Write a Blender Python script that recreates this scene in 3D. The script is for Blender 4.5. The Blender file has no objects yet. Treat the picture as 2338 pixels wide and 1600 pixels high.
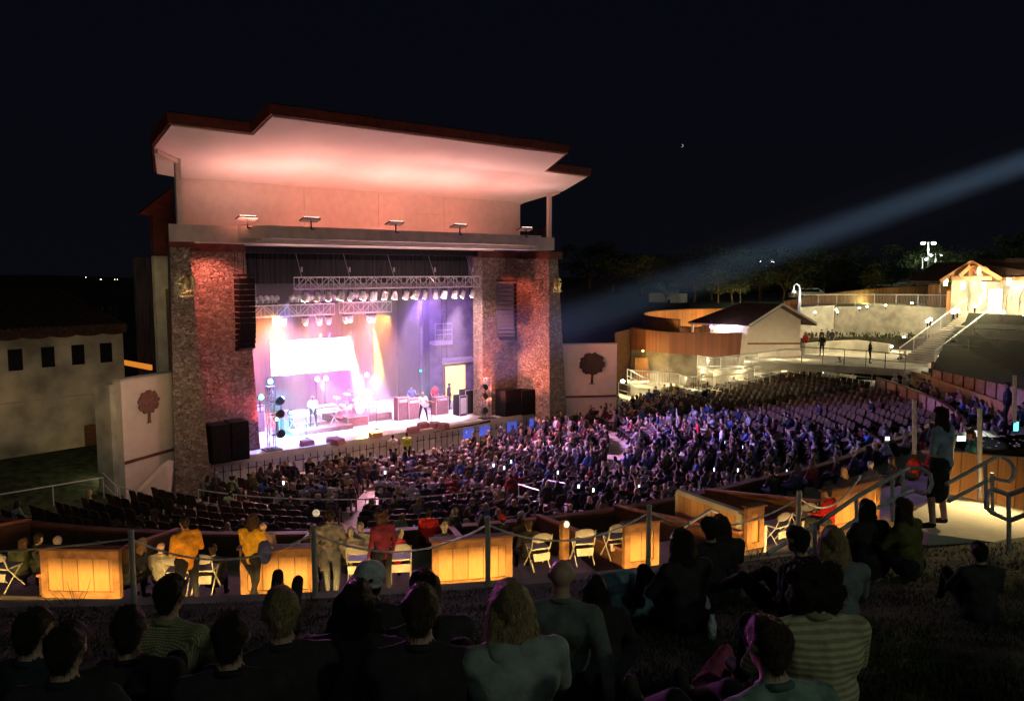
import bpy, bmesh, math, random
import numpy as np
from mathutils import Vector, Matrix
random.seed(7)
rnd = random.random
S = bpy.context.scene
COL = S.collection

# ------------------------------------------------------------ camera, world, moonlight, exposure
F, CX, CY, HZ, EZ = 1800.0, 1169.0, 799.0, 620.0, 10.0
PITCH = math.atan((CY - HZ) / F)
PSI = math.atan((F / math.cos(PITCH)) / (3374.0 - CX))
_s, _c, _sp, _cp = math.sin(PSI), math.cos(PSI), math.sin(PITCH), math.cos(PITCH)
RV = Vector((_c, -_s, 0)); FV = Vector((_s * _cp, _c * _cp, -_sp)); UV = Vector((_s * _sp, _c * _sp, _cp))
EYE = Vector((0, 0, EZ))
cam_d = bpy.data.cameras.new('camera'); cam = bpy.data.objects.new('camera', cam_d); COL.objects.link(cam)
cam_d.sensor_width = 36.0; cam_d.lens = F / 2338.0 * 36.0; cam_d.clip_start = 0.1; cam_d.clip_end = 3000
m = Matrix((RV, UV, -FV)).transposed().to_4x4(); m.translation = EYE; cam.matrix_world = m
S.camera = cam

world = bpy.data.worlds.new("World"); S.world = world; world.use_nodes = True
wn = world.node_tree; wn.nodes.clear()
wo = wn.nodes.new('ShaderNodeOutputWorld'); wb = wn.nodes.new('ShaderNodeBackground')
wt = wn.nodes.new('ShaderNodeTexCoord'); wsep = wn.nodes.new('ShaderNodeSeparateXYZ'); wr = wn.nodes.new('ShaderNodeValToRGB')
wn.links.new(wt.outputs['Generated'], wsep.inputs[0]); wn.links.new(wsep.outputs['Z'], wr.inputs[0])
wr.color_ramp.elements[0].position = 0.0; wr.color_ramp.elements[0].color = (0.0026, 0.0028, 0.0046, 1)
wr.color_ramp.elements[1].position = 0.45; wr.color_ramp.elements[1].color = (0.0020, 0.0025, 0.0052, 1)
wn.links.new(wr.outputs[0], wb.inputs['Color']); wb.inputs['Strength'].default_value = 1.0
wn.links.new(wb.outputs[0], wo.inputs['Surface'])

def light(name, kind, loc, energy, color=(1, 1, 1), target=None, **k):
    d = bpy.data.lights.new(name, kind); d.energy = energy; d.color = color
    for a, v in k.items(): setattr(d, a, v)
    o = bpy.data.objects.new(name, d); COL.objects.link(o); o.location = loc
    if target is not None:
        o.rotation_euler = (Vector(target) - Vector(loc)).to_track_quat('-Z', 'Y').to_euler()
    return o
# faint light of the night sky and town behind the lawn
light('moonlight', 'SUN', (0, 0, 60), 0.055, (0.80, 1.0, 0.78), target=(9, 14, 49), angle=math.radians(12))

S.view_settings.view_transform = 'Standard'; S.view_settings.look = 'None'
S.view_settings.exposure = 0; S.view_settings.gamma = 1

# ------------------------------------------------------------ measuring helpers (world: X along the stage front, Y into the stage, Z up)
def ray(u, v): return FV + RV * ((u - CX) / F) - UV * ((v - CY) / F)
def az(u, v, z): d = ray(u, v); return EYE + d * ((z - EZ) / d.z)
def ay(u, v, Y): d = ray(u, v); return EYE + d * (Y / d.y)
def at(u, v, d): return EYE + ray(u, v) * d
def proj(p):
    q = Vector(p) - EYE; f = q.dot(FV); return CX + F * q.dot(RV) / f, CY - F * q.dot(UV) / f, f
CC = Vector((21.7, 37.0, 0))                                       # centre of the seating arcs
def pol(R, deg, z=0.0): a = math.radians(deg); return Vector((CC.x + R * math.sin(a), CC.y - R * math.cos(a), z))
def topol(p): return math.hypot(p[0] - CC.x, p[1] - CC.y), math.degrees(math.atan2(p[0] - CC.x, CC.y - p[1]))
def interp(t, tab):
    if t <= tab[0][0]: return tab[0][1]
    for (a, x), (b, y) in zip(tab, tab[1:]):
        if t <= b: return x + (y - x) * (t - a) / (b - a)
    return tab[-1][1]
RP = lambda t: interp(t, [(-80, 22.6), (0, 22.6), (20, 24.0), (35, 26.8), (47, 29.5), (57, 30.7), (67, 32.4), (80, 33.5)])
RQ = lambda t: interp(t, [(-80, 28.1), (0, 28.1), (20, 29.2), (35, 31.0), (46, 32.4), (56, 33.7), (64, 34.7), (80, 36)])
RL = lambda t: interp(t, [(-80, 33.0), (-15, 33.0), (0, 33.2), (20, 34.4), (35, 36.2), (47, 38.5), (64, 43), (80, 48)])
def floor_z(R): return max(0.0, 0.08 * (R - 8.0))
def lawn_z(x, y):
    R, t = topol((x, y)); r0 = RL(t)
    return 5.9 + 0.285 * (R - r0) if R < r0 + 12 else 5.9 + 3.42 + 0.06 * (R - r0 - 12)

# ------------------------------------------------------------ materials
ORD = ['front', 'second', 'third', 'fourth', 'fifth', 'sixth', 'seventh', 'eighth', 'ninth', 'tenth', 'eleventh', 'twelfth'] 
def ordn(n):
    if n <= 12: return ORD[n - 1]
    w = {13: 'thirteenth', 14: 'fourteenth', 15: 'fifteenth', 16: 'sixteenth', 17: 'seventeenth', 18: 'eighteenth', 19: 'nineteenth', 20: 'twentieth', 30: 'thirtieth', 40: 'fortieth'}
    if n in w: return w[n]
    q = {2: 'twenty', 3: 'thirty', 4: 'forty', 5: 'fifty', 6: 'sixty', 7: 'seventy', 8: 'eighty', 9: 'ninety'}
    if n > 99: return 'hundredth or later'
    return q[n // 10][:-1] + 'ieth' if n % 10 == 0 else q[n // 10] + '-' + ORD[n % 10 - 1].replace('front', 'first')
def nth(n): return ordn(n).replace('front', 'first')
MAT = {}
def mk(name, col, rough=0.8, nscale=6.0, nvar=0.18, bump=0.0, bscale=None, metal=0.0, stretch=None, spec=0.3, objcol=False):
    if name in MAT: return MAT[name]
    M = bpy.data.materials.new(name); M.use_nodes = True; n = M.node_tree; N = n.nodes; L = n.links
    b = N['Principled BSDF']; b.inputs['Roughness'].default_value = rough; b.inputs['Metallic'].default_value = metal
    b.inputs['Specular IOR Level'].default_value = spec
    tc = N.new('ShaderNodeTexCoord'); src = tc.outputs['Object']
    if stretch:
        mp = N.new('ShaderNodeMapping'); mp.inputs['Scale'].default_value = stretch; L.new(src, mp.inputs[0]); src = mp.outputs[0]
    no = N.new('ShaderNodeTexNoise'); no.inputs['Scale'].default_value = nscale; no.inputs['Detail'].default_value = 6; L.new(src, no.inputs['Vector'])
    mr = N.new('ShaderNodeMapRange'); mr.inputs['From Min'].default_value = 0.3; mr.inputs['From Max'].default_value = 0.7
    mr.inputs['To Min'].default_value = 1 - nvar * 1.6; mr.inputs['To Max'].default_value = 1 + nvar; L.new(no.outputs['Fac'], mr.inputs['Value'])
    mx = N.new('ShaderNodeVectorMath'); mx.operation = 'MULTIPLY'
    if objcol:
        oi = N.new('ShaderNodeObjectInfo'); L.new(oi.outputs['Color'], mx.inputs[0])
    else: mx.inputs[0].default_value = col[:3]
    L.new(mr.outputs[0], mx.inputs[1]); L.new(mx.outputs[0], b.inputs['Base Color'])
    if bump:
        n2 = N.new('ShaderNodeTexNoise'); n2.inputs['Scale'].default_value = bscale or nscale * 3; n2.inputs['Detail'].default_value = 5; L.new(src, n2.inputs['Vector'])
        bp = N.new('ShaderNodeBump'); bp.inputs['Strength'].default_value = bump; bp.inputs['Distance'].default_value = 0.03
        L.new(n2.outputs['Fac'], bp.inputs['Height']); L.new(bp.outputs[0], b.inputs['Normal'])
    MAT[name] = M; return M
def glow(name, col, strength):
    if name in MAT: return MAT[name]
    M = bpy.data.materials.new(name); M.use_nodes = True; b = M.node_tree.nodes['Principled BSDF']
    b.inputs['Base Color'].default_value = (*col, 1); b.inputs['Emission Color'].default_value = (*col, 1); b.inputs['Emission Strength'].default_value = strength
    MAT[name] = M; return M
def stone_mat():
    M = bpy.data.materials.new('rubble_stone'); M.use_nodes = True; n = M.node_tree; N = n.nodes; L = n.links; b = N['Principled BSDF']
    b.inputs['Roughness'].default_value = 0.9; b.inputs['Specular IOR Level'].default_value = 0.2
    tc = N.new('ShaderNodeTexCoord'); mp = N.new('ShaderNodeMapping'); mp.inputs['Scale'].default_value = (1, 1, 1.45); L.new(tc.outputs['Object'], mp.inputs[0])
    nz = N.new('ShaderNodeTexNoise'); nz.inputs['Scale'].default_value = 2.2; L.new(mp.outputs[0], nz.inputs['Vector'])
    ad = N.new('ShaderNodeVectorMath'); ad.operation = 'MULTIPLY_ADD'; L.new(nz.outputs['Color'], ad.inputs[0]); ad.inputs[1].default_value = (.35, .35, .35); L.new(mp.outputs[0], ad.inputs[2])
    vo = N.new('ShaderNodeTexVoronoi'); vo.inputs['Scale'].default_value = 5.2; L.new(ad.outputs[0], vo.inputs['Vector'])
    ve = N.new('ShaderNodeTexVoronoi'); ve.feature = 'DISTANCE_TO_EDGE'; ve.inputs['Scale'].default_value = 5.2; L.new(ad.outputs[0], ve.inputs['Vector'])
    hs = N.new('ShaderNodeSeparateColor'); L.new(vo.outputs['Color'], hs.inputs[0])
    cr = N.new('ShaderNodeValToRGB'); L.new(hs.outputs[0], cr.inputs[0]); e = cr.color_ramp.elements
    e[0].color = (.20, .15, .12, 1); e[1].color = (.38, .32, .27, 1); k = e.new(.45); k.color = (.26, .21, .17, 1); k = e.new(.75); k.color = (.31, .26, .21, 1)
    er = N.new('ShaderNodeMapRange'); er.inputs['From Max'].default_value = 0.055; er.inputs['To Min'].default_value = .22; L.new(ve.outputs['Distance'], er.inputs['Value'])
    n3 = N.new('ShaderNodeTexNoise'); n3.inputs['Scale'].default_value = 14; n3.inputs['Detail'].default_value = 6; L.new(mp.outputs[0], n3.inputs['Vector'])
    m3 = N.new('ShaderNodeMapRange'); m3.inputs['To Min'].default_value = .55; m3.inputs['To Max'].default_value = 1.4; L.new(n3.outputs['Fac'], m3.inputs['Value'])
    mm = N.new('ShaderNodeMath'); mm.operation = 'MULTIPLY'; L.new(er.outputs[0], mm.inputs[0]); L.new(m3.outputs[0], mm.inputs[1])
    v = N.new('ShaderNodeVectorMath'); v.operation = 'MULTIPLY'; L.new(cr.outputs[0], v.inputs[0]); L.new(mm.outputs[0], v.inputs[1]); L.new(v.outputs[0], b.inputs['Base Color'])
    bp = N.new('ShaderNodeBump'); bp.inputs['Strength'].default_value = 1; bp.inputs['Distance'].default_value = .10
    L.new(er.outputs[0], bp.inputs['Height']); L.new(bp.outputs[0], b.inputs['Normal'])
    MAT['stone'] = M; return M
def wood_mat(name, c0, c1, width=0.14, axis='u'):
    """vertical boards: colour steps from board to board, dark joints, grain; axis picks which object axis crosses the boards"""
    M = bpy.data.materials.new(name); M.use_nodes = True; n = M.node_tree; N = n.nodes; L = n.links; b = N['Principled BSDF']; b.inputs['Roughness'].default_value = .6
    uv = N.new('ShaderNodeUVMap'); sp = N.new('ShaderNodeSeparateXYZ'); L.new(uv.outputs[0], sp.inputs[0])
    dv = N.new('ShaderNodeMath'); dv.operation = 'DIVIDE'; L.new(sp.outputs[0], dv.inputs[0]); dv.inputs[1].default_value = width
    fl = N.new('ShaderNodeMath'); fl.operation = 'FLOOR'; L.new(dv.outputs[0], fl.inputs[0])
    fr = N.new('ShaderNodeMath'); fr.operation = 'FRACT'; L.new(dv.outputs[0], fr.inputs[0])
    wn_ = N.new('ShaderNodeTexWhiteNoise'); wn_.noise_dimensions = '1D'; L.new(fl.outputs[0], wn_.inputs['W'])
    cr = N.new('ShaderNodeValToRGB'); L.new(wn_.outputs['Value'], cr.inputs[0]); cr.color_ramp.elements[0].color = (*c0, 1); cr.color_ramp.elements[1].color = (*c1, 1)
    pp = N.new('ShaderNodeMath'); pp.operation = 'PINGPONG'; L.new(fr.outputs[0], pp.inputs[0]); pp.inputs[1].default_value = .5
    mr = N.new('ShaderNodeMapRange'); mr.inputs['From Max'].default_value = .05; mr.inputs['To Min'].default_value = .12; L.new(pp.outputs[0], mr.inputs['Value'])
    mp = N.new('ShaderNodeMapping'); mp.inputs['Scale'].default_value = (30, 2, 1); L.new(uv.outputs[0], mp.inputs[0])
    no = N.new('ShaderNodeTexNoise'); no.inputs['Scale'].default_value = 1.4; no.inputs['Detail'].default_value = 8; L.new(mp.outputs[0], no.inputs['Vector'])
    m2 = N.new('ShaderNodeMapRange'); m2.inputs['To Min'].default_value = .6; m2.inputs['To Max'].default_value = 1.35; L.new(no.outputs['Fac'], m2.inputs['Value'])
    mm = N.new('ShaderNodeMath'); mm.operation = 'MULTIPLY'; L.new(mr.outputs[0], mm.inputs[0]); L.new(m2.outputs[0], mm.inputs[1])
    v = N.new('ShaderNodeVectorMath'); v.operation = 'MULTIPLY'; L.new(cr.outputs[0], v.inputs[0]); L.new(mm.outputs[0], v.inputs[1]); L.new(v.outputs[0], b.inputs['Base Color'])
    MAT[name] = M; return M
stone_mat()
wood_mat('panel_wood', (.42, .22, .075), (.54, .30, .11), .30)
wood_mat('red_wood', (.16, .045, .022), (.24, .075, .035), .15)
wood_mat('fence_wood', (.30, .11, .035), (.48, .20, .07), .15)
mk('dark_wood', (.16, .075, .035), .6, 3, .3, stretch=(1, 1, 8))
mk('frame_wood', (.33, .17, .07), .6, 5, .3)
mk('stucco', (.60, .52, .46), .95, 3, .05, .5, 60)
mk('adobe', (.50, .45, .39), .95, .8, .32, .6, 40)
mk('concrete', (.46, .42, .35), .9, 1.5, .22, .4, 25)
mk('pale_concrete', (.60, .57, .50), .9, 1.2, .18, .3, 25)
mk('fascia', (.42, .40, .36), .9, 2, .12, .2, 30)
mk('soffit', (.70, .66, .64), .9, .6, .05, .15, 12)
mk('roof_tile', (.06, .03, .022), .85, 5, .4, .6, 14)
mk('red_fascia', (.12, .024, .016), .7, 4, .25)
mk('red_beam', (.14, .05, .035), .7, 4, .3)
mk('asphalt', (.05, .05, .05), .95, 2, .3, .4, 30)
mk('soil', (.035, .030, .02), 1, .8, .5, .6, 8)
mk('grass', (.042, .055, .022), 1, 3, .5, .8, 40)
mk('black_cloth', (.010, .009, .012), .95, 4, .3, .4, 10)
mk('dark_curtain', (.10, .075, .10), .95, 2, .35, .6, 6, stretch=(6, 6, .4))
mk('stage_wall', (.23, .19, .25), .9, 1.5, .3, .3, 12)
mk('stage_floor', (.66, .62, .62), .45, 3, .12)
mk('black_box', (.010, .010, .013), .75, 8, .25, spec=.1)
mk('black_metal', (.035, .035, .04), .4, 8, .2, metal=.6)
mk('steel', (.72, .72, .73), .4, 8, .12, metal=.35)
mk('white_metal', (.72, .72, .72), .35, 8, .1, metal=.4)
mk('galv', (.58, .58, .60), .42, 12, .15, metal=.35)
mk('bronze', (.62, .50, .26), .38, 12, .3, .3, metal=.7)
mk('iron_emblem', (.035, .025, .02), .6, 10, .3)
mk('seat_plastic', (.066, .040, .027), .6, 8, .3)
mk('chair_white', (.44, .43, .40), .5, 8, .12)
mk('skin', (.52, .33, .25), .6, 12, .12, .1)
mk('skin_warm', (.45, .27, .19), .6, 12, .12, .1)
mk('hair_dark', (.030, .020, .016), .55, 40, .5, .7, 90, stretch=(4, 4, .5))
mk('hair_brown', (.085, .048, .028), .55, 40, .5, .7, 90, stretch=(4, 4, .5))
mk('hair_blond', (.42, .29, .15), .5, 40, .5, .7, 90, stretch=(4, 4, .5))
mk('hair_grey', (.42, .38, .35), .55, 40, .4, .7, 90, stretch=(4, 4, .5))
mk('shirt', (.5, .5, .5), .9, 9, .25, .95, 7, objcol=True)
mk('pants', (.016, .017, .024), .9, 9, .3, .4, 14)
mk('shoe', (.03, .025, .022), .7, 9, .3)
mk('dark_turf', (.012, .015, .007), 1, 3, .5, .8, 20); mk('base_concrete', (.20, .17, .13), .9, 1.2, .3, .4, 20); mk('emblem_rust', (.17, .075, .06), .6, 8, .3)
mk('cardboard', (.45, .30, .16), .8, 5, .2)
mk('bark', (.07, .05, .035), .95, 6, .4, .8, 20)
def cloth(name, col, **k): return mk(name, col, .92, 9, .28, .55, 13, **k)

# ------------------------------------------------------------ mesh builder
class MB:
    def __init__(s): s.v = []; s.f = []; s.mi = []; s.uv = {}; s.m = 0
    def add(s, vs, fs, uvs=None):
        o = len(s.v); s.v += [tuple(p) for p in vs]
        for i, f in enumerate(fs):
            if uvs: s.uv[len(s.f)] = uvs[i]
            s.f.append([o + j for j in f]); s.mi.append(s.m)
        return s
    def box(s, c, d, rz=0.0, M=None):
        x, y, z = d[0] / 2, d[1] / 2, d[2] / 2; c = Vector(c); r = Matrix.Rotation(rz, 3, 'Z') if M is None else M
        vs = [c + r @ Vector((a * x, b * y, e * z)) for a in (-1, 1) for b in (-1, 1) for e in (-1, 1)]
        fs = [(0, 1, 3, 2), (4, 6, 7, 5), (0, 4, 5, 1), (2, 3, 7, 6), (0, 2, 6, 4), (1, 5, 7, 3)]
        uv = [[(0, 0)] * 4] * 6
        uv = [[(0, 0), (0, d[2]), (d[1], d[2]), (d[1], 0)], [(0, 0), (d[1], 0), (d[1], d[2]), (0, d[2])], [(0, 0), (d[0], 0), (d[0], d[2]), (0, d[2])],
              [(0, 0), (0, d[2]), (d[0], d[2]), (d[0], 0)], [(0, 0), (0, d[1]), (d[0], d[1]), (d[0], 0)], [(0, 0), (d[0], 0), (d[0], d[1]), (0, d[1])]]
        return s.add(vs, fs, uv)
    def bar(s, a, b, w, h=None, up=Vector((0, 0, 1))):
        """square bar from a to b"""
        a = Vector(a); b = Vector(b); h = h or w; d = (b - a); l = d.length; d.normalize()
        x = d.cross(up); x = x.normalized() if x.length > 1e-4 else Vector((1, 0, 0)); y = x.cross(d)
        vs = [p + x * (i * w / 2) + y * (j * h / 2) for p in (a, b) for i, j in ((-1, -1), (1, -1), (1, 1), (-1, 1))]
        fs = [(3, 2, 1, 0), (4, 5, 6, 7), (0, 1, 5, 4), (1, 2, 6, 5), (2, 3, 7, 6), (3, 0, 4, 7)]
        uv = [[(0, 0), (w, 0), (w, h), (0, h)]] * 2 + [[(0, 0), (w, 0), (w, l), (0, l)]] * 4
        return s.add(vs, fs, uv)
    def tube(s, pts, r, n=8, cap=True, close=False):
        pts = [Vector(p) for p in pts]; k = len(pts); rs = r if isinstance(r, (list, tuple)) else [r] * k
        vs = []; px = None
        for i, p in enumerate(pts):
            a = pts[i - 1] if i > 0 else p; b = pts[i + 1] if i < k - 1 else p
            d = (b - a).normalized()
            x = px - d * px.dot(d) if px is not None else d.orthogonal()
            if x.length < 1e-4: x = d.orthogonal()
            x.normalize(); px = x; y = d.cross(x)
            vs += [p + (x * math.cos(2 * math.pi * j / n) + y * math.sin(2 * math.pi * j / n)) * rs[i] for j in range(n)]
        fs = [(i * n + j, i * n + (j + 1) % n, (i + 1) * n + (j + 1) % n, (i + 1) * n + j) for i in range(k - 1) for j in range(n)]
        if cap: fs += [tuple(range(n - 1, -1, -1)), tuple((k - 1) * n + j for j in range(n))]
        return s.add(vs, fs)
    def lathe(s, prof, c=(0, 0, 0), n=16, M=None):
        c = Vector(c); M = M or Matrix.Identity(3); vs = []
        for (r, z) in prof: vs += [c + M @ Vector((r * math.cos(2 * math.pi * j / n), r * math.sin(2 * math.pi * j / n), z)) for j in range(n)]
        k = len(prof); fs = [(i * n + j, i * n + (j + 1) % n, (i + 1) * n + (j + 1) % n, (i + 1) * n + j) for i in range(k - 1) for j in range(n)]
        fs += [tuple(range(n - 1, -1, -1)), tuple((k - 1) * n + j for j in range(n))]
        return s.add(vs, fs)
    def ball(s, c, r, n=10, sc=(1, 1, 1)):
        k = n // 2; prof = [(max(1e-4, math.sin(math.pi * i / k)) * r, -math.cos(math.pi * i / k) * r) for i in range(k + 1)]
        return s.lathe(prof, c, n, Matrix.Diagonal(Vector(sc)))
    def prism(s, poly, dirv):
        """extrude a planar polygon (list of points) by vector"""
        a = [Vector(p) for p in poly]; dv = Vector(dirv); b = [p + dv for p in a]; n = len(a)
        return s.add(a + b, [tuple(range(n - 1, -1, -1)), tuple(range(n, 2 * n))] + [(i, (i + 1) % n, n + (i + 1) % n, n + i) for i in range(n)])
    def frustum(s, p0, p1):
        n = len(p0); return s.add(list(p0) + list(p1), [tuple(range(n - 1, -1, -1)), tuple(range(n, 2 * n))] + [(i, (i + 1) % n, n + (i + 1) % n, n + i) for i in range(n)])
    def ribbon(s, path, th, z0=None, z1=None, zf=None):
        """wall following a path of (x,y) with thickness; zf(i)->(z0,z1)"""
        P = [Vector((p[0], p[1])) for p in path]; k = len(P); vs = []; dist = 0; ds = []
        for i, p in enumerate(P):
            a = P[max(0, i - 1)]; b = P[min(k - 1, i + 1)]; d = (b - a).normalized(); nrm = Vector((-d.y, d.x)) * (th / 2)
            za, zb = zf(i) if zf else (z0, z1)
            vs += [(p.x + nrm.x, p.y + nrm.y, za), (p.x + nrm.x, p.y + nrm.y, zb), (p.x - nrm.x, p.y - nrm.y, zb), (p.x - nrm.x, p.y - nrm.y, za)]
            if i: dist += (P[i] - P[i - 1]).length
            ds.append(dist)
        fs = []; uv = []
        for i in range(k - 1):
            for j in range(4):
                fs.append((i * 4 + j, (i + 1) * 4 + j, (i + 1) * 4 + (j + 1) % 4, i * 4 + (j + 1) % 4))
                h0, h1 = ((0, 1), (1, 1.1), (1, 0), (0, 0))[j]
                uv.append([(ds[i], h0), (ds[i + 1], h0), (ds[i + 1], h1), (ds[i], h1)])
        fs += [(3, 2, 1, 0), tuple((k - 1) * 4 + j for j in range(4))]; uv += [[(0, 0)] * 4] * 2
        return s.add(vs, fs, uv)
    def build(s, name, mats, parent=None, loc=None, smooth=False, world=False):
        me = bpy.data.meshes.new(name); off = Vector((0, 0, 0))
        if loc is not None: off = Vector(loc)
        elif world and parent is not None: off = parent.location
        me.from_pydata([tuple(Vector(p) - off) for p in s.v], [], s.f); 
        if not isinstance(mats, (list, tuple)): mats = [mats]
        for q in mats: me.materials.append(MAT[q] if isinstance(q, str) else q)
        if len(mats) > 1: me.polygons.foreach_set('material_index', s.mi)
        if s.uv:
            ul = me.uv_layers.new(name='uv')
            for p in me.polygons:
                q = s.uv.get(p.index)
                if q:
                    for li, c in zip(p.loop_indices, q): ul.data[li].uv = c
        if smooth: me.polygons.foreach_set('use_smooth', [True] * len(me.polygons))
        me.validate(); me.update()
        o = bpy.data.objects.new(name, me); COL.objects.link(o)
        if loc is not None: o.location = off
        if parent is not None: o.parent = parent
        return o
def tag(o, label=None, cat=None, group=None, kind=None):
    if label: o['label'] = label
    if cat: o['category'] = cat
    if group: o['group'] = group
    if kind: o['kind'] = kind
    return o
def thing(name, label, cat, loc=(0, 0, 0), rz=0.0, group=None):
    o = bpy.data.objects.new(name, None); COL.objects.link(o); o.location = loc; o.rotation_euler = (0, 0, rz); o.empty_display_size = .2
    return tag(o, label, cat, group)
def dup(o, loc=None, rz=None, label=None, parent=None):
    kids = list(o.children); c = o.copy(); COL.objects.link(c)
    if parent is not None: c.parent = parent
    if loc is not None: c.location = loc
    if rz is not None: c.rotation_euler = (0, 0, rz)
    if label: c['label'] = label
    for k in kids: dup(k, parent=c)
    return c
def struct(mb, name, mats, **k): return tag(mb.build(name, mats, **k), kind='structure')
# ------------------------------------------------------------ people: tapered limbs fused into one continuous surface, faces dressed by nearest limb
def limb(V, Fc, p0, p1, r0, r1, n=12, flat=1.0):
    p0 = Vector(p0); p1 = Vector(p1); d = p1 - p0; L = d.length
    if L < 1e-5: d = Vector((0, 0, 1)); L = 1e-5
    d.normalize(); x = Vector((1, 0, 0)) - d * d.x; x = x.normalized() if x.length > .2 else d.orthogonal().normalized(); y = d.cross(x)
    prof = [(-r0 * math.cos(a), r0 * math.sin(a)) for a in (0.12, .5, 1.0, 1.57)] + [(L + r1 * math.sin(a), r1 * math.cos(a)) for a in (0, .55, 1.05, 1.45)]
    o = len(V)
    for t, r in prof: V += [p0 + d * t + (x * math.cos(2 * math.pi * j / n) + y * math.sin(2 * math.pi * j / n) * flat) * r for j in range(n)]
    k = len(prof)
    Fc += [[o + i * n + j, o + i * n + (j + 1) % n, o + (i + 1) * n + (j + 1) % n, o + (i + 1) * n + j] for i in range(k - 1) for j in range(n)]
    Fc += [[o + n - 1 - j for j in range(n)], [o + (k - 1) * n + j for j in range(n)]]
def fuse(prims, voxel, slots, smooth=2, extra=(), disp=0.0, name='body'):
    """prims: (tag, p0, p1, r0, r1, flat). returns a mesh with material slots in the order of slots"""
    V = []; Fc = []
    for p in prims: limb(V, Fc, p[1], p[2], p[3], p[4], 12, p[5] if len(p) > 5 else 1.0)
    me = bpy.data.meshes.new(name); me.from_pydata(V, [], Fc); o = bpy.data.objects.new(name, me); COL.objects.link(o)
    r = o.modifiers.new('r', 'REMESH'); r.mode = 'VOXEL'; r.voxel_size = voxel
    if smooth: q = o.modifiers.new('s', 'SMOOTH'); q.iterations = smooth; q.factor = .5
    if disp:
        tx = bpy.data.textures.get('hairclouds') or bpy.data.textures.new('hairclouds', 'CLOUDS'); tx.noise_scale = .045
        dm = o.modifiers.new('d', 'DISPLACE'); dm.texture = tx; dm.strength = disp; dm.mid_level = .5; dm.texture_coords = 'LOCAL'
    dg = bpy.context.evaluated_depsgraph_get(); ev = o.evaluated_get(dg)
    out = bpy.data.meshes.new_from_object(ev, depsgraph=dg); out.name = name
    bpy.data.objects.remove(o); bpy.data.meshes.remove(me)
    n = len(out.polygons); c = np.empty(n * 3); out.polygons.foreach_get('center', c); c = c.reshape(-1, 3)
    best = np.full(n, 1e9); idx = np.zeros(n, int); tags = [s[0] for s in slots]
    for p in prims:
        a = np.array(p[1]); b = np.array(p[2]); d = b - a; L2 = max(d @ d, 1e-9)
        t = np.clip(((c - a) @ d) / L2, 0, 1); q = a + t[:, None] * d; dist = np.linalg.norm(c - q, axis=1) - (p[3] + (p[4] - p[3]) * t)
        k = dist < best; best[k] = dist[k]; idx[k] = tags.index(p[0])
    if extra:      # fingers and the like, joined on afterwards
        bm = bmesh.new(); bm.from_mesh(out); nf = len(bm.faces); V = []; Fc = []
        for p in extra: limb(V, Fc, p[1], p[2], p[3], p[4], 7)
        vs = [bm.verts.new(v) for v in V]
        for f in Fc: bm.faces.new([vs[i] for i in f])
        bm.to_mesh(out); bm.free(); idx = np.concatenate([idx, np.full(len(Fc), tags.index(extra[0][0]))])
    out.materials.clear()
    for s in slots: out.materials.append(MAT[s[1]])
    out.polygons.foreach_set('material_index', idx.astype(np.int32)); out.polygons.foreach_set('use_smooth', [True] * len(out.polygons)); out.update()
    return out
def P(x, y, z): return (x, y, z)
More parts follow.
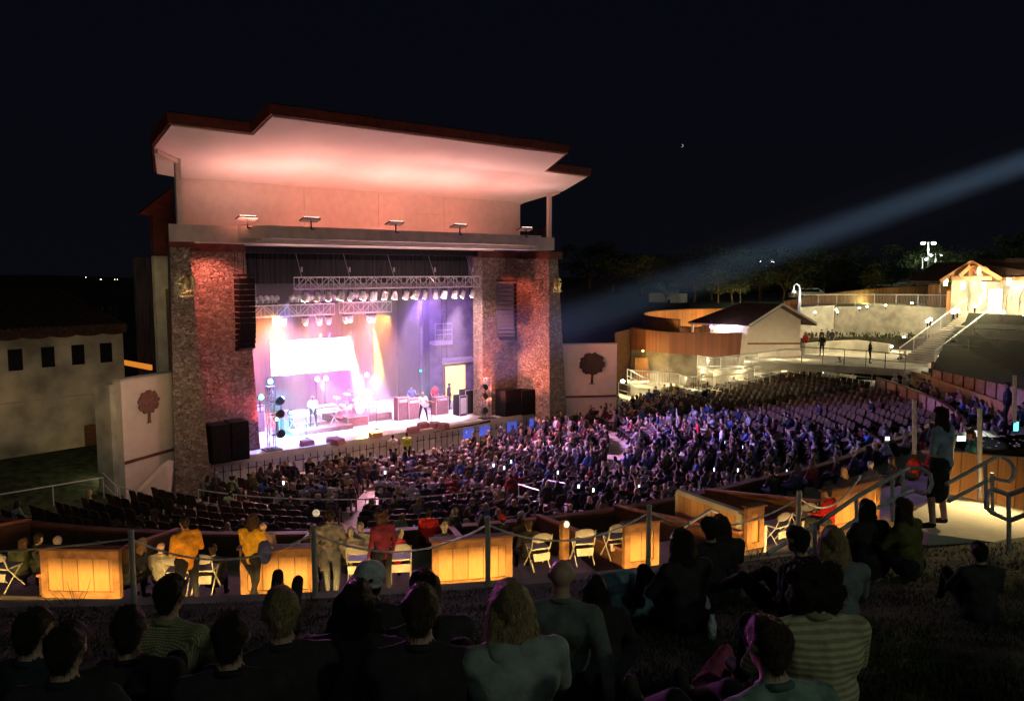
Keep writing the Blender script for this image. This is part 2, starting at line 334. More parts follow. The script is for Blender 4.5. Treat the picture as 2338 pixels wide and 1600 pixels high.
def pose_prims(J, fem=False, sleeves='long', skirt=False, scale=1.0, ears=True, fat=1.0):
    """J: joints of one pose. returns body prims + finger prims"""
    w = .93 if fem else 1.0; f = fat; q = []
    pel, che, nk, hd = J['pel'], J['che'], J['nk'], J['hd']
    mid = tuple((a + b) / 2 for a, b in zip(pel, che))
    A = lambda a, d: tuple(x + y for x, y in zip(a, d))
    q += [('pants', A(pel, (-.07 * w, 0, 0)), A(pel, (.07 * w, 0, 0)), .125 * f, .125 * f), ('shirt', A(mid, (-.055 * w, 0, 0)), A(mid, (.055 * w, 0, 0)), .118 * f, .118 * f)]
    q += [('shirt', A(che, (-.085 * w, 0, 0)), A(che, (.085 * w, 0, 0)), .120 * f, .120 * f), ('shirt', pel, che, .13 * f, .13 * f)]
    q += [('shirt', A(che, (-.10 * w, 0, .06)), A(che, (.10 * w, 0, .06)), .095, .095)]
    for s in ('l', 'r'):
        sh, el, wr, hp, kn, an, to = (J[k + s] for k in ('sh', 'el', 'wr', 'hp', 'kn', 'an', 'to'))
        q += [('shirt', che, sh, .10, .072), ('shirt', nk, sh, .05, .062), ('shirt', sh, el, .066 * w * f, .050 * w)]
        arm = 'shirt' if sleeves == 'long' else 'skin'
        q += [(arm, el, wr, .046 * w, .030), ('skin', wr, J['ha' + s], .030, .026, )]
        q += [('pants', pel, hp, .11, .098), ('pants', hp, kn, .094 * f, .062), ('skin' if skirt else 'pants', kn, an, .060 * w, .040), ('shoe', an, to, .046, .038)]
    q += [('shirt', che, nk, .075, .055), ('skin', nk, hd, .052, .05)]
    h = Vector(hd); fd = Vector(J.get('fd', (0, 1, 0))).normalized(); rt = fd.cross(Vector((0, 0, 1))).normalized(); up = rt.cross(fd)
    T = lambda a, b, c: tuple(h + rt * a + fd * b + up * c)
    q += [('skin', T(0, -.012, .025), T(0, .020, .030), .078, .074), ('skin', T(0, .025, -.03), T(0, .045, -.065), .058, .040), ('skin', T(0, .082, -.005), T(0, .098, -.022), .012, .013)]
    if ears: q += [('skin', T(s * .077, .0, .0), T(s * .082, -.012, .022), .012, .015) for s in (-1, 1)]
    q += [('skin', T(-.03, .075, .022), T(.03, .075, .022), .014, .014), ('skin', T(-.018, .082, -.052), T(.018, .082, -.052), .010, .010)]
    fg = []
    for s, sg in (('l', -1), ('r', 1)):
        wr = Vector(J['wr' + s]); ha = Vector(J['ha' + s]); d = (ha - wr).normalized(); side = d.cross(Vector((0, 0, 1))); side = side.normalized() if side.length > .1 else Vector((1, 0, 0)); dn = d.cross(side) * (1 if d.cross(side).z < 0 else -1)
        for i, l in enumerate((.050, .062, .066, .058, .048)):
            if i == 0:
                b = ha + side * -sg * .026 - d * .02; e = b + (d * .6 - side * sg * .6 + dn * .3).normalized() * .04; fg += [('skin', tuple(b), tuple(e), .011, .010), ('skin', tuple(e), tuple(e + (d + dn * .5) * .022), .010, .008)]
            else:
                b = ha + side * sg * (-.026 + i * .0155 - .012) + d * .012; e = b + (d * .8 + dn * .5).normalized() * l * .55; fg += [('skin', tuple(b), tuple(e), .0088, .0082), ('skin', tuple(e), tuple(e + (d * .35 + dn).normalized() * l * .5), .0082, .007)]
    return q, fg
def hair_prims(J, style):
    h = Vector(J['hd']); fd = Vector(J.get('fd', (0, 1, 0))).normalized(); rt = fd.cross(Vector((0, 0, 1))).normalized(); up = rt.cross(fd)
    T = lambda a, b, c: tuple(h + rt * a + fd * b + up * c)
    q = [('hair', T(0, -.022, .040), T(0, .018, .052), .084, .076), ('hair', T(0, -.045, .0), T(0, -.035, .03), .066, .07)]
    if style == 'short': q += [('hair', T(0, -.05, -.035), T(0, -.04, 0), .05, .06)]
    if style == 'curly': q += [('hair', T(a * .07, -.03 + b * .03, .03 + c), T(a * .06, -.03 + b * .03, .0 + c), .055, .055) for a in (-1, 0, 1) for b, c in ((0, .04), (-1, -.03), (1, .03), (0, -.08))]
    if style in ('long', 'longer'):
        k = -.22 if style == 'long' else -.38
        for a in (-1.0, -.5, 0, .5, 1.0): q += [('hair', T(a * .062, -.045 + abs(a) * .03, .01), T(a * .085, -.085 + abs(a) * .03, k * .5), .045, .042), ('hair', T(a * .085, -.085 + abs(a) * .03, k * .5), T(a * .078, -.105 + abs(a) * .03, k), .042, .020)]
        for s in (-1, 1): q += [('hair', T(s * .070, .015, .02), T(s * .088, .01, k * .5), .030, .032), ('hair', T(s * .088, .01, k * .5), T(s * .10, .02, k), .032, .015)]
    if style == 'bob':
        for a in (-1.0, -.5, 0, .5, 1.0): q += [('hair', T(a * .065, -.04 + abs(a) * .03, .01), T(a * .085, -.055 + abs(a) * .04, -.12), .048, .040)]
    if style == 'pony': q += [('hair', T(0, -.09, .03), T(0, -.15, -.05), .035, .030), ('hair', T(0, -.15, -.05), T(0, -.13, -.2), .030, .015)]
    if style == 'bun': q += [('hair', T(0, -.08, .07), T(0, -.09, .08), .045, .045)]
    return q
def mirror(J):
    for k in list(J):
        if k.endswith('l') and k[:2] in ('sh', 'el', 'wr', 'ha', 'hp', 'kn', 'an', 'to') and k[:-1] + 'r' not in J: J[k[:-1] + 'r'] = (-J[k][0], J[k][1], J[k][2])
    return J
POSE = {
 'lawn': mirror(dict(pel=(0, 0, .13), che=(0, .05, .44), nk=(0, .07, .60), hd=(0, .11, .74), shl=(-.185, .05, .545), ell=(-.27, .17, .33), wrl=(-.15, .38, .33), hal=(-.08, .44, .33),
    hpl=(-.10, .03, .11), knl=(-.17, .42, .42), anl=(-.13, .60, .06), tol=(-.14, .74, .05))),
 'lawn_back': mirror(dict(pel=(0, 0, .13), che=(0, -.06, .43), nk=(0, -.05, .60), hd=(0, 0, .74), shl=(-.185, -.08, .54), ell=(-.28, -.26, .32), wrl=(-.30, -.36, .07), hal=(-.31, -.38, .03),
    hpl=(-.10, .03, .11), knl=(-.14, .45, .30), anl=(-.13, .82, .06), tol=(-.14, .90, .16))),
 'cross': mirror(dict(pel=(0, 0, .13), che=(0, .07, .43), nk=(0, .11, .59), hd=(0, .16, .72), shl=(-.185, .08, .53), ell=(-.30, .16, .30), wrl=(-.20, .36, .22), hal=(-.14, .40, .20),
    hpl=(-.11, .03, .11), knl=(-.42, .34, .16), anl=(.10, .42, .08), tol=(.22, .44, .08))),
 'chair': mirror(dict(pel=(0, 0, .50), che=(0, -.02, .83), nk=(0, 0, .99), hd=(0, .03, 1.13), shl=(-.185, -.02, .93), ell=(-.25, .07, .68), wrl=(-.16, .30, .62), hal=(-.13, .36, .62),
    hpl=(-.10, .04, .48), knl=(-.13, .42, .47), anl=(-.13, .45, .08), tol=(-.14, .60, .05))),
 'clap': mirror(dict(pel=(0, 0, .50), che=(0, .03, .83), nk=(0, .06, .99), hd=(0, .09, 1.13), shl=(-.185, .03, .93), ell=(-.28, .20, .80), wrl=(-.10, .34, 1.02), hal=(-.05, .36, 1.08),
    hpl=(-.10, .04, .48), knl=(-.13, .42, .47), anl=(-.13, .45, .08), tol=(-.14, .60, .05))),
 'cheer': dict(mirror(dict(pel=(0, 0, .50), che=(0, .01, .83), nk=(0, .02, .99), hd=(0, .05, 1.13), shl=(-.185, .0, .95), ell=(-.30, .12, 1.12), wrl=(-.26, .18, 1.38), hal=(-.25, .2, 1.46), hpl=(-.10, .04, .48), knl=(-.13, .42, .47), anl=(-.13, .45, .08), tol=(-.14, .60, .05))), shr=(.185, -.02, .93), elr=(.25, .07, .68), wrr=(.16, .30, .62), har=(.13, .36, .62)),
 'lean': dict(mirror(dict(pel=(0, 0, .50), che=(.0, .14, .79), nk=(-.02, .22, .93), hd=(-.03, .29, 1.05), shl=(-.185, .16, .88), ell=(-.24, .34, .66), wrl=(-.12, .46, .60), hal=(-.08, .50, .60), hpl=(-.10, .04, .48), knl=(-.13, .42, .47), anl=(-.13, .45, .08), tol=(-.14, .60, .05))), fd=(-.4, 1, .1)),
 'chair_side': dict(mirror(dict(pel=(0, 0, .50), che=(.03, .0, .83), nk=(.05, .02, .99), hd=(.09, .04, 1.12), shl=(-.15, .02, .93), ell=(-.24, .09, .68), wrl=(-.16, .30, .62), hal=(-.13, .36, .62),
    hpl=(-.10, .04, .48), knl=(-.13, .42, .47), anl=(-.13, .45, .08), tol=(-.14, .60, .05))), fd=(.6, 1, 0)),
 'stand': mirror(dict(pel=(0, 0, .95), che=(0, .0, 1.28), nk=(0, .01, 1.47), hd=(0, .04, 1.61), shl=(-.19, 0, 1.40), ell=(-.26, -.01, 1.12), wrl=(-.27, .08, .88), hal=(-.26, .11, .80),
    hpl=(-.10, 0, .90), knl=(-.12, .03, .50), anl=(-.13, -.01, .09), tol=(-.15, .13, .045))),
 'watch': dict(mirror(dict(pel=(0, 0, .95), che=(0, .0, 1.28), nk=(0, .01, 1.47), hd=(0, .04, 1.61), shl=(-.19, 0, 1.40), ell=(-.27, .0, 1.13), wrl=(-.12, .20, 1.08), hal=(-.05, .22, 1.08),
    hpl=(-.10, 0, .90), knl=(-.15, .05, .50), anl=(-.17, -.01, .09), tol=(-.20, .13, .045)))),
 'walk': dict(mirror(dict(pel=(0, 0, .93), che=(0, .04, 1.26), nk=(0, .07, 1.45), hd=(0, .11, 1.59), shl=(-.19, .03, 1.38), ell=(-.25, .14, 1.12), wrl=(-.22, .32, 1.0), hal=(-.21, .39, .97))),
    hpl=(-.10, 0, .89), knl=(-.11, .22, .52), anl=(-.10, .28, .10), tol=(-.11, .41, .05), hpr=(.10, 0, .89), knr=(.11, -.03, .50), anr=(.11, -.32, .13), tor=(.11, -.24, .05)),
 'play': dict(mirror(dict(pel=(0, 0, .95), che=(0, -.02, 1.28), nk=(0, 0, 1.46), hd=(0, .03, 1.60))), shl=(-.19, 0, 1.40), ell=(-.30, .02, 1.15), wrl=(-.42, .22, 1.22), hal=(-.46, .27, 1.24), shr=(.19, 0, 1.40), elr=(.28, .02, 1.14), wrr=(.10, .22, 1.02), har=(.04, .24, 1.0),
    hpl=(-.10, 0, .90), knl=(-.20, .06, .50), anl=(-.26, .0, .09), tol=(-.30, .13, .045), hpr=(.10, 0, .90), knr=(.18, .04, .50), anr=(.24, 0, .09), tor=(.28, .13, .045)),
}
BODY = {}
def body_mesh(key, pose, fem, sleeves, skirt, hair_on_body=None, voxel=.02, pants='pants', skin='skin', hairmat=None, fingers=True, fat=1.0, leans=None):
    if key in BODY: return BODY[key]
    J = dict(POSE[pose])
    if leans: J.update(leans)
    q, fg = pose_prims(J, fem, sleeves, skirt, fat=fat)
    slots = [('skin', skin), ('shirt', 'shirt'), ('pants', pants), ('shoe', 'shoe')]
    if skirt:
        pe = J['pel']; q += [('pants', pe, (pe[0], pe[1] + .02, pe[2] - .42), .14, .17, .8)]
    if hair_on_body: q += hair_prims(J, hair_on_body); slots.append(('hair', hairmat))
    BODY[key] = fuse(q, voxel, slots, extra=fg if fingers else (), name='person_body'); return BODY[key]
HAIR = {}
def hair_mesh(pose, style, hairmat, leans=None):
    k = (pose, style, hairmat)
    if k in HAIR and not leans: return HAIR[k]
    J = dict(POSE[pose]); J.update(leans or {})
    me = fuse(hair_prims(J, style), .010, [('hair', hairmat)], smooth=1, disp=.02 if style != 'curly' else .045, name='hair')
    bm = bmesh.new(); bm.from_mesh(me); fs = list(bm.faces); rg = random.Random(len(fs)); new = []      # loose strands so that the outline is not a smooth cap
    for _ in range(1500 if style in ('long', 'longer', 'curly') else 1000):
        f = rg.choice(fs); c = f.calc_center_median(); n = f.normal; dn = (Vector((rg.uniform(-1, 1), rg.uniform(-1, 1), rg.uniform(-1, 1))) if style == 'curly' else Vector((rg.uniform(-.3, .3), rg.uniform(-.3, .3), -1 + .9 * max(0, n.z)))) + n * rg.uniform(.1, .55); dn.normalize()
        L_ = rg.uniform(.015, .05) * (1.3 if 'long' in style else .8); s_ = dn.cross(n); s_ = (s_.normalized() if s_.length > .01 else Vector((1, 0, 0))) * rg.uniform(.0008, .0022); new.append((c - s_, c + s_, c + dn * L_))
    for t in new: bm.faces.new([bm.verts.new(p) for p in t])
    bm.to_mesh(me); bm.free(); HAIR[k] = me; return me
def person(label, loc, rz, pose='stand', shirt=(.1, .1, .1), style='short', hairmat='hair_dark', fem=False, sleeves='long', skirt=False, scale=1.0, group=None, pants='pants', skin='skin', fat=1.0, leans=None, hoodie=False, cap=None, voxel=.018):
    key = ('h', pose, fem, sleeves, skirt, pants, skin, fat, str(leans)); me = body_mesh(key, pose, fem, sleeves, skirt, voxel=voxel, pants=pants, skin=skin, fat=fat, leans=leans)
    o = bpy.data.objects.new('person', me); COL.objects.link(o); o.location = loc; o.rotation_euler = (0, 0, rz); o.scale = (scale,) * 3; o.color = (*shirt, 1)
    tag(o, label, 'person', group)
    if style:
        h = bpy.data.objects.new('hair', hair_mesh(pose, style, hairmat, leans)); COL.objects.link(h); h.parent = o
    J = dict(POSE[pose]); J.update(leans or {}); hd = Vector(J['hd'])
    if hoodie:
        b = [('c', tuple(hd + Vector((-.08, -.08, -.16))), tuple(hd + Vector((.08, -.08, -.16))), .055, .055), ('c', tuple(hd + Vector((-.05, -.10, -.22))), tuple(hd + Vector((.05, -.10, -.22))), .06, .06), ('c', tuple(hd + Vector((0, -.11, -.26))), tuple(hd + Vector((0, -.10, -.33))), .05, .02)]
        b += [('c', tuple(hd + Vector((s * .1, -.06, -.15))), tuple(hd + Vector((s * .06, .06, -.17))), .045, .035) for s in (-1, 1)]
        hm = fuse(b, .014, [('c', 'shirt')], name='hood'); ho = bpy.data.objects.new('hood', hm); COL.objects.link(ho); ho.parent = o; ho.color = (*shirt, 1)
    if not hoodie:
        nk = Vector(J['nk']); ax = (hd - nk).normalized(); x = ax.orthogonal().normalized(); y = ax.cross(x); c = nk + ax * .012; mb = MB()
        mb.tube([c + (x * math.cos(k * .5236) + y * math.sin(k * .5236)) * .062 for k in range(13)], .017, 6, cap=False); co = mb.build('collar', 'shirt', o, smooth=True); co.color = (*shirt, 1)
    if cap:
        mb = MB(); mb.ball(hd + Vector((0, 0, .055)), .098, 18, (1, 1.12, .82)); back = cap[1]
        sgn = -1 if back else 1
        mb.prism([hd + Vector((x, sgn * (.09 + y), .03)) for x, y in ((-.07, 0), (.07, 0), (.06, .055), (.03, .075), (-.03, .075), (-.06, .055))], (0, 0, .012))
        co = mb.build('cap', cap[0], o, smooth=True)
    return o

# every mesh used by the crowd is prepared before the scene fills up
CROWD = []
for i, (ps, fem, st, hm, sk) in enumerate([('chair', False, 'short', 'hair_dark', 'skin'), ('chair', True, 'long', 'hair_brown', 'skin'), ('chair', False, None, 'hair_grey', 'skin'), ('chair_side', True, 'bob', 'hair_blond', 'skin'),
        ('chair', False, 'short', 'hair_grey', 'skin_warm'), ('chair_side', True, 'long', 'hair_dark', 'skin_warm'), ('chair_side', False, 'short', 'hair_brown', 'skin'), ('clap', False, 'short', 'hair_dark', 'skin_warm'), ('chair', True, 'curly', 'hair_grey', 'skin'), ('chair', True, 'long', 'hair_blond', 'skin'), ('cheer', False, 'short', 'hair_dark', 'skin'), ('lean', False, 'short', 'hair_dark', 'skin'), ('lean', True, 'long', 'hair_dark', 'skin')]):
    CROWD.append((body_mesh(('c', i), ps, fem, 'long' if i % 2 else 'short', False, hair_on_body=st, voxel=.034, hairmat=hm, skin=sk, fingers=False, fat=1.0 + .12 * (i % 3)), {'hair_dark': 'dark', 'hair_brown': 'brown', 'hair_grey': 'grey', 'hair_blond': 'fair'}[hm] if st else None, {'long': 'long ', 'bob': 'bobbed ', 'curly': 'curly ', 'short': 'short ', None: ''}[st], ps))
STANDERS = [body_mesh(('s', i), ps, fem, sl, False, hair_on_body=st, voxel=.034, hairmat=hm, fingers=False) for i, (ps, fem, st, hm, sl) in enumerate([('stand', False, 'short', 'hair_dark', 'short'), ('stand', True, 'long', 'hair_brown', 'long'), ('walk', False, 'short', 'hair_grey', 'short'), ('watch', False, 'short', 'hair_dark', 'long')])]
# ------------------------------------------------------------ ground and bowl
def ring(mb, Ra, Rb, za, zb, t0, t1, step=3.0, m=0):
    """surface between two radii; Ra.. may be functions of angle"""
    f = lambda q, t: q(t) if callable(q) else q
    n = max(1, int(round((t1 - t0) / step))); vs = []
    for i in range(n + 1):
        t = t0 + (t1 - t0) * i / n; vs += [pol(f(Ra, t), t, f(za, t)), pol(f(Rb, t), t, f(zb, t))]
    mb.m = m; mb.add(vs, [(2 * i, 2 * i + 1, 2 * i + 3, 2 * i + 2) for i in range(n)])
def arcwall(mb, R, th, z0, z1, t0, t1, step=2.0, m=0):
    f = lambda q, t: q(t) if callable(q) else q
    n = max(1, int(round(abs(t1 - t0) / step))); ts = [t0 + (t1 - t0) * i / n for i in range(n + 1)]
    mb.m = m; mb.ribbon([pol(f(R, t), t)[:2] for t in ts], th, zf=lambda i: (f(z0, ts[i]), f(z1, ts[i])))

g = MB(); g.add([(-900, -900, -.03), (1100, -900, -.03), (1100, 1100, -.03), (-900, 1100, -.03)], [(0, 1, 2, 3)]); struct(g, 'ground', 'soil')
# floor of the pit and the raked seating terrace
g = MB(); ring(g, .5, 8, 0.0, 0.0, -88, 88); 
for k in range(int((35.4 - 8) / .9)):
    R = 8 + .9 * k; z = floor_z(R + .45)
    ring(g, R, lambda t, R=R: min(R + .9, RP(t) - .02) if R < RP(t) else R + .001, z, z, -76, 77); ring(g, R, R + .002, floor_z(R - .45), z, -76, 77)
struct(g, 'seating_floor', 'concrete')
# concourse and box terraces
ZP, ZC = 3.3, 3.9
zb1 = 2.7
g = MB(); ring(g, lambda t: RP(t) + .1, lambda t: RP(t) + 2.9, zb1, zb1, -80, 34); ring(g, lambda t: RP(t) + 2.9, RQ, 3.3, 3.3, -80, 34); ring(g, lambda t: RP(t) + 2.9, lambda t: RP(t) + 2.91, zb1, 3.3, -80, 34)
ring(g, RQ, lambda t: RQ(t) + .01, 3.3, ZC, -80, 34); ring(g, RQ, RL, ZC, ZC, -80, 30); struct(g, 'walkway', 'concrete')
# the lawn
g = MB(); NT, NR = 120, 46; t0, t1 = -80, 27
g.v = []
for i in range(NT + 1):
    t = t0 + (t1 - t0) * i / NT
    for j in range(NR + 1):
        R = RL(t) + .12 + 30 * (j / NR) ** 1.4; p = pol(R, t); g.v.append((p.x, p.y, lawn_z(p.x, p.y) + (.02 * math.sin(p.x * 3.1) * math.sin(p.y * 2.7) if j else 0)))
g.f = [(i * (NR + 1) + j, i * (NR + 1) + j + 1, (i + 1) * (NR + 1) + j + 1, (i + 1) * (NR + 1) + j) for i in range(NT) for j in range(NR)]; g.mi = [0] * len(g.f)
lawn = struct(g, 'lawn', 'grass', smooth=True)
# short grass on the part of the lawn that is seen
g = MB(); rg = random.Random(3)
for _ in range(42000):
    u = rg.uniform(-60, 2400); v = rg.uniform(1240, 1640); 
    d = ray(u, v); t = 2.0
    while t < 14:
        p = EYE + d * t
        if p.z <= lawn_z(p.x, p.y): break
        t += .12
    R, th = topol(p)
    if t >= 14 or R < RL(th) + .15 or th > 25: continue
    p.x += rg.uniform(-.08, .08); p.y += rg.uniform(-.08, .08); z = lawn_z(p.x, p.y); a = rg.uniform(0, 6.28); w = .004 + .0006 * t; h = rg.uniform(.015, .045); l = rg.uniform(-.03, .03)
    cx, sx = math.cos(a) * w, math.sin(a) * w
    g.add([(p.x - cx, p.y - sx, z - .01), (p.x + cx, p.y + sx, z - .01), (p.x + sx * 4 + l, p.y + l, z + h)], [(0, 1, 2)])
tag(g.build('grass', 'grass'), 'short grass blades covering the dark lawn slope under the seated people', 'grass', kind='stuff')
# lawn retaining wall, curb
w = thing('retaining_wall', 'curved concrete retaining wall holding up the front edge of the dark lawn', 'wall', pol(33, -28, ZC))
g = MB(); arcwall(g, lambda t: RL(t), .22, ZC - .05, 5.93, -80, 27); g.build('wall', 'concrete', w, world=True)
lights_in_wall = []
# weeds along the edge
for i, (u, v, lab) in enumerate([(150, 1388, 'bare twig weed standing on the lawn edge before the left lit panel'), (715, 1350, 'dry weed at the lawn edge before the panel behind the woman in yellow'), (1700, 1262, 'thin weed at the lawn edge right of the couple')]):
    p = pol(RL(-30) + .05, topol(az(u, v, 5.9))[1], 5.9); g = MB(); rg = random.Random(i)
    for k in range(7):
        a = rg.uniform(0, 6.28); q = p + Vector((rg.uniform(-.18, .18), rg.uniform(-.1, .1), 0)); g.tube([q, q + Vector((math.cos(a) * .06, math.sin(a) * .06, .12)), q + Vector((math.cos(a) * .12, math.sin(a) * .12, rg.uniform(.15, .32)))], [.006, .004, .002], 4)
    tag(g.build('weed', 'bark', loc=p), lab, 'weed', 'weeds on the lawn edge')
# left grass bank under the long building
g = MB(); g.add([(-40, 18, 0), (6.6, 30.2, .02), (8.2, 36.5, 1.0), (9.2, 41, 1.9), (-40, 32, 1.9)], [(0, 1, 2), (0, 2, 3, 4)]); struct(g, 'grass_bank', 'grass')

# ------------------------------------------------------------ stage house
ZS = 1.2
sh = thing('stage_house', 'tall amphitheatre stage house with stone towers and broad floodlit pink canopy roof', 'building', (21.7, 38, 0))
B = lambda g, name, mat, smooth=False, par=None: g.build(name, mat, par or sh, world=par is None, smooth=smooth) if par is None else g.build(name, mat, par, world=False, smooth=smooth)
def part(g, name, mat, root, smooth=False):
    o = g.build(name, mat, root, world=True, smooth=smooth); return o
# towers (front faces lean in)
def tower(b, t, zt):   # b,t: x0,x1 at bottom/top of the front, inner/back polygon
    g = MB(); g.frustum([(*p, 0) for p in b], [(*p, zt) for p in t]); return g
g = tower([(10.05, 35.6), (11.62, 35.6), (11.62, 38.4), (10.75, 38.4)], [(10.3, 35.75), (11.12, 35.75), (11.12, 38.4), (10.95, 38.4)], 11.05); part(g, 'tower', 'stone', sh)
g = tower([(32.25, 35.6), (33.75, 35.6), (34.1, 38.4), (31.55, 38.4)], [(32.2, 35.75), (32.95, 35.75), (33.3, 38.4), (31.5, 38.4)], 10.8); part(g, 'tower', 'stone', sh)
g = MB(); c_ = [(10.22, 35.6), (11.28, 35.6), (11.28, 38.4), (10.9, 38.4)]; g.frustum([(x, y, 11.05) for x, y in c_], [(x, y, 11.5) for x, y in c_]); part(g, 'tower_cap', 'red_beam', sh)
g = MB(); g.box((32.6, 37.0, 11.0), (1.1, 2.9, .45)); part(g, 'tower_cap', 'red_beam', sh)
# stone walls either side of the opening
g = MB(); g.frustum([(11.6, 38, 0), (14.92, 38, 0), (14.92, 38.9, 0), (11.6, 38.9, 0)], [(11.1, 38, 10.95), (14.42, 38, 10.95), (14.42, 38.9, 10.95), (11.1, 38.9, 10.95)]); part(g, 'stone_wall', 'stone', sh)
g = MB(); g.frustum([(28.86, 38, 0), (31.6, 38, 0), (31.6, 38.95, 0), (28.86, 38.95, 0)], [(28.86, 38, 10.85), (31.55, 38, 10.85), (31.55, 38.95, 10.85), (28.86, 38.95, 10.85)]); part(g, 'stone_wall', 'stone', sh)
g = MB(); g.box((12.85, 38.35, 11.17), (3.1, .96, .42)); part(g, 'beam', 'red_beam', sh); g = MB(); g.box((30.15, 38.35, 11.07), (2.75, .96, .42)); part(g, 'beam', 'red_beam', sh)
g = MB(); g.box((21.64, 38.6, 11.2), (14.4, .5, .5)); part(g, 'lintel', 'black_metal', sh)
# upper wall, block behind
g = MB(); g.box((21.25, 37.5, 12.8), (19.9, .5, 2.95)); part(g, 'upper_wall', 'stucco', sh)
g = MB()
for x in (17.2, 21.4, 25.6): g.box((x, 37.243, 12.9), (.025, .01, 2.5))
g.box((24.6, 37.243, 13.2), (1.6, .01, .02)); part(g, 'wall_joint', 'concrete', sh)
g = MB(); g.box((24.6, 48.6, 6.8), (21, .5, 13.6)); g.ribbon([(12.1, 38.95), (14.5, 48.3)], .3, 0, 13.5); g.box((35.0, 43.7, 6.5), (.5, 9.6, 13.0)); part(g, 'rear_wall', 'dark_curtain', sh)
g = MB(); g.frustum([(11.6, 37.8, 12.0), (34.5, 37.8, 12.0), (34.5, 48.5, 12.0), (14.2, 48.5, 12.0)], [(11.6, 37.8, 12.3), (34.5, 37.8, 12.3), (34.5, 48.5, 12.3), (14.2, 48.5, 12.3)]); part(g, 'fly_loft_ceiling', 'black_metal', sh)
# side bay seen left of the tower
g = MB(); g.box((10.98, 39.5, 6.9), (.8, .4, 7.7)); part(g, 'side_bay', 'adobe', sh)
g = MB(); g.box((11.12, 39.27, 5.9), (.16, .08, 6.6)); part(g, 'pilaster', 'dark_wood', sh)
g = MB(); g.box((11.15, 39.7, 11.75), (1.0, .5, 1.9)); g.prism([(10.1, 39.4, 12.7), (11.6, 39.4, 12.45), (11.6, 39.4, 14.0)], (0, .6, 0)); part(g, 'side_gable', 'red_fascia', sh)
# ledge with its forward step
ledge = MB(); c_ = [(10.15, 35.3), (32.25, 35.3), (33.3, 37.2), (10.72, 37.2)]; ledge.frustum([(x, y, 11.3) for x, y in c_], [(x, y, 12.03) for x, y in c_]); part(ledge, 'ledge', 'fascia', sh)
g = MB(); pb = [(13.35, 35.35), (28.3, 35.35), (30.35, 34.0), (14.15, 34.0)]
pb = [(13.1, 35.28), (29.2, 35.28), (30.05, 34.0), (14.1, 34.0)]
g.frustum([(x, y, 11.5) for x, y in pb], [(x, y, 12.05) for x, y in pb]); part(g, 'ledge_step', 'fascia', sh)
# soffit grooves lit from the stage
g = MB()
for k, (y, w) in enumerate([(34.06, .10), (34.75, .16), (35.6, .14), (36.6, .16), (37.4, .2)]): g.box((21.7, y, 11.42 - .035 * k), (15.0 + (1.0 if k < 2 else 0), w, .06))
part(g, 'soffit_trim', 'stucco', sh)
# canopy roof
soff = [(9.4, 31.85), (12.6, 31.9), (12.62, 30.0), (28.1, 30.0), (28.8, 32.35), (32.15, 32.5), (32.55, 34.9), (31.55, 37.25), (31.5, 44), (13.6, 44), (11.2, 37.25), (10.25, 37.0), (9.38, 34.1)]
zs = lambda y: 14.22 + .24 * (37.2 - y)
g = MB(); g.frustum([(x, y, zs(y)) for x, y in soff], [(x, y, zs(y) + .25) for x, y in soff]); part(g, 'soffit', 'soffit', sh)
def grow(poly, d):
    c = Vector((20.9, 37)); out = []
    for x, y in poly: out.append((x + (d if x > c.x else -d), y - (d if y < 36 else -d if y > 40 else 0)))
    return out
g = MB(); o1 = grow(soff, .12); o2 = grow(soff, .2); g.frustum([(x, y, zs(y) + .05) for x, y in o1], [(x, y, zs(y) + .42) for x, y in o2]); part(g, 'roof_fascia', 'red_fascia', sh)
g = MB(); g.frustum([(x, y, zs(y) + .421) for x, y in o2], [(x, y, zs(y) + .50) for x, y in o1]); part(g, 'roof', 'roof_tile', sh)
for x, y in ((10.55, 35.1), (32.0, 35.5)):
    g = MB(); g.bar((x, y, 12.0), (x, y, zs(y) + .02), .22); g.bar((x, y, zs(y) - .12), (x + (-1.1 if x < 20 else .35), y - 1.0 if x < 20 else y - .5, zs(y) + .1), .16); part(g, 'roof_post', 'stucco', sh)
# stage deck and lip
g = MB(); g.box((21.6, 42.6, .6), (23.5, 11.5, 1.16)); part(g, 'stage_deck', 'stage_floor', sh)
g = MB(); g.box((22.3, 36.82, ZS - .13), (22.5, .12, .34)); part(g, 'stage_lip', 'pale_concrete', sh)
g = MB(); g.box((22.3, 36.95, .45), (22.3, .06, 1.1)); part(g, 'stage_skirt', 'frame_wood', sh)
g = MB()
for k in range(56): g.box((11.4 + k * .4, 36.87, .5), (.05, .05, 1.0))
for k in range(28): g.box((11.6 + k * .8, 36.84, .62), (.6, .03, .04))
part(g, 'skirt_rail', 'red_fascia', sh)
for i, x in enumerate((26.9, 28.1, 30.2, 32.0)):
    g = MB(); g.box((x, 36.81, .62), (.75, .02, .62)); part(g, 'blue_lit_panel', glow('blue_panel', (.10, .16, .9), .5), sh)
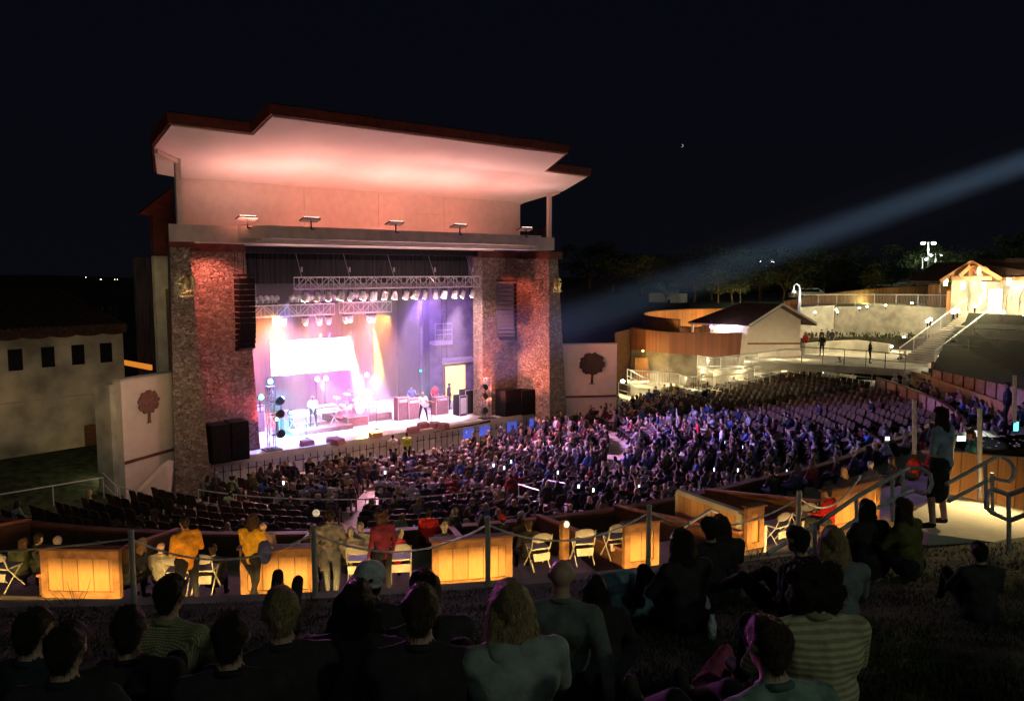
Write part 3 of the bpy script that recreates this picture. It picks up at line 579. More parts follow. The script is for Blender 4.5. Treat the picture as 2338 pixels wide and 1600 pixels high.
# inner walls of the stage
g = MB(); g.box((32.2, 44.6, 5.9), (7.0, .3, 11.2)); part(g, 'side_wall', 'stage_wall', sh)
g = MB(); g.box((28.75, 46.5, 5.9), (.3, 3.7, 11.2)); part(g, 'return_wall', 'dark_curtain', sh); g = MB(); g.box((28.95, 44.38, 5.9), (.5, .14, 9.4)); part(g, 'column', 'dark_curtain', sh)
g = MB(); g.box((31.3, 44.42, 2.3), (1.75, .06, 2.5)); d_ = part(g, 'doorway', glow('lit_doorway', (1.0, .72, .22), 1.7), sh)  # flat glowing panel stands for the lit corridor behind
g = MB(); g.box((30.38, 44.36, 2.35), (.14, .14, 2.6)); g.box((31.3, 44.36, 3.62), (1.95, .14, .1)); part(g, 'door_frame', 'frame_wood', sh)
g = MB(); g.tube([(30.2, 44.2, 3.95), (32.6, 44.2, 3.95)], .22, 12); part(g, 'duct', 'white_metal', sh)
g = MB(); g.box((31.2, 44.40, 5.2), (3.0, .1, .8)); part(g, 'wall_vent', 'stage_wall', sh)
# backdrop and masking
tag(MB().box((20.2, 47.6, 6.0), (17.0, .12, 9.6)).build('backdrop', 'dark_curtain', loc=(20.2, 47.6, 1.2)), 'tall dark backdrop curtain across the back of the stage', 'curtain')
g = MB()
for k in range(60): g.tube([(15.2 + k * .23, 39.5 + .07 * math.sin(k * 1.7), 9.4), (15.2 + k * .23, 39.5 + .05 * math.cos(k * 1.7), 11.0)], .13, 6)
tag(g.build('border_curtain', 'black_cloth', loc=(21.6, 39.5, 9.4)), 'black pleated border curtain hanging across the top of the stage opening', 'curtain')
g = MB(); a = [ay(556, 578, 43.6), ay(694, 578, 43.6), ay(688, 640, 43.6), ay(652, 694, 43.6), ay(577, 706, 43.6)]; g.prism(a, (0, .12, 0))
tag(g.build('masking_drape', 'black_cloth', loc=a[0]), 'black masking drape cut diagonally behind the left speaker array', 'curtain')
# catwalk cage and ladder at stage right wall
r_ = thing('catwalk_cage', 'small steel lookout cage fixed high on the stage side wall', 'platform', (29.6, 44.2, 6.0)); g = MB()
P0 = ay(985, 770, 44.1); x0, x1 = ay(984, 750, 44.1).x, ay(1022, 750, 44.1).x; zb, zt = ay(984, 778, 44.1).z, ay(984, 738, 44.1).z
for x in (x0, (x0 + x1) / 2, x1): g.bar((x, 43.6, zb), (x, 43.6, zt), .04)
for z in (zb, zb + .45, zb + .75, zt): g.bar((x0, 43.6, z), (x1, 43.6, z), .04)
part(g, 'railing', 'white_metal', r_); g = MB(); g.box(((x0 + x1) / 2, 43.9, zb - .12), (x1 - x0, .8, .24)); part(g, 'floor_plate', 'white_metal', r_)
r_ = MB(); 
for x in (30.2, 30.6): r_.bar((x, 44.35, 3.9), (x, 44.35, 10.6), .04)
for k in range(22): r_.bar((30.2, 44.35, 4.0 + k * .3), (30.6, 44.35, 4.0 + k * .3), .03)
tag(r_.build('wall_ladder', 'black_metal', loc=(30.4, 44.35, 3.9)), 'dark wall ladder running up the inner side wall of the stage', 'ladder')

# ------------------------------------------------------------ wing walls with tree emblems
def tree_outline(s, seed):
    rg = random.Random(seed); pts = []
    for i in range(44):
        a = math.pi * 1.5 + .20 + (2 * math.pi - .40) * i / 43; r = s * (.94 + .13 * abs(math.sin(a * 4.5 + seed)) + .05 * math.sin(a * 15) + rg.uniform(-.03, .03)); pts.append((r * math.cos(a), r * .86 * math.sin(a) + s * .2))
    return pts
def wing(p0, p1, ztop, uvc, s, label, seed, em='iron_emblem'):
    p0 = Vector((*p0, 0)); p1 = Vector((*p1, 0)); d = (p1 - p0).normalized(); n = Vector((d.y, -d.x, 0));  n = n if n.dot(-p0) > 0 else -n
    r = thing('wing_wall', label, 'wall', (p0 + p1) / 2); L = (p1 - p0).length; ang = math.atan2(d.y, d.x); mid = (p0 + p1) / 2
    g = MB(); g.box(mid + Vector((0, 0, ztop / 2)), (L, .45, ztop), ang); part(g, 'wall', 'stucco', r)
    g = MB(); g.box(mid + Vector((0, 0, ztop + .03)), (L + .06, .53, .06), ang); part(g, 'coping', 'fascia', r)
    g = MB(); g.box(mid + n * .235 + Vector((0, 0, 2.15)), (L - .02, .05, .13), ang); part(g, 'band', 'red_beam', r)
    dd = ray(*uvc); t = (p0 - EYE + n * .3).dot(n) / dd.dot(n); c = EYE + dd * t
    def W(x, z): return c + d * x * (1 if d.x > 0 else -1) + Vector((0, 0, z))
    g = MB(); o = tree_outline(s, seed); g.prism([W(x, z) for x, z in o], -n * .05)
    # branches and trunk
    g.prism([W(x * s, z * s) for x, z in ((-.09, -1.35), (-.06, -.7), (-.42, -.45), (-.30, -.42), (-.02, -.60), (.05, -.58), (.35, -.40), (.44, -.45), (.10, -.72), (.10, -1.35), (.26, -1.42), (-.26, -1.42))], -n * .06)
    part(g, 'tree_emblem', em, r); return r
wing((10.2, 36.5), (7.776, 35.06), 5.55, (341, 922), .56, 'left stucco wing wall with an iron tree emblem beside the left stone tower', 1, 'emblem_rust')
wing((33.55, 36.4), (36.85, 34.46), 5.45, (1352, 835), .80, 'right stucco wing wall with an iron tree emblem beside the right stone tower', 2)
g = MB(); q = Vector((7.776, 35.06, 0)); g.box(q + Vector((-.30, .42, 2.72)), (.85, .45, 5.4), math.radians(120)); tag(g.build('return_wall', 'adobe', loc=q), 'narrow return wall at the outer end of the left wing wall', 'wall')
# sloped stair wall below the left wing
a = az(258, 1068, 1.7); g = MB(); p0 = az(250, 1120, .2)
g.prism([(7.75, 34.4, 0), (9.6, 34.9, 0), (9.9, 35.1, 1.9), (9.5, 34.9, 1.75), (7.9, 34.4, .55)], (-.15, .25, 0)); tag(g.build('stair_wall', 'stucco', loc=(8.5, 34.6, 0)), 'low sloping stucco stair wall at the foot of the left wing wall', 'wall')

# ------------------------------------------------------------ lion-like bronze emblems on the towers
def emblem(u, v, Y, h, flip, label):
    c = ay(u, v, Y); r = thing('bronze_sculpture', label, 'sculpture', c); k = h; f = -1 if flip else 1
    g = MB(); W = lambda x, z, y=0: c + Vector((f * x * k, y * k - .12, z * k))
    g.tube([W(-.05, -.28), W(-.10, -.1), W(-.03, .12), W(-.10, .26)], [.14 * k, .17 * k, .13 * k, .09 * k], 10); g.ball(W(-.14, .33), .11 * k, 10, (1.1, .9, .9)); g.tube([W(-.16, .31), W(-.32, .24)], [.06 * k, .035 * k], 8)
    g.tube([W(-.10, .36), W(-.08, .50)], [.04 * k, .01 * k], 6); g.tube([W(-.16, .06), W(-.30, .02), W(-.34, .10)], [.05 * k, .045 * k, .04 * k], 8); g.tube([W(-.02, -.28), W(-.24, -.36)], [.08 * k, .05 * k], 8)
    part(g, 'animal', 'bronze', r, True)
    g = MB(); g.tube([W(.06, -.30), W(.24, -.2), W(.27, .08), W(.18, .30), (W(.24, .46))], [.06 * k, .09 * k, .10 * k, .08 * k, .03 * k], 10); part(g, 'tail', 'bronze', r, True)
    g = MB(); g.tube([W(-.36, -.40), W(-.2, -.46), W(.1, -.44), W(.36, -.48)], [.05 * k, .06 * k, .06 * k, .04 * k], 8); g.tube([W(.30, -.44), W(.38, -.30)], [.05 * k, .02 * k], 6); part(g, 'branch', 'bronze', r, True)
emblem(425, 648, 35.66, 1.05, False, 'bronze squirrel-like sculpture mounted high on the left stone tower')
emblem(1270, 648, 35.66, .95, True, 'bronze sculpture mounted high on the right stone tower')
light('emblem_lamp', 'SPOT', (9.6, 34.2, 6.4), 420, (1, .82, .5), target=ay(425, 648, 35.6), spot_size=.30, spot_blend=.5)
light('emblem_lamp', 'SPOT', (33.2, 34.0, 6.6), 300, (1, .88, .45), target=ay(1270, 648, 35.6), spot_size=.26, spot_blend=.5)

# ------------------------------------------------------------ floodlights on the ledge, washing the soffit
def floodlight(x, y, z, label, e, head=True):
    r = thing('floodlight', label, 'floodlight', (x, y, z), 0, 'floodlights standing on the stage ledge')
    g = MB(); g.bar((0, -.12, -.30), (0, -.12, .10), .05); g.bar((0, -.12, -.28), (.16, -.12, -.28), .05); g.build('arm', 'black_metal', r)
    M = Matrix.Rotation(math.radians(-14), 3, 'X'); g = MB(); g.box((0, 0, .16), (.82, .5, .07), M=M); g.build('housing', 'black_metal', r)
    g = MB(); g.box((0, 0, .205), (.74, .42, .012), M=M); g.build('lens', glow('flood_lens', (1, .72, .62), 14), r)
    g = MB(); g.box((0, -.02, .115), (.88, .48, .012), M=M); g.build('glow_plate', 'white_metal', r)
    light('floodlight_lamp', 'AREA', (x, y + .05, z + .30), e * .37, (1.0, .38, .31), target=(x + .02, y - 1.4, z + 9), shape='RECTANGLE', size=3.2, size_y=.9)
for i, (u, lab, e) in enumerate([(563, 'first black floodlight from the left, above the left line array', 190), (708, 'second floodlight from the left on the stage ledge', 330), (901, 'third floodlight from the left, near the middle of the ledge', 360), (1047, 'fourth floodlight from the left on the stage ledge', 330), (1198, 'last floodlight at the right end of the ledge', 210)]):
    q = ay(u, 518 + (u - 563) * .036, 34.0 if i else 34.9); floodlight(q.x, q.y, 12.22, lab, e)
for x, e in ((13.6, 25), (17.7, 62), (21.7, 75), (26, 58)):
    light('wall_wash', 'AREA', (x, 34.6, 12.25), e * .8, (1.0, .25, .17), target=(x, 37.6, 13.1), shape='RECTANGLE', size=1.2, size_y=.2)
# ------------------------------------------------------------ trusses
def truss(p0, p1, h, dep, label, seg=.62):
    p0 = Vector(p0); p1 = Vector(p1); r = thing('lighting_truss', label, 'truss', p0); L = (p1 - p0).length; d = (p1 - p0).normalized(); bk = Vector((0, dep, 0)); up = Vector((0, 0, h))
    g = MB()
    for o in (bk * 0, bk, up, up + bk): g.tube([p0 + o, p1 + o], .035, 6)
    part(g, 'chord', 'steel', r); n = int(L / seg); g = MB()
    for i in range(n + 1):
        a = p0 + d * (L * i / n); b = p0 + d * (L * min(n, i + 1) / n)
        for o in (bk * 0, bk):
            g.tube([a + o, a + o + up], .018, 5)
            if i < n: g.tube([a + o + (up if i % 2 else Vector()), b + o + (Vector() if i % 2 else up)], .018, 5)
        g.tube([a, a + bk], .018, 5); g.tube([a + up, a + up + bk], .018, 5)
    part(g, 'lacing', 'steel', r); return r
UT0, UT1 = ay(683, 657, 37.6), ay(1096, 655, 37.6)
truss((UT0.x, 37.6, 9.13), (UT1.x, 37.6, 9.13), .60, .6, 'long upper lighting truss hung with a full row of lit par cans')
LT = 41.5; a0 = ay(577, 728, LT); a1 = ay(764, 722, LT); a2 = ay(779, 712, LT); a3 = ay(888, 711, LT)
truss((a0.x, LT, 7.55), (a1.x, LT, 7.58), .62, .55, 'lower left lighting truss above the white screen')
truss((a2.x, LT - .3, 7.62), (a3.x, LT - .3, 7.62), .62, .55, 'lower right lighting truss above the drum kit')
for i, (x, y, z) in enumerate([(x, 37.9, 9.7) for x in np.linspace(UT0.x + .3, UT1.x - .3, 5)] + [(x, LT + .2, 8.1) for x in np.linspace(a0.x + .3, a3.x - .3, 4)]):
    g = MB(); g.tube([(x, y, z), (x, y + (.7 if i < 5 else 0), 11.0)], .012, 4); g.tube([(x, y, z + .3), (x, y, z + .55)], .05, 6)
    tag(g.build('hoist_chain', 'galv', loc=(x, y, z)), f'thin hoist chain carrying the {"upper" if i < 5 else "lower"} lighting truss, {nth(i % 5 + 1)} from the left', 'chain', 'hoist chains of the trusses')
# par cans
def parcan_proto(kind):
    r = thing('par_can', '', 'stage light', (0, 0, 0), 0, 'par cans under the upper truss'); g = MB(); M = Matrix.Rotation(math.radians(28), 3, 'X')
    g.lathe([(.07, .42), (.11, .36), (.125, .1), (.14, 0)], (0, 0, -.55), 14, M); g.build('can', 'white_metal', r)
    g = MB(); g.lathe([(.128, -.012), (.128, .004)], (0, 0, -.55), 14, M); g.build('lens', glow('par_lens_' + kind, {'w': (1, .80, .72), 'a': (1, .62, .30), 'b': (.35, .35, 1)}[kind], 60), r)
    g = MB(); g.bar((-.15, 0, -.38), (-.15, 0, -.05), .02); g.bar((.15, 0, -.38), (.15, 0, -.05), .02); g.bar((-.15, 0, -.05), (.15, 0, -.05), .02); g.bar((0, 0, -.05), (0, 0, .06), .025); g.build('yoke', 'black_metal', r); return r
protos = {k: parcan_proto(k) for k in 'wab'}; used = set(); rg = random.Random(5); NP = 34
for i in range(NP):
    k = 'b' if i == NP - 1 else ('a' if i in (2, 6, 9, 33 - 1) else 'w'); x = UT0.x + .25 + (UT1.x - UT0.x - .5) * (i + rg.uniform(-.25, .25)) / (NP - 1)
    lab = {'w': 'white lit par can hanging in the full row under the upper truss', 'a': 'amber tinted par can in the row under the upper truss', 'b': 'blue lit par can at the right end of the upper truss'}[k]
    o = protos[k] if k not in used else dup(protos[k]); used.add(k); o['label'] = lab.replace('hanging in the full row', 'in the row') + f', {nth(i + 1)} from the left'; o.location = (x, 37.6 + (i % 2) * .6, 9.13 - .03); o.rotation_euler = (rg.uniform(-.1, .1), rg.uniform(-.12, .12), rg.uniform(-.4, .4))
# moving heads on the lower trusses
def head_proto(label, up):
    r = thing('moving_light', label, 'stage light', (0, 0, 0)); s = 1 if up else -1
    g = MB(); g.box((0, 0, s * .06), (.30, .26, .12)); g.build('base', 'black_metal', r)
    g = MB(); g.bar((-.17, 0, s * .12), (-.17, 0, s * .42), .05); g.bar((.17, 0, s * .12), (.17, 0, s * .42), .05); g.build('yoke', 'steel', r)
    g = MB(); g.lathe([(.09, -.17), (.13, -.1), (.14, .12), (.12, .18)], (0, 0, s * .36), 14, Matrix.Rotation(math.radians(70 if up else 200), 3, 'X')); g.build('head', 'white_metal', r); return r
up0 = head_proto('', True); ups = [595, 607, 619, 631, 668, 680, 692, 703, 712, 741, 752, 763, 812, 824, 836]
for i, u in enumerate(ups):
    q = ay(u, 700, LT + .2); o = up0 if i == 0 else dup(up0); o.location = (q.x, LT + .25, 8.2 if u < 770 else 8.26); o.rotation_euler = (0, 0, i * .3)
    o['label'] = f'pale moving light standing on top of the lower lighting truss, {nth(i + 1)} from the left'; o['group'] = 'moving lights on top of the lower trusses'
BEAMS = [(577, 739, (1, .10, .95), (590, 1000), 400, 'magenta'), (632, 738, (1, .78, .10), (665, 900), 2600, 'yellow'), (648, 737, (1, .86, .22), (700, 940), 1500, 'yellow white'), (698, 737, (1, .72, .15), (725, 900), 1100, 'amber'), (730, 736, (1, .88, .18), (735, 900), 2600, 'bright yellow'), (751, 735, (.36, .12, 1), (752, 900), 1800, 'violet'), (790, 732, (1, .85, .12), (845, 1000), 3400, 'yellow'), (800, 730, (.8, .4, 1), (800, 900), 900, 'lilac'), (853, 730, (1, .85, .15), (880, 1010), 3400, 'yellow'), (845, 731, (.7, .5, 1), (835, 900), 900, 'lilac')]
dn = {}
for i, (u, v, c, tg, e, cn) in enumerate(BEAMS):
    q = ay(u, v, LT + .2); o = head_proto(f'{cn} moving light hanging below the lower truss, {["leftmost", "second", "third", "fourth", "fifth", "sixth", "seventh", "eighth", "last", "ninth"][i]} along it', False); o['group'] = 'moving lights hanging below the lower trusses'
    o.location = (q.x, LT + .25, q.z + .42)
    g = MB(); g.ball((0, -.03, -.48), .11, 12, (1, 1, .7)); g.build('lens', glow('lens_' + cn, c, 22), o)
    light('beam_lamp', 'SPOT', (q.x, LT + .15, q.z - .40), e * 30, c, target=az(tg[0], tg[1], 1.2) if tg[1] > 950 else ay(tg[0], tg[1], 45.5), spot_size=math.radians(12), spot_blend=.7, shadow_soft_size=.05)
# screen
r_ = thing('video_screen', 'blank glowing white video screen hanging at the back of the stage', 'screen', (20.6, 44.0, 3.98)); sx0, sx1 = ay(618, 800, 44).x, ay(799, 800, 44).x
g = MB(); g.box(((sx0 + sx1) / 2, 44.06, 5.0), (sx1 - sx0 + .1, .06, 2.14)); part(g, 'frame', 'black_box', r_)
g = MB(); g.box(((sx0 + sx1) / 2, 44.02, 5.0), (sx1 - sx0, .02, 2.04)); part(g, 'panel', glow('screen_white', (1.0, .90, .98), 1.8), r_)
# cyan and blue heads at stage left and along the back
for i, (u, v, Y, c, e, lab) in enumerate([(615, 869, 39.2, (.12, .75, 1), 900, 'cyan stage light, upper one at the left edge of the stage'), (594, 905, 38.9, (.05, .8, 1), 900, 'cyan stage light, lower one at the left edge of the stage'), (642, 909, 39.6, (.15, .6, 1), 300, 'small blue stage light beside the left tower of lamps'), (722, 864, 43.5, (.55, .85, 1), 900, 'pale blue stage light below the white screen'), (742, 862, 43.5, (.7, .7, 1), 500, 'lilac stage light beside the pale blue one below the screen'), (835, 854, 43.0, (.8, .85, 1), 700, 'white stage light above the drum kit'), (958, 845, 43.5, (.0, .75, .9), 60, 'single turquoise stage light at the right of the backdrop'), (662, 940, 40, (.3, .9, 1), 200, 'cyan stage light near the keyboards'), (630, 955, 39.2, (.2, .7, 1), 200, 'low cyan stage light near the floor at stage left')]):
    q = ay(u, v, Y); r = thing('stage_light', lab, 'stage light', q); g = MB(); g.ball((0, -.12, 0), .13 if e > 250 else .08, 12); g.build('lens', glow(f'blue_lens{i}', c, 20 if e > 100 else 5), r)
    g = MB(); g.lathe([(.08, -.12), (.15, -.02), (.15, .12)], (0, -.0, 0), 12, Matrix.Rotation(math.radians(90), 3, 'X')); g.build('housing', 'black_metal', r); g = MB(); g.bar((0, .05, 0), (0, .05, -(q.z - 1.2) if v < 900 and u > 700 else -.8), .04); g.build('stand', 'black_metal', r)
    light('cyan_lamp', 'SPOT', q + Vector((.05, -.3, 0)), e * 5, c, target=q + Vector((1.6, .6, -2.0)), spot_size=math.radians(50), spot_blend=.6, shadow_soft_size=.08)
# lamp towers
def lamp_tower(u, v, Y, H, lab, n, col):
    b = ay(u, v, Y); b.z = ZS; r = thing('lamp_tower', lab, 'lamp tower', b); g = MB()
    for sx in (-.15, .15):
        for sy in (-.15, .15): g.tube([(sx, sy, 0), (sx, sy, H)], .022, 6)
    for k in range(int(H / .3)):
        z = k * .3; s = 1 if k % 2 else -1
        for a in ((-.15, -.15, .15, -.15), (-.15, .15, .15, .15), (-.15, -.15, -.15, .15), (.15, -.15, .15, .15)): g.tube([(a[0], a[1], z if s > 0 else z + .3), (a[2], a[3], z + .3 if s > 0 else z)], .012, 4); g.tube([(a[0], a[1], z), (a[2], a[3], z)], .012, 4)
    g.build('mast', 'steel', r); g = MB(); g.box((0, 0, .03), (.8, .8, .05)); g.build('base_plate', 'black_metal', r); g = MB(); g.box((0, 0, H + .02), (.36, .36, .04)); g.build('top_plate', 'steel', r)
    for z in n:
        g = MB(); x = col; g.lathe([(.10, -.2), (.19, -.1), (.21, .12), (.19, .19)], (x, -.12, z), 14, Matrix.Rotation(math.radians(65), 3, 'X')); g.bar((0, 0, z), (x, -.05, z), .06); hd = g.build('lamp_head', 'black_metal', r)
        g = MB(); g.ball((x, -.30, z - .06), .05, 8); g.build('lens', glow('small_lens', (.75, .80, 1), 2), hd)
lamp_tower(621, 1026, 37.4, 3.15, 'tall lamp tower at the left front corner of the stage', (2.4, 1.75, .75), .42)
lamp_tower(1113, 955, 37.3, 2.45, 'lamp tower at the right front corner of the stage', (1.9, 1.35, .5), -.36)
mk('array_grille', (.035, .032, .045), .6, 30, .3)
# line arrays and subs
def line_array(u0, u1, v0, v1, Y, n, curve, lab, yaw, gr=None):
    t = ay((u0 + u1) / 2, v0, Y); bz = ay((u0 + u1) / 2, v1, Y).z; w = abs(ay(u1, v0, Y).x - ay(u0, v0, Y).x); H = t.z - bz; r = thing('line_array', lab, 'speaker array', (t.x, Y, t.z)); h = H / n
    g = MB(); g.box((0, 0, .14), (w * .9, .6, .12)); g.tube([(0, 0, .2), (0, 0, 10.9 - t.z)], .02, 5); g.tube([(-.3, .3, .2), (-.3, .3, 10.9 - t.z)], .02, 5); g.build('flying_frame', 'black_metal', r)
    y = 0; z = 0; a = 0
    for k in range(n):
        a = math.radians(curve) * max(0, (k - n * .45) / (n * .55)) ** 1.6; g = MB(); M = Matrix.Rotation(yaw, 3, 'Z') @ Matrix.Rotation(-a, 3, 'X')
        c = Vector((0, 0, 0)) + Vector((0, y, z)); yy = Matrix.Rotation(yaw, 3, 'Z') @ Vector((0, y, z - h / 2))
        g.prism([yy + M @ Vector(p) for p in ((-w * .42, -.36, -h * .47), (-w * .42, -.36, h * .47), (-w * .42, .34, h * .36), (-w * .42, .34, -h * .36))], M @ Vector((w * .84, 0, 0)))
        cb = g.build('cabinet', 'black_box', r)
        if gr: g = MB(); g.prism([yy + M @ Vector(p) for p in ((-w * .40, -.375, -h * .42), (-w * .40, -.375, h * .42), (w * .40, -.375, h * .42), (w * .40, -.375, -h * .42))], M @ Vector((0, .012, 0))); g.build('grille', gr, cb)
        y += math.sin(a) * h; z -= math.cos(a) * h
    return r
line_array(536, 578, 634, 800, 36.9, 13, 22, 'tall black line array speaker hanging in front of the left stone wall', 0)
line_array(1138, 1176, 645, 775, 37.3, 13, 34, 'curved black line array speaker hanging in front of the right stone wall', math.radians(-52), 'array_grille')
def sub(u0, u1, v0, v1, Y, lab, gg):
    a = ay(u0, v1, Y); b = ay(u1, v1, Y); h = ay(u0, v0, Y).z - ZS; r = thing('subwoofer', lab, 'speaker', ((a.x + b.x) / 2, Y + .5, ZS), 0, gg); w = b.x - a.x - .02
    g = MB(); g.box((0, 0, h / 2), (w, 1.0, h)); g.build('cabinet', 'black_box', r)
    g = MB(); 
    for z in (h * .27, h * .75): g.box((0, -.505, z), (w * .9, .012, h * .42))
    g.build('grille', 'black_cloth', r)
sub(485, 529, 972, 1050, 36.2, 'left black subwoofer stack of the pair beside the left tower', 'subwoofers on the left of the stage')
sub(530, 571, 964, 1042, 36.25, 'right black subwoofer stack of the pair beside the left tower', 'subwoofers on the left of the stage')
sub(1154, 1191, 892, 946, 36.8, 'left black subwoofer stack of the pair under the right line array', 'subwoofers on the right of the stage')
sub(1192, 1229, 892, 944, 36.7, 'right black subwoofer stack of the pair under the right line array', 'subwoofers on the right of the stage')
# backline
def cabx(u, v, size, mat, name, lab, cat, details=None, z=ZS, rz=0):
    b = az(u, v, z); r = thing(name, lab, cat, b, rz); g = MB(); g.box((0, size[1] / 2, size[2] / 2), size); g.build('case', mat, r)
    g = MB(); w, d, h = size
    for x in (-w / 2, w / 2): g.bar((x, 0, 0), (x, 0, h), .03)
    for zz in (0.01, h): g.bar((-w / 2, 0, zz), (w / 2, 0, zz), .03)
    g.build('trim', 'white_metal' if mat != 'cab_red' else 'steel', r)
    if details == 'amp':
        g = MB(); g.box((0, -.012, h * .35), (w * .86, .01, h * .6)); g.build('grille', 'cab_cloth', r); g = MB(); g.box((0, -.015, h * .86), (w * .8, .01, h * .14)); g.build('control_panel', 'steel', r)
    if details == 'slats':
        g = MB(); g.box((0, -.012, h * .5), (w * .8, .01, h * .8)); g.build('front_panel', 'white_metal', r)
    return r
mk('cab_red', (.28, .12, .12), .7); mk('cab_cloth', (.22, .12, .13), .9)
cabx(922, 958, (.75, .5, 1.35), 'cab_red', 'amplifier', 'tall amplifier cabinet left of the standing guitarist', 'amplifier', 'amp')
cabx(946, 956, (.75, .5, 1.25), 'cab_red', 'amplifier', 'amplifier cabinet right behind the guitarist', 'amplifier', 'amp')
cabx(1010, 945, (.9, .6, 1.1), 'cab_red', 'amplifier', 'slanted amplifier right of the guitarist', 'amplifier', 'amp')
cabx(1058, 948, (.55, .7, 1.25), 'black_box', 'flight_case', 'black flight case in front of the lit doorway', 'flight case', 'slats')
cabx(1072, 944, (.6, .7, 1.5), 'black_box', 'flight_case', 'tall black flight case nearest the right stone wall', 'flight case')
cabx(1000, 930, (.7, .5, .9), 'black_box', 'flight_case', 'low dark case behind the slanted amplifier', 'flight case')
cabx(652, 985, (.7, .5, .75), 'cab_red', 'amplifier', 'small amplifier beside the left lamp tower', 'amplifier', 'amp')
cabx(596, 985, (.45, .45, 1.5), 'cab_red', 'amplifier', 'monitor speaker standing against the left stone wall', 'speaker', 'amp')
# wedges
for i, (u, v, rz, lab) in enumerate([(707, 1018, .1, 'wedge monitor at the left of the stage front'), (762, 1012, -.3, 'wedge monitor beside the pile at stage front'), (782, 1014, .5, 'small wedge monitor right of the pile at the stage front'), (863, 999, 0, 'small wedge monitor near the middle of the stage front'), (950, 988, .1, 'low wedge monitor in front of the guitarist'), (972, 977, .0, 'wide wedge monitor by the guitarist feet'), (1003, 976, .3, 'dark wedge monitor right of the guitarist'), (1022, 978, .5, 'rightmost wedge monitor at the stage front')]):
    b = az(u, v, ZS); r = thing('wedge_monitor', lab, 'monitor speaker', b, rz, 'wedge monitors along the stage front'); w = .62
    g = MB(); g.prism([(-w / 2, 0, 0), (-w / 2, .5, 0), (-w / 2, .42, .32), (-w / 2, .08, .26)], (w, 0, 0)); g.build('cabinet', 'cab_red', r); g = MB(); g.prism([(-w * .42, .10, .27), (-w * .42, .40, .325), (-w * .42, .40, .335), (-w * .42, .10, .28)], (w * .84, 0, 0)); g.build('grille', 'cab_cloth', r)
# drum riser and kit
b = az(838, 962, ZS); r = thing('drum_riser', 'low carpeted riser under the drum kit', 'riser', b); g = MB(); g.box((0, 1.2, .2), (3.4, 2.4, .4)); g.build('deck', 'cab_red', r)
g = MB(); g.box((0, -.01, .2), (3.2, .03, .3)); g.build('skirt', 'cab_cloth', r)
k = thing('drum_kit', 'white drum kit with cymbals on the riser in strong light', 'drum kit', b + Vector((-.1, .9, .4)), .1); mk('drum_shell', (.8, .78, .76), .3); X90 = Matrix.Rotation(math.radians(90), 3, 'X')
g = MB(); g.lathe([(.28, -.2), (.29, -.2), (.29, .2), (.28, .2)], (0, 0, .30), 20, X90); g.build('bass_drum', 'drum_shell', k)
for x, y, z, rr in ((-.25, .0, .72, .15), (.2, 0, .74, .15), (.62, .3, .42, .21), (-.62, .35, .62, .18), (-.95, .2, .5, .2), (.98, .1, .48, .2)):
    g = MB(); g.lathe([(rr * .98, -.12), (rr, -.12), (rr, .12), (rr * .98, .12)], (x, y, z), 18, Matrix.Rotation(math.radians(18), 3, 'X')); g.bar((x, y, 0), (x, y, z - .1), .025); g.build('drum', 'drum_shell', k)
for x, y, z in ((-.75, 0, 1.25), (.7, 0, 1.3), (-.35, .2, 1.4), (1.15, .3, 1.1), (-1.2, .4, 1.05)):
    g = MB(); g.lathe([(.02, .03), (.24, 0), (.24, -.006)], (x, y, z), 20, Matrix.Rotation(math.radians(20), 3, 'X')); g.tube([(x, y, 0), (x, y, z)], .012, 5); g.build('cymbal', 'steel', k)
b = az(818, 972, ZS); cabx(818, 972, (1.3, .6, .55), 'cab_red', 'flight_case', 'low case on the floor left of the drum riser', 'flight case')
# keyboards
b = az(728, 988, ZS); r = thing('keyboard_rig', 'bank of keyboards on a platform at stage left', 'keyboard', b); g = MB(); g.box((.3, .9, .12), (3.6, 1.8, .24)); g.build('platform', 'cab_red', r)
mk('key_white', (.8, .8, .8), .4)
for i, (x, y, z, w) in enumerate([(-.75, .9, .95, 1.15), (-.75, 1.0, 1.12, 1.1), (.85, 1.0, .95, 1.5), (.9, 1.1, 1.13, 1.4), (.95, 1.15, 1.30, 1.2)]):
    g = MB(); g.box((x, y, z), (w, .36, .09)); kb = g.build('keyboard', 'key_white', r)
    g = MB()
    for q in range(int(w / .045)): 
        if q % 7 not in (2, 6): g.box((x - w / 2 + .05 + q * .045, y - .06, z + .05), (.02, .12, .012))
    g.build('black_keys', 'black_box', kb)
g = MB()
for x in (-1.1, -.4, .4, 1.4): g.bar((x - .25, .9, .24), (x + .25, 1.0, .95), .04); g.bar((x + .25, .9, .24), (x - .25, 1.0, .95), .04)
g.build('stand', 'steel', r)
g = MB(); g.box((-1.3, 1.2, .75), (.5, .5, 1.0)); g.build('organ_cabinet', 'cab_red', r)
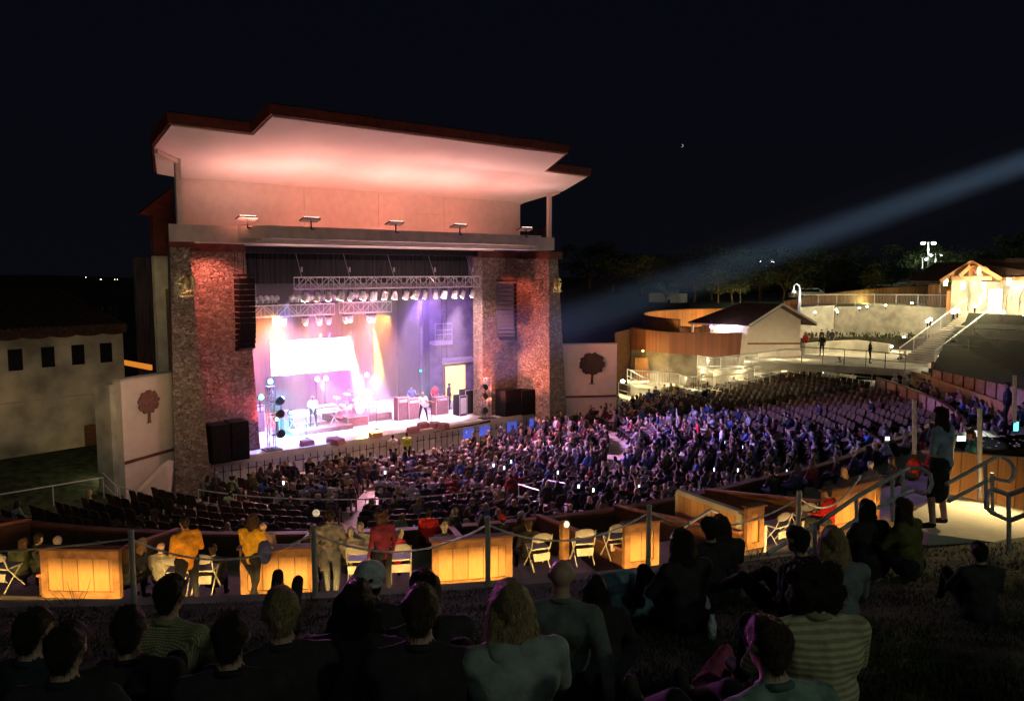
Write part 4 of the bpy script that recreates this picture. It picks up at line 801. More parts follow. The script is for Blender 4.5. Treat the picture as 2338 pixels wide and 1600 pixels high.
# performers
p = az(966, 960, ZS); person('guitarist in white shirt standing on stage, lit white', p, math.pi - .4, 'play', (.85, .82, .80), 'long', 'hair_blond', sleeves='short', voxel=.022)
gt = thing('guitar', 'pale electric guitar held by the guitarist in the white shirt', 'guitar', p + Vector((0, -.26, 1.02)), math.pi - .4); g = MB()
o = [(.20 * math.cos(a) * (1 + .25 * math.cos(2 * a)) , .15 * math.sin(a) * (1 - .2 * math.cos(2 * a))) for a in np.linspace(0, 2 * math.pi, 22)[:-1]]
g.prism([(x, 0, z) for x, z in o], (0, .05, 0)); g.build('body', 'key_white', gt); g = MB(); g.bar((-.16, .02, .03), (-.72, .02, .20), .045, .03); g.build('neck', 'frame_wood', gt); g = MB(); g.bar((-.72, .02, .20), (-.88, .02, .26), .08, .03); g.build('headstock', 'frame_wood', gt)
p = az(722, 985, ZS); p.y += .35; p.z += .24; person('keyboard player in white standing among the keyboards', p, math.pi - .2, 'watch', (.85, .83, .82), 'short', 'hair_grey', sleeves='short', voxel=.022)
p = az(845, 956, ZS); p.y += 1.6; p.z += .1; person('drummer sitting behind the white drum kit', p, math.pi, 'clap', (.8, .78, .8), 'short', 'hair_brown', sleeves='short', voxel=.022)
p = az(955, 945, ZS); p.y += .8; person('dark dressed musician standing behind the guitarist', p, math.pi - .5, 'play', (.05, .06, .16), 'short', 'hair_dark', sleeves='short', voxel=.022)
p = az(1003, 938, ZS); p.y += .5; person('stage hand in red top beside the amplifiers', p, math.pi, 'stand', (.5, .05, .06), 'short', 'hair_dark', voxel=.022, sleeves='short')
p = az(1050, 940, ZS); p.y += 1.2; person('stage hand in front of the lit doorway wearing dark clothes', p, math.pi + .6, 'stand', (.05, .04, .05), 'short', 'hair_dark', voxel=.022)
# mic stands
for i, (u, v, lab) in enumerate([(985, 962, 'microphone stand right of the guitarist'), (700, 998, 'microphone stand in front of the keyboards'), (860, 978, 'microphone stand in front of the drum riser')]):
    b = az(u, v, ZS); g = MB(); g.tube([b, b + Vector((0, 0, 1.5))], .012, 6); g.lathe([(.16, 0), (.15, .02), (.02, .04)], b, 14); g.tube([b + Vector((0, 0, 1.5)), b + Vector((.15, .1, 1.6))], .012, 5); g.ball(b + Vector((.17, .12, 1.62)), .03, 8); tag(g.build('microphone_stand', 'black_metal', loc=b), lab, 'microphone stand')
g = MB(); rg = random.Random(2)
for k in range(5):
    a = az(990 + k * 8, 985 - k * 1.5, ZS + .015); b = az(1120, 958 + k, ZS + .015); g.tube([a, a.lerp(b, .33) + Vector((0, .12 * math.sin(k), 0)), a.lerp(b, .66) + Vector((0, -.1, 0)), b], .015, 5)
tag(g.build('stage_cable', 'black_box', loc=az(1060, 970, ZS)), 'bundle of black cables running along the stage edge to the right lamp tower', 'cable')

# stage wash
def spot(loc, tg, e, c, size, blend=.5, soft=.15): light('stage_lamp', 'SPOT', loc, e, c, target=tg, spot_size=math.radians(size), spot_blend=blend, shadow_soft_size=soft)
for x, tx in ((18.5, 17.0), (21.5, 20.5), (24.5, 23.5), (27.5, 26.5)): spot((x, 37.9, 8.5), (tx, 40.3, 1.2), 10500, (1, .60, .98), 42)
spot((16.6, 38.3, 8.4), (16.0, 39.6, 1.2), 9000, (.16, .26, 1), 70)
spot((21.5, 37.9, 8.5), (21.5, 47, 4.5), 1300, (1, .16, .60), 85)
spot((17, 40.5, 7.2), (18.5, 47.5, 4.5), 19000, (1, .30, .06), 80); spot((24.2, 41.0, 7.4), (24.6, 47.5, 4.0), 11000, (1, .36, .06), 70)
spot((24.5, 38.2, 8.4), (30.2, 44.6, 3.5), 5500, (.30, .14, 1), 70); spot((25.5, 38.3, 8.3), (30, 44.4, 7.5), 700, (.9, .3, .6), 80)
spot((24.5, 41, 2.0), (20, 47.5, 2.8), 11000, (.62, .16, 1), 95)
# stone walls: red and pink washes
spot((12.3, 36.1, 10.95), (12.6, 38, 7.5), 800, (1, .22, .16), 110); spot((16.8, 36.9, 1.6), (12.9, 38, 6.0), 2600, (1, .10, .16), 60); spot((17.5, 37.2, 1.5), (13.4, 38, 2.6), 420, (.55, .25, 1), 70); spot((20, 36.4, 8.0), (14.7, 38, 5.0), 90, (.8, .3, .9), 50)
spot((30.2, 36.2, 10.75), (31.2, 37.8, 7.5), 500, (1, .17, .10), 70); spot((26.5, 36.6, 1.9), (31.9, 36.9, 5.5), 3600, (1, .22, .14), 62); spot((25.0, 37.0, 8.9), (28.86, 38.5, 6), 2200, (1, .50, .52), 60); spot((22.5, 36.3, 9.9), (31.8, 37.2, 4.0), 1800, (1, .20, .12), 35)
spot((21.6, 33.9, 11.2), (21.6, 36.8, .7), 2600, (1, .42, .40), 100)
spot((21.6, 35.2, 10.2), (21.6, 36, 11.4), 16, (1, .6, .6), 150)
for x in (16.5, 20, 23.5, 27): light('soffit_strip', 'AREA', (x, 36.6, 10.6), 26, (1, .55, .55), target=(x, 35.8, 12), shape='RECTANGLE', size=3, size_y=.3)
# light spilling from the show on the wing walls and the left building
spot((23, 31.0, 13.2), (8.9, 36, 3.5), 2200, (1, .40, .36), 30); spot((20, 31.0, 13.2), (35.2, 35.6, 3.2), 900, (1, .36, .36), 30)
# wash over the audience
spot((18.0, 37.2, 9.0), (14.5, 28, .8), 4500, (1, .42, .50), 60); spot((22, 37.2, 9.0), (22, 29, .8), 18000, (.95, .40, .78), 62); spot((26, 37.2, 9.0), (29.5, 30, .8), 16000, (.85, .36, .85), 55)
spot((27, 37.3, 9.4), (36, 24, 1.5), 21000, (.32, .26, 1), 40); spot((24, 37.3, 9.4), (27, 20, 1.5), 16000, (.32, .26, 1), 55); spot((20, 37.3, 9.4), (15, 22, 1.5), 2200, (.62, .42, .9), 60); spot((27, 37.2, 9.6), (46, 20, 3.4), 3000, (1, .22, .30), 26); spot((22, 37.2, 9.6), (12, 16, 3.9), 1600, (.8, .35, .9), 70)
for x in (18.5, 22.9, 27): spot((x, 37.0, 1.5), (x, 37.9, 9.4), 2600, (1, .62, .62), 62)  # unseen uplights added to brighten the trusses
for x in (17.5, 22.5): spot((x, 39.0, 1.5), (x, 41.6, 8.0), 2200, (1, .50, .60), 60)
# haze in the stage box
g = MB(); g.box((21.7, 42.9, 6.0), (14.0, 9.0, 9.55)); hz = g.build('haze', [], loc=(21.7, 42.9, 1.25)) if False else None
g = MB(); g.box((21.65, 42.75, 5.95), (14.2, 8.9, 9.4)); hz = tag(g.build('stage_haze', 'steel', loc=(21.65, 42.75, 1.25)), 'thin theatrical haze filling the stage opening and showing the beams', 'haze', kind='stuff')
def vol(name, dens, aniso=0.2):
    M = bpy.data.materials.new(name); M.use_nodes = True; N = M.node_tree.nodes; N.remove(N['Principled BSDF']); v = N.new('ShaderNodeVolumePrincipled'); v.inputs['Density'].default_value = dens; v.inputs['Color'].default_value = (.9, .9, .92, 1); v.inputs['Anisotropy'].default_value = aniso
    M.node_tree.links.new(v.outputs[0], N['Material Output'].inputs['Volume']); return M
hz.data.materials.clear(); hz.data.materials.append(vol('haze_air', .038))
# follow spot: the beam seen from the right, its air and its lamp
A = at(3300, 35, 12.0); Bq = ay(968, 850, 38.8); dirv = (Bq - A); Lb = dirv.length; dirv.normalize()
light('follow_spot_lamp', 'SPOT', A, 240000, (.40, .66, 1.0), target=Bq, spot_size=math.radians(4.6), spot_blend=.9, shadow_soft_size=.2)
Mx = dirv.to_track_quat('Z', 'Y').to_matrix(); g = MB(); e_ = Lb * .80; g.lathe([(.45, .5), (.45 + math.tan(math.radians(2.3)) * e_, e_)], A, 28, Mx)
bm_ = tag(g.build('beam_haze', 'steel', loc=A), 'pale blue follow spot beam slanting down through hazy air to the stage', 'light beam', kind='stuff'); bm_.data.materials.clear(); bm_.data.materials.append(vol('beam_air', .0075))
# people on the pit steps in orange light
# ------------------------------------------------------------ seats
def seat_mesh():
    g = MB(); g.frustum([(-.23, -.03, .42), (.23, -.03, .42), (.23, .03, .42), (-.23, .03, .42)], [(-.23, -.13, .86), (.23, -.13, .86), (.23, -.09, .86), (-.23, -.09, .86)])
    g.add([(-.23, -.13, .86), (.23, -.13, .86), (.16, -.135, .90), (-.16, -.135, .90), (-.23, -.09, .86), (.23, -.09, .86), (.16, -.1, .90), (-.16, -.1, .90)], [(0, 1, 2, 3), (7, 6, 5, 4), (3, 2, 6, 7), (0, 3, 7, 4), (1, 5, 6, 2)])
    g.frustum([(-.22, .0, .40), (.22, .0, .40), (.22, .40, .42), (-.22, .40, .42)], [(-.22, .0, .45), (.22, .0, .45), (.22, .42, .47), (-.22, .42, .47)])
    g.box((-.245, .12, .3), (.03, .3, .6)); g.box((.245, .12, .3), (.03, .3, .6)); return g
seat0 = seat_mesh().build('seat', 'seat_plastic'); SEAT = seat0.data; bpy.data.objects.remove(seat0)
def mesh_arrays(me):
    n = len(me.vertices); co = np.empty(n * 3); me.vertices.foreach_get('co', co); co = co.reshape(-1, 3)
    nl = len(me.loops); lv = np.empty(nl, np.int32); me.loops.foreach_get('vertex_index', lv); npol = len(me.polygons); lt = np.empty(npol, np.int32); me.polygons.foreach_get('loop_total', lt); mi = np.empty(npol, np.int32); me.polygons.foreach_get('material_index', mi); return co, lv, lt, mi
def merged(name, items, mats):
    """items: (mesh arrays, location, rz, scale, slot map). one joined mesh"""
    C = []; LV = []; LT = []; MI = []; o = 0
    for (co, lv, lt, mi), p, rz, sc, mp in items:
        c, s = math.cos(rz) * sc, math.sin(rz) * sc; q = np.empty_like(co); q[:, 0] = co[:, 0] * c - co[:, 1] * s + p[0]; q[:, 1] = co[:, 0] * s + co[:, 1] * c + p[1]; q[:, 2] = co[:, 2] * sc + p[2]
        C.append(q); LV.append(lv + o); LT.append(lt); MI.append(np.array(mp, np.int32)[mi]); o += len(co)
    C = np.concatenate(C); LV = np.concatenate(LV); LT = np.concatenate(LT); MI = np.concatenate(MI); me = bpy.data.meshes.new(name); me.vertices.add(len(C)); me.vertices.foreach_set('co', C.ravel())
    me.loops.add(len(LV)); me.loops.foreach_set('vertex_index', LV.astype(np.int32)); me.polygons.add(len(LT)); st = np.concatenate([[0], np.cumsum(LT)[:-1]]).astype(np.int32)
    me.polygons.foreach_set('loop_start', st); me.polygons.foreach_set('material_index', MI)
    for q in mats: me.materials.append(MAT[q])
    me.update(calc_edges=True); me.validate(); ob = bpy.data.objects.new(name, me); COL.objects.link(ob); return ob
RY = random.Random(11); seats = []
AISLE = [-62, -36, -9, 17, 44, 66]
row = 0; R = 4.6
while R < 33:
    row += 1
    if not 12.2 < R < 13.6:
        z = floor_z(R) if R < 8 else floor_z(8 + .9 * int((R - 8) / .9) + .45); dt = math.degrees(.54 / R); t = -76.0; cnt = 0
        while t < 84:
            t += dt
            if R > RP(t) - .75: continue
            if min(abs(t - a) for a in AISLE) * math.pi / 180 * R < .55 and R > 7: continue
            p = pol(R, t, z); 
            if p.y > 35.2 - (0 if R > 8 else .3): continue
            if p.x < 11.0 and p.y > 33.6: continue
            u, v, d = proj((p.x, p.y, z + 1.1))
            if not (-60 < u < 2400): continue
            cnt += 1; seats.append((p, t, row, cnt, u, v, d, R))
    R += .9
def occupied(s):
    p, t, rw, cn, u, v, d, R = s; r = RY.random()
    if u > 1560 and v < 918 + (u - 1560) * .115: return r < .03
    if u > 1560 and v < 940 + (u - 1560) * .13: return r < .45
    if R < 12.3: return r < (.93 if u > 620 else .7)
    if u < 480: return r < .03
    if u < 700: return r < (.10 if R > 14.5 else .5)
    if u < 1040: return r < (.30 if R > 15 else .8)
    return r < .92
PAL = [('black', (.012, .012, .015), 10), ('navy', (.02, .025, .06), 7), ('dark grey', (.05, .05, .055), 8), ('brown', (.07, .04, .025), 3), ('maroon', (.10, .015, .02), 2), ('grey', (.20, .20, .21), 4), ('white', (.40, .40, .42), 3), ('blue', (.05, .12, .35), 3), ('red', (.26, .015, .015), 1), ('olive', (.09, .10, .04), 2), ('pale green', (.30, .42, .22), 1), ('tan', (.30, .22, .14), 2)]
PW = [c for n, q, c in PAL for _ in range(1)]
occ = [s for s in seats if occupied(s)]; empt = [s for s in seats if s not in set(occ)] if False else None
oset = set((s[2], s[3]) for s in occ); empt = [s for s in seats if (s[2], s[3]) not in oset]
vis = lambda s: 0 <= s[4] <= 2338 and s[5] < 1190
occ.sort(key=lambda s: s[6] + (0 if vis(s) else 100)); arrs = [mesh_arrays(c[0]) for c in CROWD]; rest = []
side = lambda s: 'left' if s[1] < -36 else 'left-centre' if s[1] < -9 else 'centre' if s[1] < 17 else 'right-centre' if s[1] < 44 else 'right'
for i, s in enumerate(occ):
    ci = RY.choice((0, 1, 2, 3, 4, 5, 6, 7, 8, 9, 11, 12, 0, 6, 5, 11)) if RY.random() > .04 else 10; me, hc, hs, ps = CROWD[ci]; cn, cc, _ = RY.choices(PAL, PW)[0]; p = s[0]; rz = math.radians(-s[1] * -1) ; rz = math.radians(s[1]) + RY.uniform(-.35, .35); sc = RY.uniform(.93, 1.06)
    if i < 128:
        o = bpy.data.objects.new('person', me); COL.objects.link(o); o.location = p + Vector((RY.uniform(-.1, .1), RY.uniform(-.12, .1), 0)); o.rotation_euler = (0, 0, rz); o.scale = (sc,) * 3; o.color = (*cc, 1)
        hair = f'{hs}{hc} hair' if hc else 'bald head'
        tag(o, f'seated person, {cn} top, {hair}, {ordn(s[2])} row, {nth(s[3])} seat from its left end', 'person', 'seated concertgoers')
    else: rest.append((arrs[ci], p, rz, sc, [0 if CROWD[ci][0].materials[0].name == 'skin' else 1, 2 + [n for n, _, _ in PAL].index(cn), 14, 15, 16 + ['hair_dark', 'hair_brown', 'hair_grey', 'hair_blond'].index(CROWD[ci][0].materials[4].name) if len(CROWD[ci][0].materials) > 4 else 14]))
for n, c, _ in PAL: cloth('top_' + n.replace(' ', '_'), c)
if rest:
    o = merged('crowd', rest, ['skin', 'skin_warm'] + ['top_' + n.replace(' ', '_') for n, _, _ in PAL] + ['pants', 'shoe', 'hair_dark', 'hair_brown', 'hair_grey', 'hair_blond']); o.data.polygons.foreach_set('use_smooth', [True] * len(o.data.polygons))
    tag(o, 'the farther mass of seated concertgoers packed in rows towards the stage', 'crowd', kind='stuff')
sa = mesh_arrays(SEAT)
ev = [s for s in empt if vis(s) and not (s[7] > 19.5 and -60 < s[1] < 25)]; ev.sort(key=lambda s: s[6]); ids = set((s[2], s[3]) for s in ev[:290])
for s in ev[:290]:
    o = bpy.data.objects.new('seat', SEAT); COL.objects.link(o); o.location = s[0]; o.rotation_euler = (RY.uniform(-.05, .05), 0, math.radians(s[1]) + RY.uniform(-.05, .05)); tag(o, f'empty brown seat, {ordn(s[2])} row, {nth(s[3])} place from its left end', 'seat', 'empty seats in curved rows')
o = merged('seating', [(sa, s[0], math.radians(s[1]), 1.0, [0]) for s in seats if (s[2], s[3]) not in ids], ['seat_plastic']); tag(o, 'the remaining rows of fixed brown seats, most of them filled', 'seats', kind='stuff')

# phones and drinks shining in the crowd
PH = [(867, 1078, 'white phone glow'), (1130, 1068, 'x'), (1155, 1075, ''), (640, 1122, ''), (1290, 1079, ''), (1337, 1180 - 60, ''), (1650, 1086, ''), (1690, 1018, ''), (1725, 1030, ''), (1816, 1066, ''), (1721, 1084, ''), (1375, 1125, ''), (1478, 1122, ''), (1038, 952, ''), (1186, 1055, '')]
ordp = ['far left', 'left', 'middle left', 'middle', 'middle right', 'right', 'far right']
phm = glow('phone_screen', (.75, .82, 1), 5)
for i, (u, v, _) in enumerate(sorted(PH)):
    s = min(occ, key=lambda s: (s[4] - u) ** 2 + (s[5] - v) ** 2); c = s[0] + Vector((0, 0, 0)); a = math.radians(s[1]); fw = Vector((-math.sin(a), math.cos(a), 0)); q = s[0] + fw * .40 + Vector((0, 0, 1.18))
    g = MB(); r = thing('phone', f'lit phone screen held up by a {ordn(s[2])} row concertgoer, {nth(i + 1)} from the left', 'phone', q, a, 'phones shining in the crowd')
    g.box((0, .006, 0), (.08, .01, .15)); g.build('case', 'black_box', r); g = MB(); g.box((0, -.002, 0), (.072, .004, .138)); g.build('screen', phm, r)

# ------------------------------------------------------------ rails
def rail(pts, lab, h=1.0, mid=(), r=.022, mat='white_metal', post=1.8, posts=True, mesh=False, cat='railing', name='railing', gg=None):
    pts = [Vector(p) for p in pts]; R = thing(name, lab, cat, pts[0], 0, gg); up = Vector((0, 0, h)); g = MB(); g.tube([p + up for p in pts], r * 1.3, 6); part(g, 'top_rail', mat, R)
    if mid:
        g = MB()
        for k in mid: g.tube([p + Vector((0, 0, h * k)) for p in pts], r * .8, 6)
        part(g, 'lower_rail', mat, R)
    cum = 0; L = sum((b - a).length for a, b in zip(pts, pts[1:])); n = max(1, round(L / post)); k = 0; seg = 0; acc = 0
    for i in range(n + 1):
        s = L * i / n; acc = 0
        for a, b in zip(pts, pts[1:]):
            l = (b - a).length
            if s <= acc + l + 1e-5: q = a.lerp(b, min(1, (s - acc) / l)); break
            acc += l
        g = MB(); g.tube([q, q + up], r, 6); part(g, 'post', mat, R)
    if mesh:
        g = MB(); m_ = int(L / .12)
        for i in range(m_):
            s = L * (i + .5) / m_; acc = 0
            for a, b in zip(pts, pts[1:]):
                l = (b - a).length
                if s <= acc + l + 1e-5: q = a.lerp(b, min(1, (s - acc) / l)); break
                acc += l
            g.bar(q + Vector((0, 0, .1)), q + up * .94, .012)
        part(g, 'infill', mat, R)
    return R
arc = lambda R, a, b, z, n=10: [pol(R, a + (b - a) * i / n, z) for i in range(n + 1)]
rail(arc(13.0, -66, -11, .42, 16), 'long pale railing between the floor seats and the raked rows', .95, (.5,), gg=None)
rail(arc(13.0, -7, -1.5, .42, 3), 'short lit railing at the head of the middle aisle', .95, (.5,))
rail([pol(13.0, -1.5, .42), pol(14.6, -1.2, .55)], 'short sloping handrail right of the middle aisle steps', 1.0, (.5,))
rail([pol(13.0, -7, .42), pol(14.6, -7.3, .55)], 'short sloping handrail left of the middle aisle steps', 1.0, (.5,))
q0, q1, q2 = az(0, 1190, .6), az(238, 1146, .6), az(262, 1140, .6); rail([q0, q0.lerp(q1, .5), q1], 'long white handrail beside the grass bank at the left edge', 1.05, ())
rail([az(228, 1118, .9), az(270, 1160, .5)], 'short sloping handrail below the small lit lamp', .9, (.5,)); rail([az(275, 1160, .5), az(330, 1172, .45)], 'white handrail loop on the steps near the left wing wall', .9, (.5,))
rail([az(1543, 985, .6), az(1545, 1010, .55), az(1500, 1030, .6)], 'curved violet lit railing at the right end of the pit', 1.4, (.33, .66)); rail([az(1575, 1012, .6), az(1612, 1018, .7)], 'small white railing beside the red curb at the right', .9, (.5,))
# usher aisle lit yellow
light('aisle_lamp', 'SPOT', pol(9.5, -9, 6.5), 330, (1, .50, .10), target=pol(9.8, -9.4, .2), spot_size=math.radians(22), spot_blend=.5)
for u, v, c, lab in ((898, 1068, (.75, .62, .5), 'usher in a pale shirt standing in the yellow lit aisle'), (930, 1062, (.55, .65, .12), 'usher in a lime green shirt standing in the yellow lit aisle'), (1240, 972, (.9, .22, .02), 'guard in an orange shirt leaning at the right end of the stage'), (1592, 1030, (.5, .02, .04), 'person in a red top standing by the red curb at the right'), (1647, 1045, (.6, .6, .7), 'person in white standing at the right side aisle'), (1640, 975, (.03, .03, .03), 'dark figure standing under the white ramp rail')):
    p = az(u, v, .15 if u < 1200 else .5 if u > 1300 else .3); person(lab, p, RY.uniform(-.5, .5) + math.radians(topol(p)[1]), 'stand', c, None, sleeves='short', voxel=.03) if False else None
    o = bpy.data.objects.new('person', STANDERS[0 if u < 1620 else 1]); COL.objects.link(o); o.location = p; o.rotation_euler = (0, 0, math.radians(topol(p)[1])); o.color = (*c, 1); tag(o, lab, 'person')
# red curb and blue lamps at the right side of the pit
c0, c1 = az(1590, 950, .9), az(1655, 1010, .6); g = MB(); g.prism([c0, c0 + Vector((0, 0, .9)), c1 + Vector((0, 0, .9)), c1], (.25, .25, 0)); tag(g.build('curb_wall', 'red_fascia', loc=c0), 'low red lit wall beside the right side aisle', 'wall')
r0 = thing('rope_light', 'string of blue glowing lights curving down the right side of the pit', 'rope light', az(1560, 950, .9)); g = MB(); pts = [az(u, v, .9 - .3 * i / 7) for i, (u, v) in enumerate(((1556, 945), (1575, 952), (1588, 962), (1598, 975), (1604, 988), (1605, 1000), (1600, 1008)))]
for a, b in zip(pts, pts[1:]):
    for k in range(4): g.ball(a.lerp(b, k / 4), .07, 6)
part(g, 'bulbs', glow('blue_bulb', (.08, .10, 1), 1.1), r0); g = MB(); g.tube(pts, .03, 5); part(g, 'cable', 'black_box', r0)
r0 = thing('bollard_lamp', 'small bright lamp on a post at the foot of the left wing wall', 'lamp', az(251, 1118, .6)); q = r0.location.copy(); g = MB(); g.tube([q, q + Vector((0, 0, 1.05))], .04, 6); part(g, 'post', 'white_metal', r0); g = MB(); g.ball(q + Vector((0, 0, 1.12)), .10, 10); part(g, 'lens', glow('warm_white', (1, .95, .75), 14), r0); light('bollard_light', 'POINT', q + Vector((.1, -.2, 1.2)), 45, (1, .82, .5), shadow_soft_size=.1)

# ------------------------------------------------------------ boxes: front parapet, back panels, dividers, chairs
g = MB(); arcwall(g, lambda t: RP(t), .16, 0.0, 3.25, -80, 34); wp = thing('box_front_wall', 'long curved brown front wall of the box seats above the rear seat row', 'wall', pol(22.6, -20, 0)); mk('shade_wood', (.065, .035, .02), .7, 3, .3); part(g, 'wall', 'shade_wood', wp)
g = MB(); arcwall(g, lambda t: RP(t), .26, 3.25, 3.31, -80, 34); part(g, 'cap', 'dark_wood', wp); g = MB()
for k in range(58): 
    t = -80 + k * 2; g.bar(pol(RP(t) - .10, t, 1.4), pol(RP(t) - .10, t, 3.25), .06)
part(g, 'batten', 'dark_wood', wp)
def back_panel(ta, tb, lab, zb=ZC, h=.95, R=RQ, lamp=True, gg='lit wooden back panels of the boxes'):
    tm = (ta + tb) / 2; r = thing('partition', lab, 'partition', pol(R(tm), tm, zb), 0, gg); f = .10; g = MB(); e = .26
    da = math.degrees(f / R(tm)); arcwall(g, lambda t: R(t), .05, zb + .14, zb + h - .16, ta + da, tb - da, .5); part(g, 'boards', 'panel_wood', r)
    g = MB(); arcwall(g, R, .12, zb + h - .17, zb + h, ta, tb, 1); arcwall(g, R, .12, zb + .02, zb + .15, ta, tb, 1)
    for a, b in ((ta, ta + da * 1.3), (tb - da * 1.3, tb)): arcwall(g, R, .115, zb + .15, zb + h - .17, a, b, 1)
    part(g, 'frame', 'frame_wood', r); g = MB(); arcwall(g, lambda t: R(t), .22, zb + h, zb + h + .04, ta - .1, tb + .1, 1); part(g, 'cap', 'dark_wood', r)
    return r
TH = lambda u, z=ZC, v=1380: topol(az(u, v, z))[1]
PANELS = [(-14, None, None)]
spans = [(58, 250, 1388, 'lit wooden back panel at the far left with bare twigs before it'), (560, 722, 1352, 'lit wooden back panel behind the walking woman in yellow'), (985, 1172, 1333, 'lit wooden back panel crossed by a rope post at its right'), (1415, 1508, 1292, 'small lit wooden back panel left of the stair opening'), (1692, 1745, 1250, 'narrow lit wooden panel right of the slanted stair wall')]
for u0, u1, v, lab in spans: back_panel(topol(az(u0, v, ZC))[1], topol(az(u1, v, ZC))[1], lab)
for i, (a, b) in enumerate([(-64, -58), (-6, -3) if False else (-9.6, -5.2)]): back_panel(a, b, ['lit wooden back panel outside the left edge of view', 'lit wooden wall behind the handrail and the woman with long fair hair'][i], h=1.0)
# slanted stair wall
rs = thing('stair_side_wall', 'tall slanted wooden side wall of the stair opening with a grey cap', 'wall', pol(RQ(-14), -14, 3.3)); w0 = az(1549, 1222, 3.3); w1 = az(1690, 1262, ZC - .2)
tp0 = ray(1549, 1120); tp1 = ray(1690, 1170); z0 = 10 + tp0.z * (w0.x / tp0.x); z1 = 10 + tp1.z * (w1.x / tp1.x)
n_ = (w1 - w0).cross(Vector((0, 0, 1))).normalized() * .06
g = MB(); L_ = (w1 - w0).length; vs = [w0, w1, Vector((w1.x, w1.y, z1)), Vector((w0.x, w0.y, z0))]; fs = []
g.add(vs + [p + n_ for p in vs], [(0, 1, 2, 3), (7, 6, 5, 4), (0, 4, 5, 1), (1, 5, 6, 2), (2, 6, 7, 3), (3, 7, 4, 0)], [[(0, 0), (L_, 0), (L_, 1), (0, 1.2)]] * 2 + [[(0, 0)] * 4] * 4); part(g, 'boards', 'panel_wood', rs)
g = MB(); g.bar(vs[3], vs[2], .16, .12); g.bar(vs[0], vs[3], .14, .14); g.bar(vs[1], vs[2], .16, .14); part(g, 'frame', 'fascia', rs)
# concourse step lights, recessed in the lawn wall, shining down and across
for k in range(-46, -2, 5):
    p = pol(RL(k) - .16, k, ZC + .36); r = thing('step_light', f'small hooded step light in the concrete wall below the lawn edge, {nth((k + 46) // 5 + 1)} of the row', 'lamp', p, 0, 'recessed step lights in the lawn wall'); g = MB(); g.box((0, 0, 0), (.22, .10, .10), math.radians(k)); g.build('housing', 'black_metal', r); g = MB(); g.box(Vector((-math.sin(math.radians(k)) * .055, math.cos(math.radians(k)) * .055, -.03)), (.18, .01, .05), math.radians(k)); g.build('lens', glow('step_lens', (1, .75, .35), 8), r)
    q = pol(RL(k) - .24, k, ZC + .36); light('step_lamp', 'AREA', q, 250, (1, .58, .15), target=pol(20, k, ZC + .36), shape='RECTANGLE', size=.3, size_y=.02)
    g = MB(); hq = pol(RL(k) - .36, k, ZC + .383); g.box(hq, (.62, .36, .015), math.radians(k)); part(g, 'hood', 'black_metal', r)
    light('step_fill', 'AREA', q + Vector((0, 0, .25)), 42, (1, .56, .22), target=pol(RQ(k) + 1.6, k, ZC), shape='RECTANGLE', size=.5, size_y=.2)  # added fill standing for bounced light on panels and floor
# box dividers
mk('divider_cap', (.36, .13, .10), .6)
for i, (t, lab) in enumerate([(-55, 'low wooden divider between boxes at the far left'), (-44, 'low wooden divider behind the man in yellow'), (TH(645, ZC, 1300), 'low box divider with a red cap near the woman in yellow'), (TH(1090, ZC, 1300), 'low box divider with a red cap above the middle lit panel'), (-20.5, 'low box divider beside the folding chairs'), (-14.5, 'low box divider left of the stair opening'), (-6, 'low box divider right of the stair opening')]):
    r = thing('box_divider', lab, 'divider', pol(26, t, 3.3), 0, 'dividers between the boxes'); a, b = pol(RP(t) + .2, t, 0), pol(RQ(t) - .1, t, 0); g = MB(); g.ribbon([a[:2], b[:2]], .06, zf=lambda i: ((2.7, 3.45), (3.3, 4.25))[i]); part(g, 'boards', 'dark_wood', r)
    g = MB(); g.bar((a.x, a.y, 3.46), (b.x, b.y, 4.27), .16, .05); part(g, 'cap', 'divider_cap', r)
# folding chairs
def chair_proto():
    r = thing('folding_chair', '', 'chair', (0, 0, 0), 0, 'white folding chairs in the boxes'); g = MB()
    o = [(.22 * math.cos(a), .68 + .10 * math.sin(a)) for a in np.linspace(0, 2 * math.pi, 21)[:-1]]; g.prism([(x, -.19 - (z - .6) * .12, z) for x, z in o], (0, .03, .0)); g.build('backrest', 'chair_white', r)
    g = MB(); g.box((0, .02, .44), (.40, .38, .03)); g.build('seat', 'chair_white', r)
    g = MB(); g.prism([(-.17, -.20, .20), (.17, -.20, .20), (.19, -.20, .36), (-.19, -.20, .36)], (0, .02, 0)); g.build('rear_panel', 'chair_white', r)
    for s in (-1, 1):
        g = MB(); g.tube([(s * .21, -.26, .76), (s * .21, -.14, .44), (s * .21, .22, .0)], .014, 6); g.build('leg', 'chair_white', r); g = MB(); g.tube([(s * .19, .16, .42), (s * .19, -.24, .0)], .014, 6); g.build('leg', 'chair_white', r)
    return r
ch0 = chair_proto(); CH = [(15, 1340, 'folding chair at the far left picture edge, partly out of view'), (470, 1345, 'folding chair right of the man in yellow'), (410, 1348, 'folding chair mostly hidden behind the man in yellow'), (820, 1322, 'folding chair left of the curly haired person in burgundy'), (915, 1318, 'folding chair right of the curly haired person in burgundy'), (1228, 1292, 'folding chair right of the middle lit panel'), (1330, 1280, 'folding chair near the round white lamp'), (1402, 1268, 'folding chair left of the small lit panel'), (1772, 1240, 'folding chair under the red top right of the stair wall'), (1830, 1215, 'folding chair behind the steel handrail')]
for i, (u, v, lab) in enumerate(CH):
    p = az(u, v, 3.9 if False else 3.905); R_, t_ = topol(p); p = pol(min(R_, RQ(t_) + .45), t_, ZC); o = ch0 if i == 0 else dup(ch0); o.location = p; o.rotation_euler = (0, 0, math.radians(t_) + (i % 3 - 1) * .12); o['label'] = lab
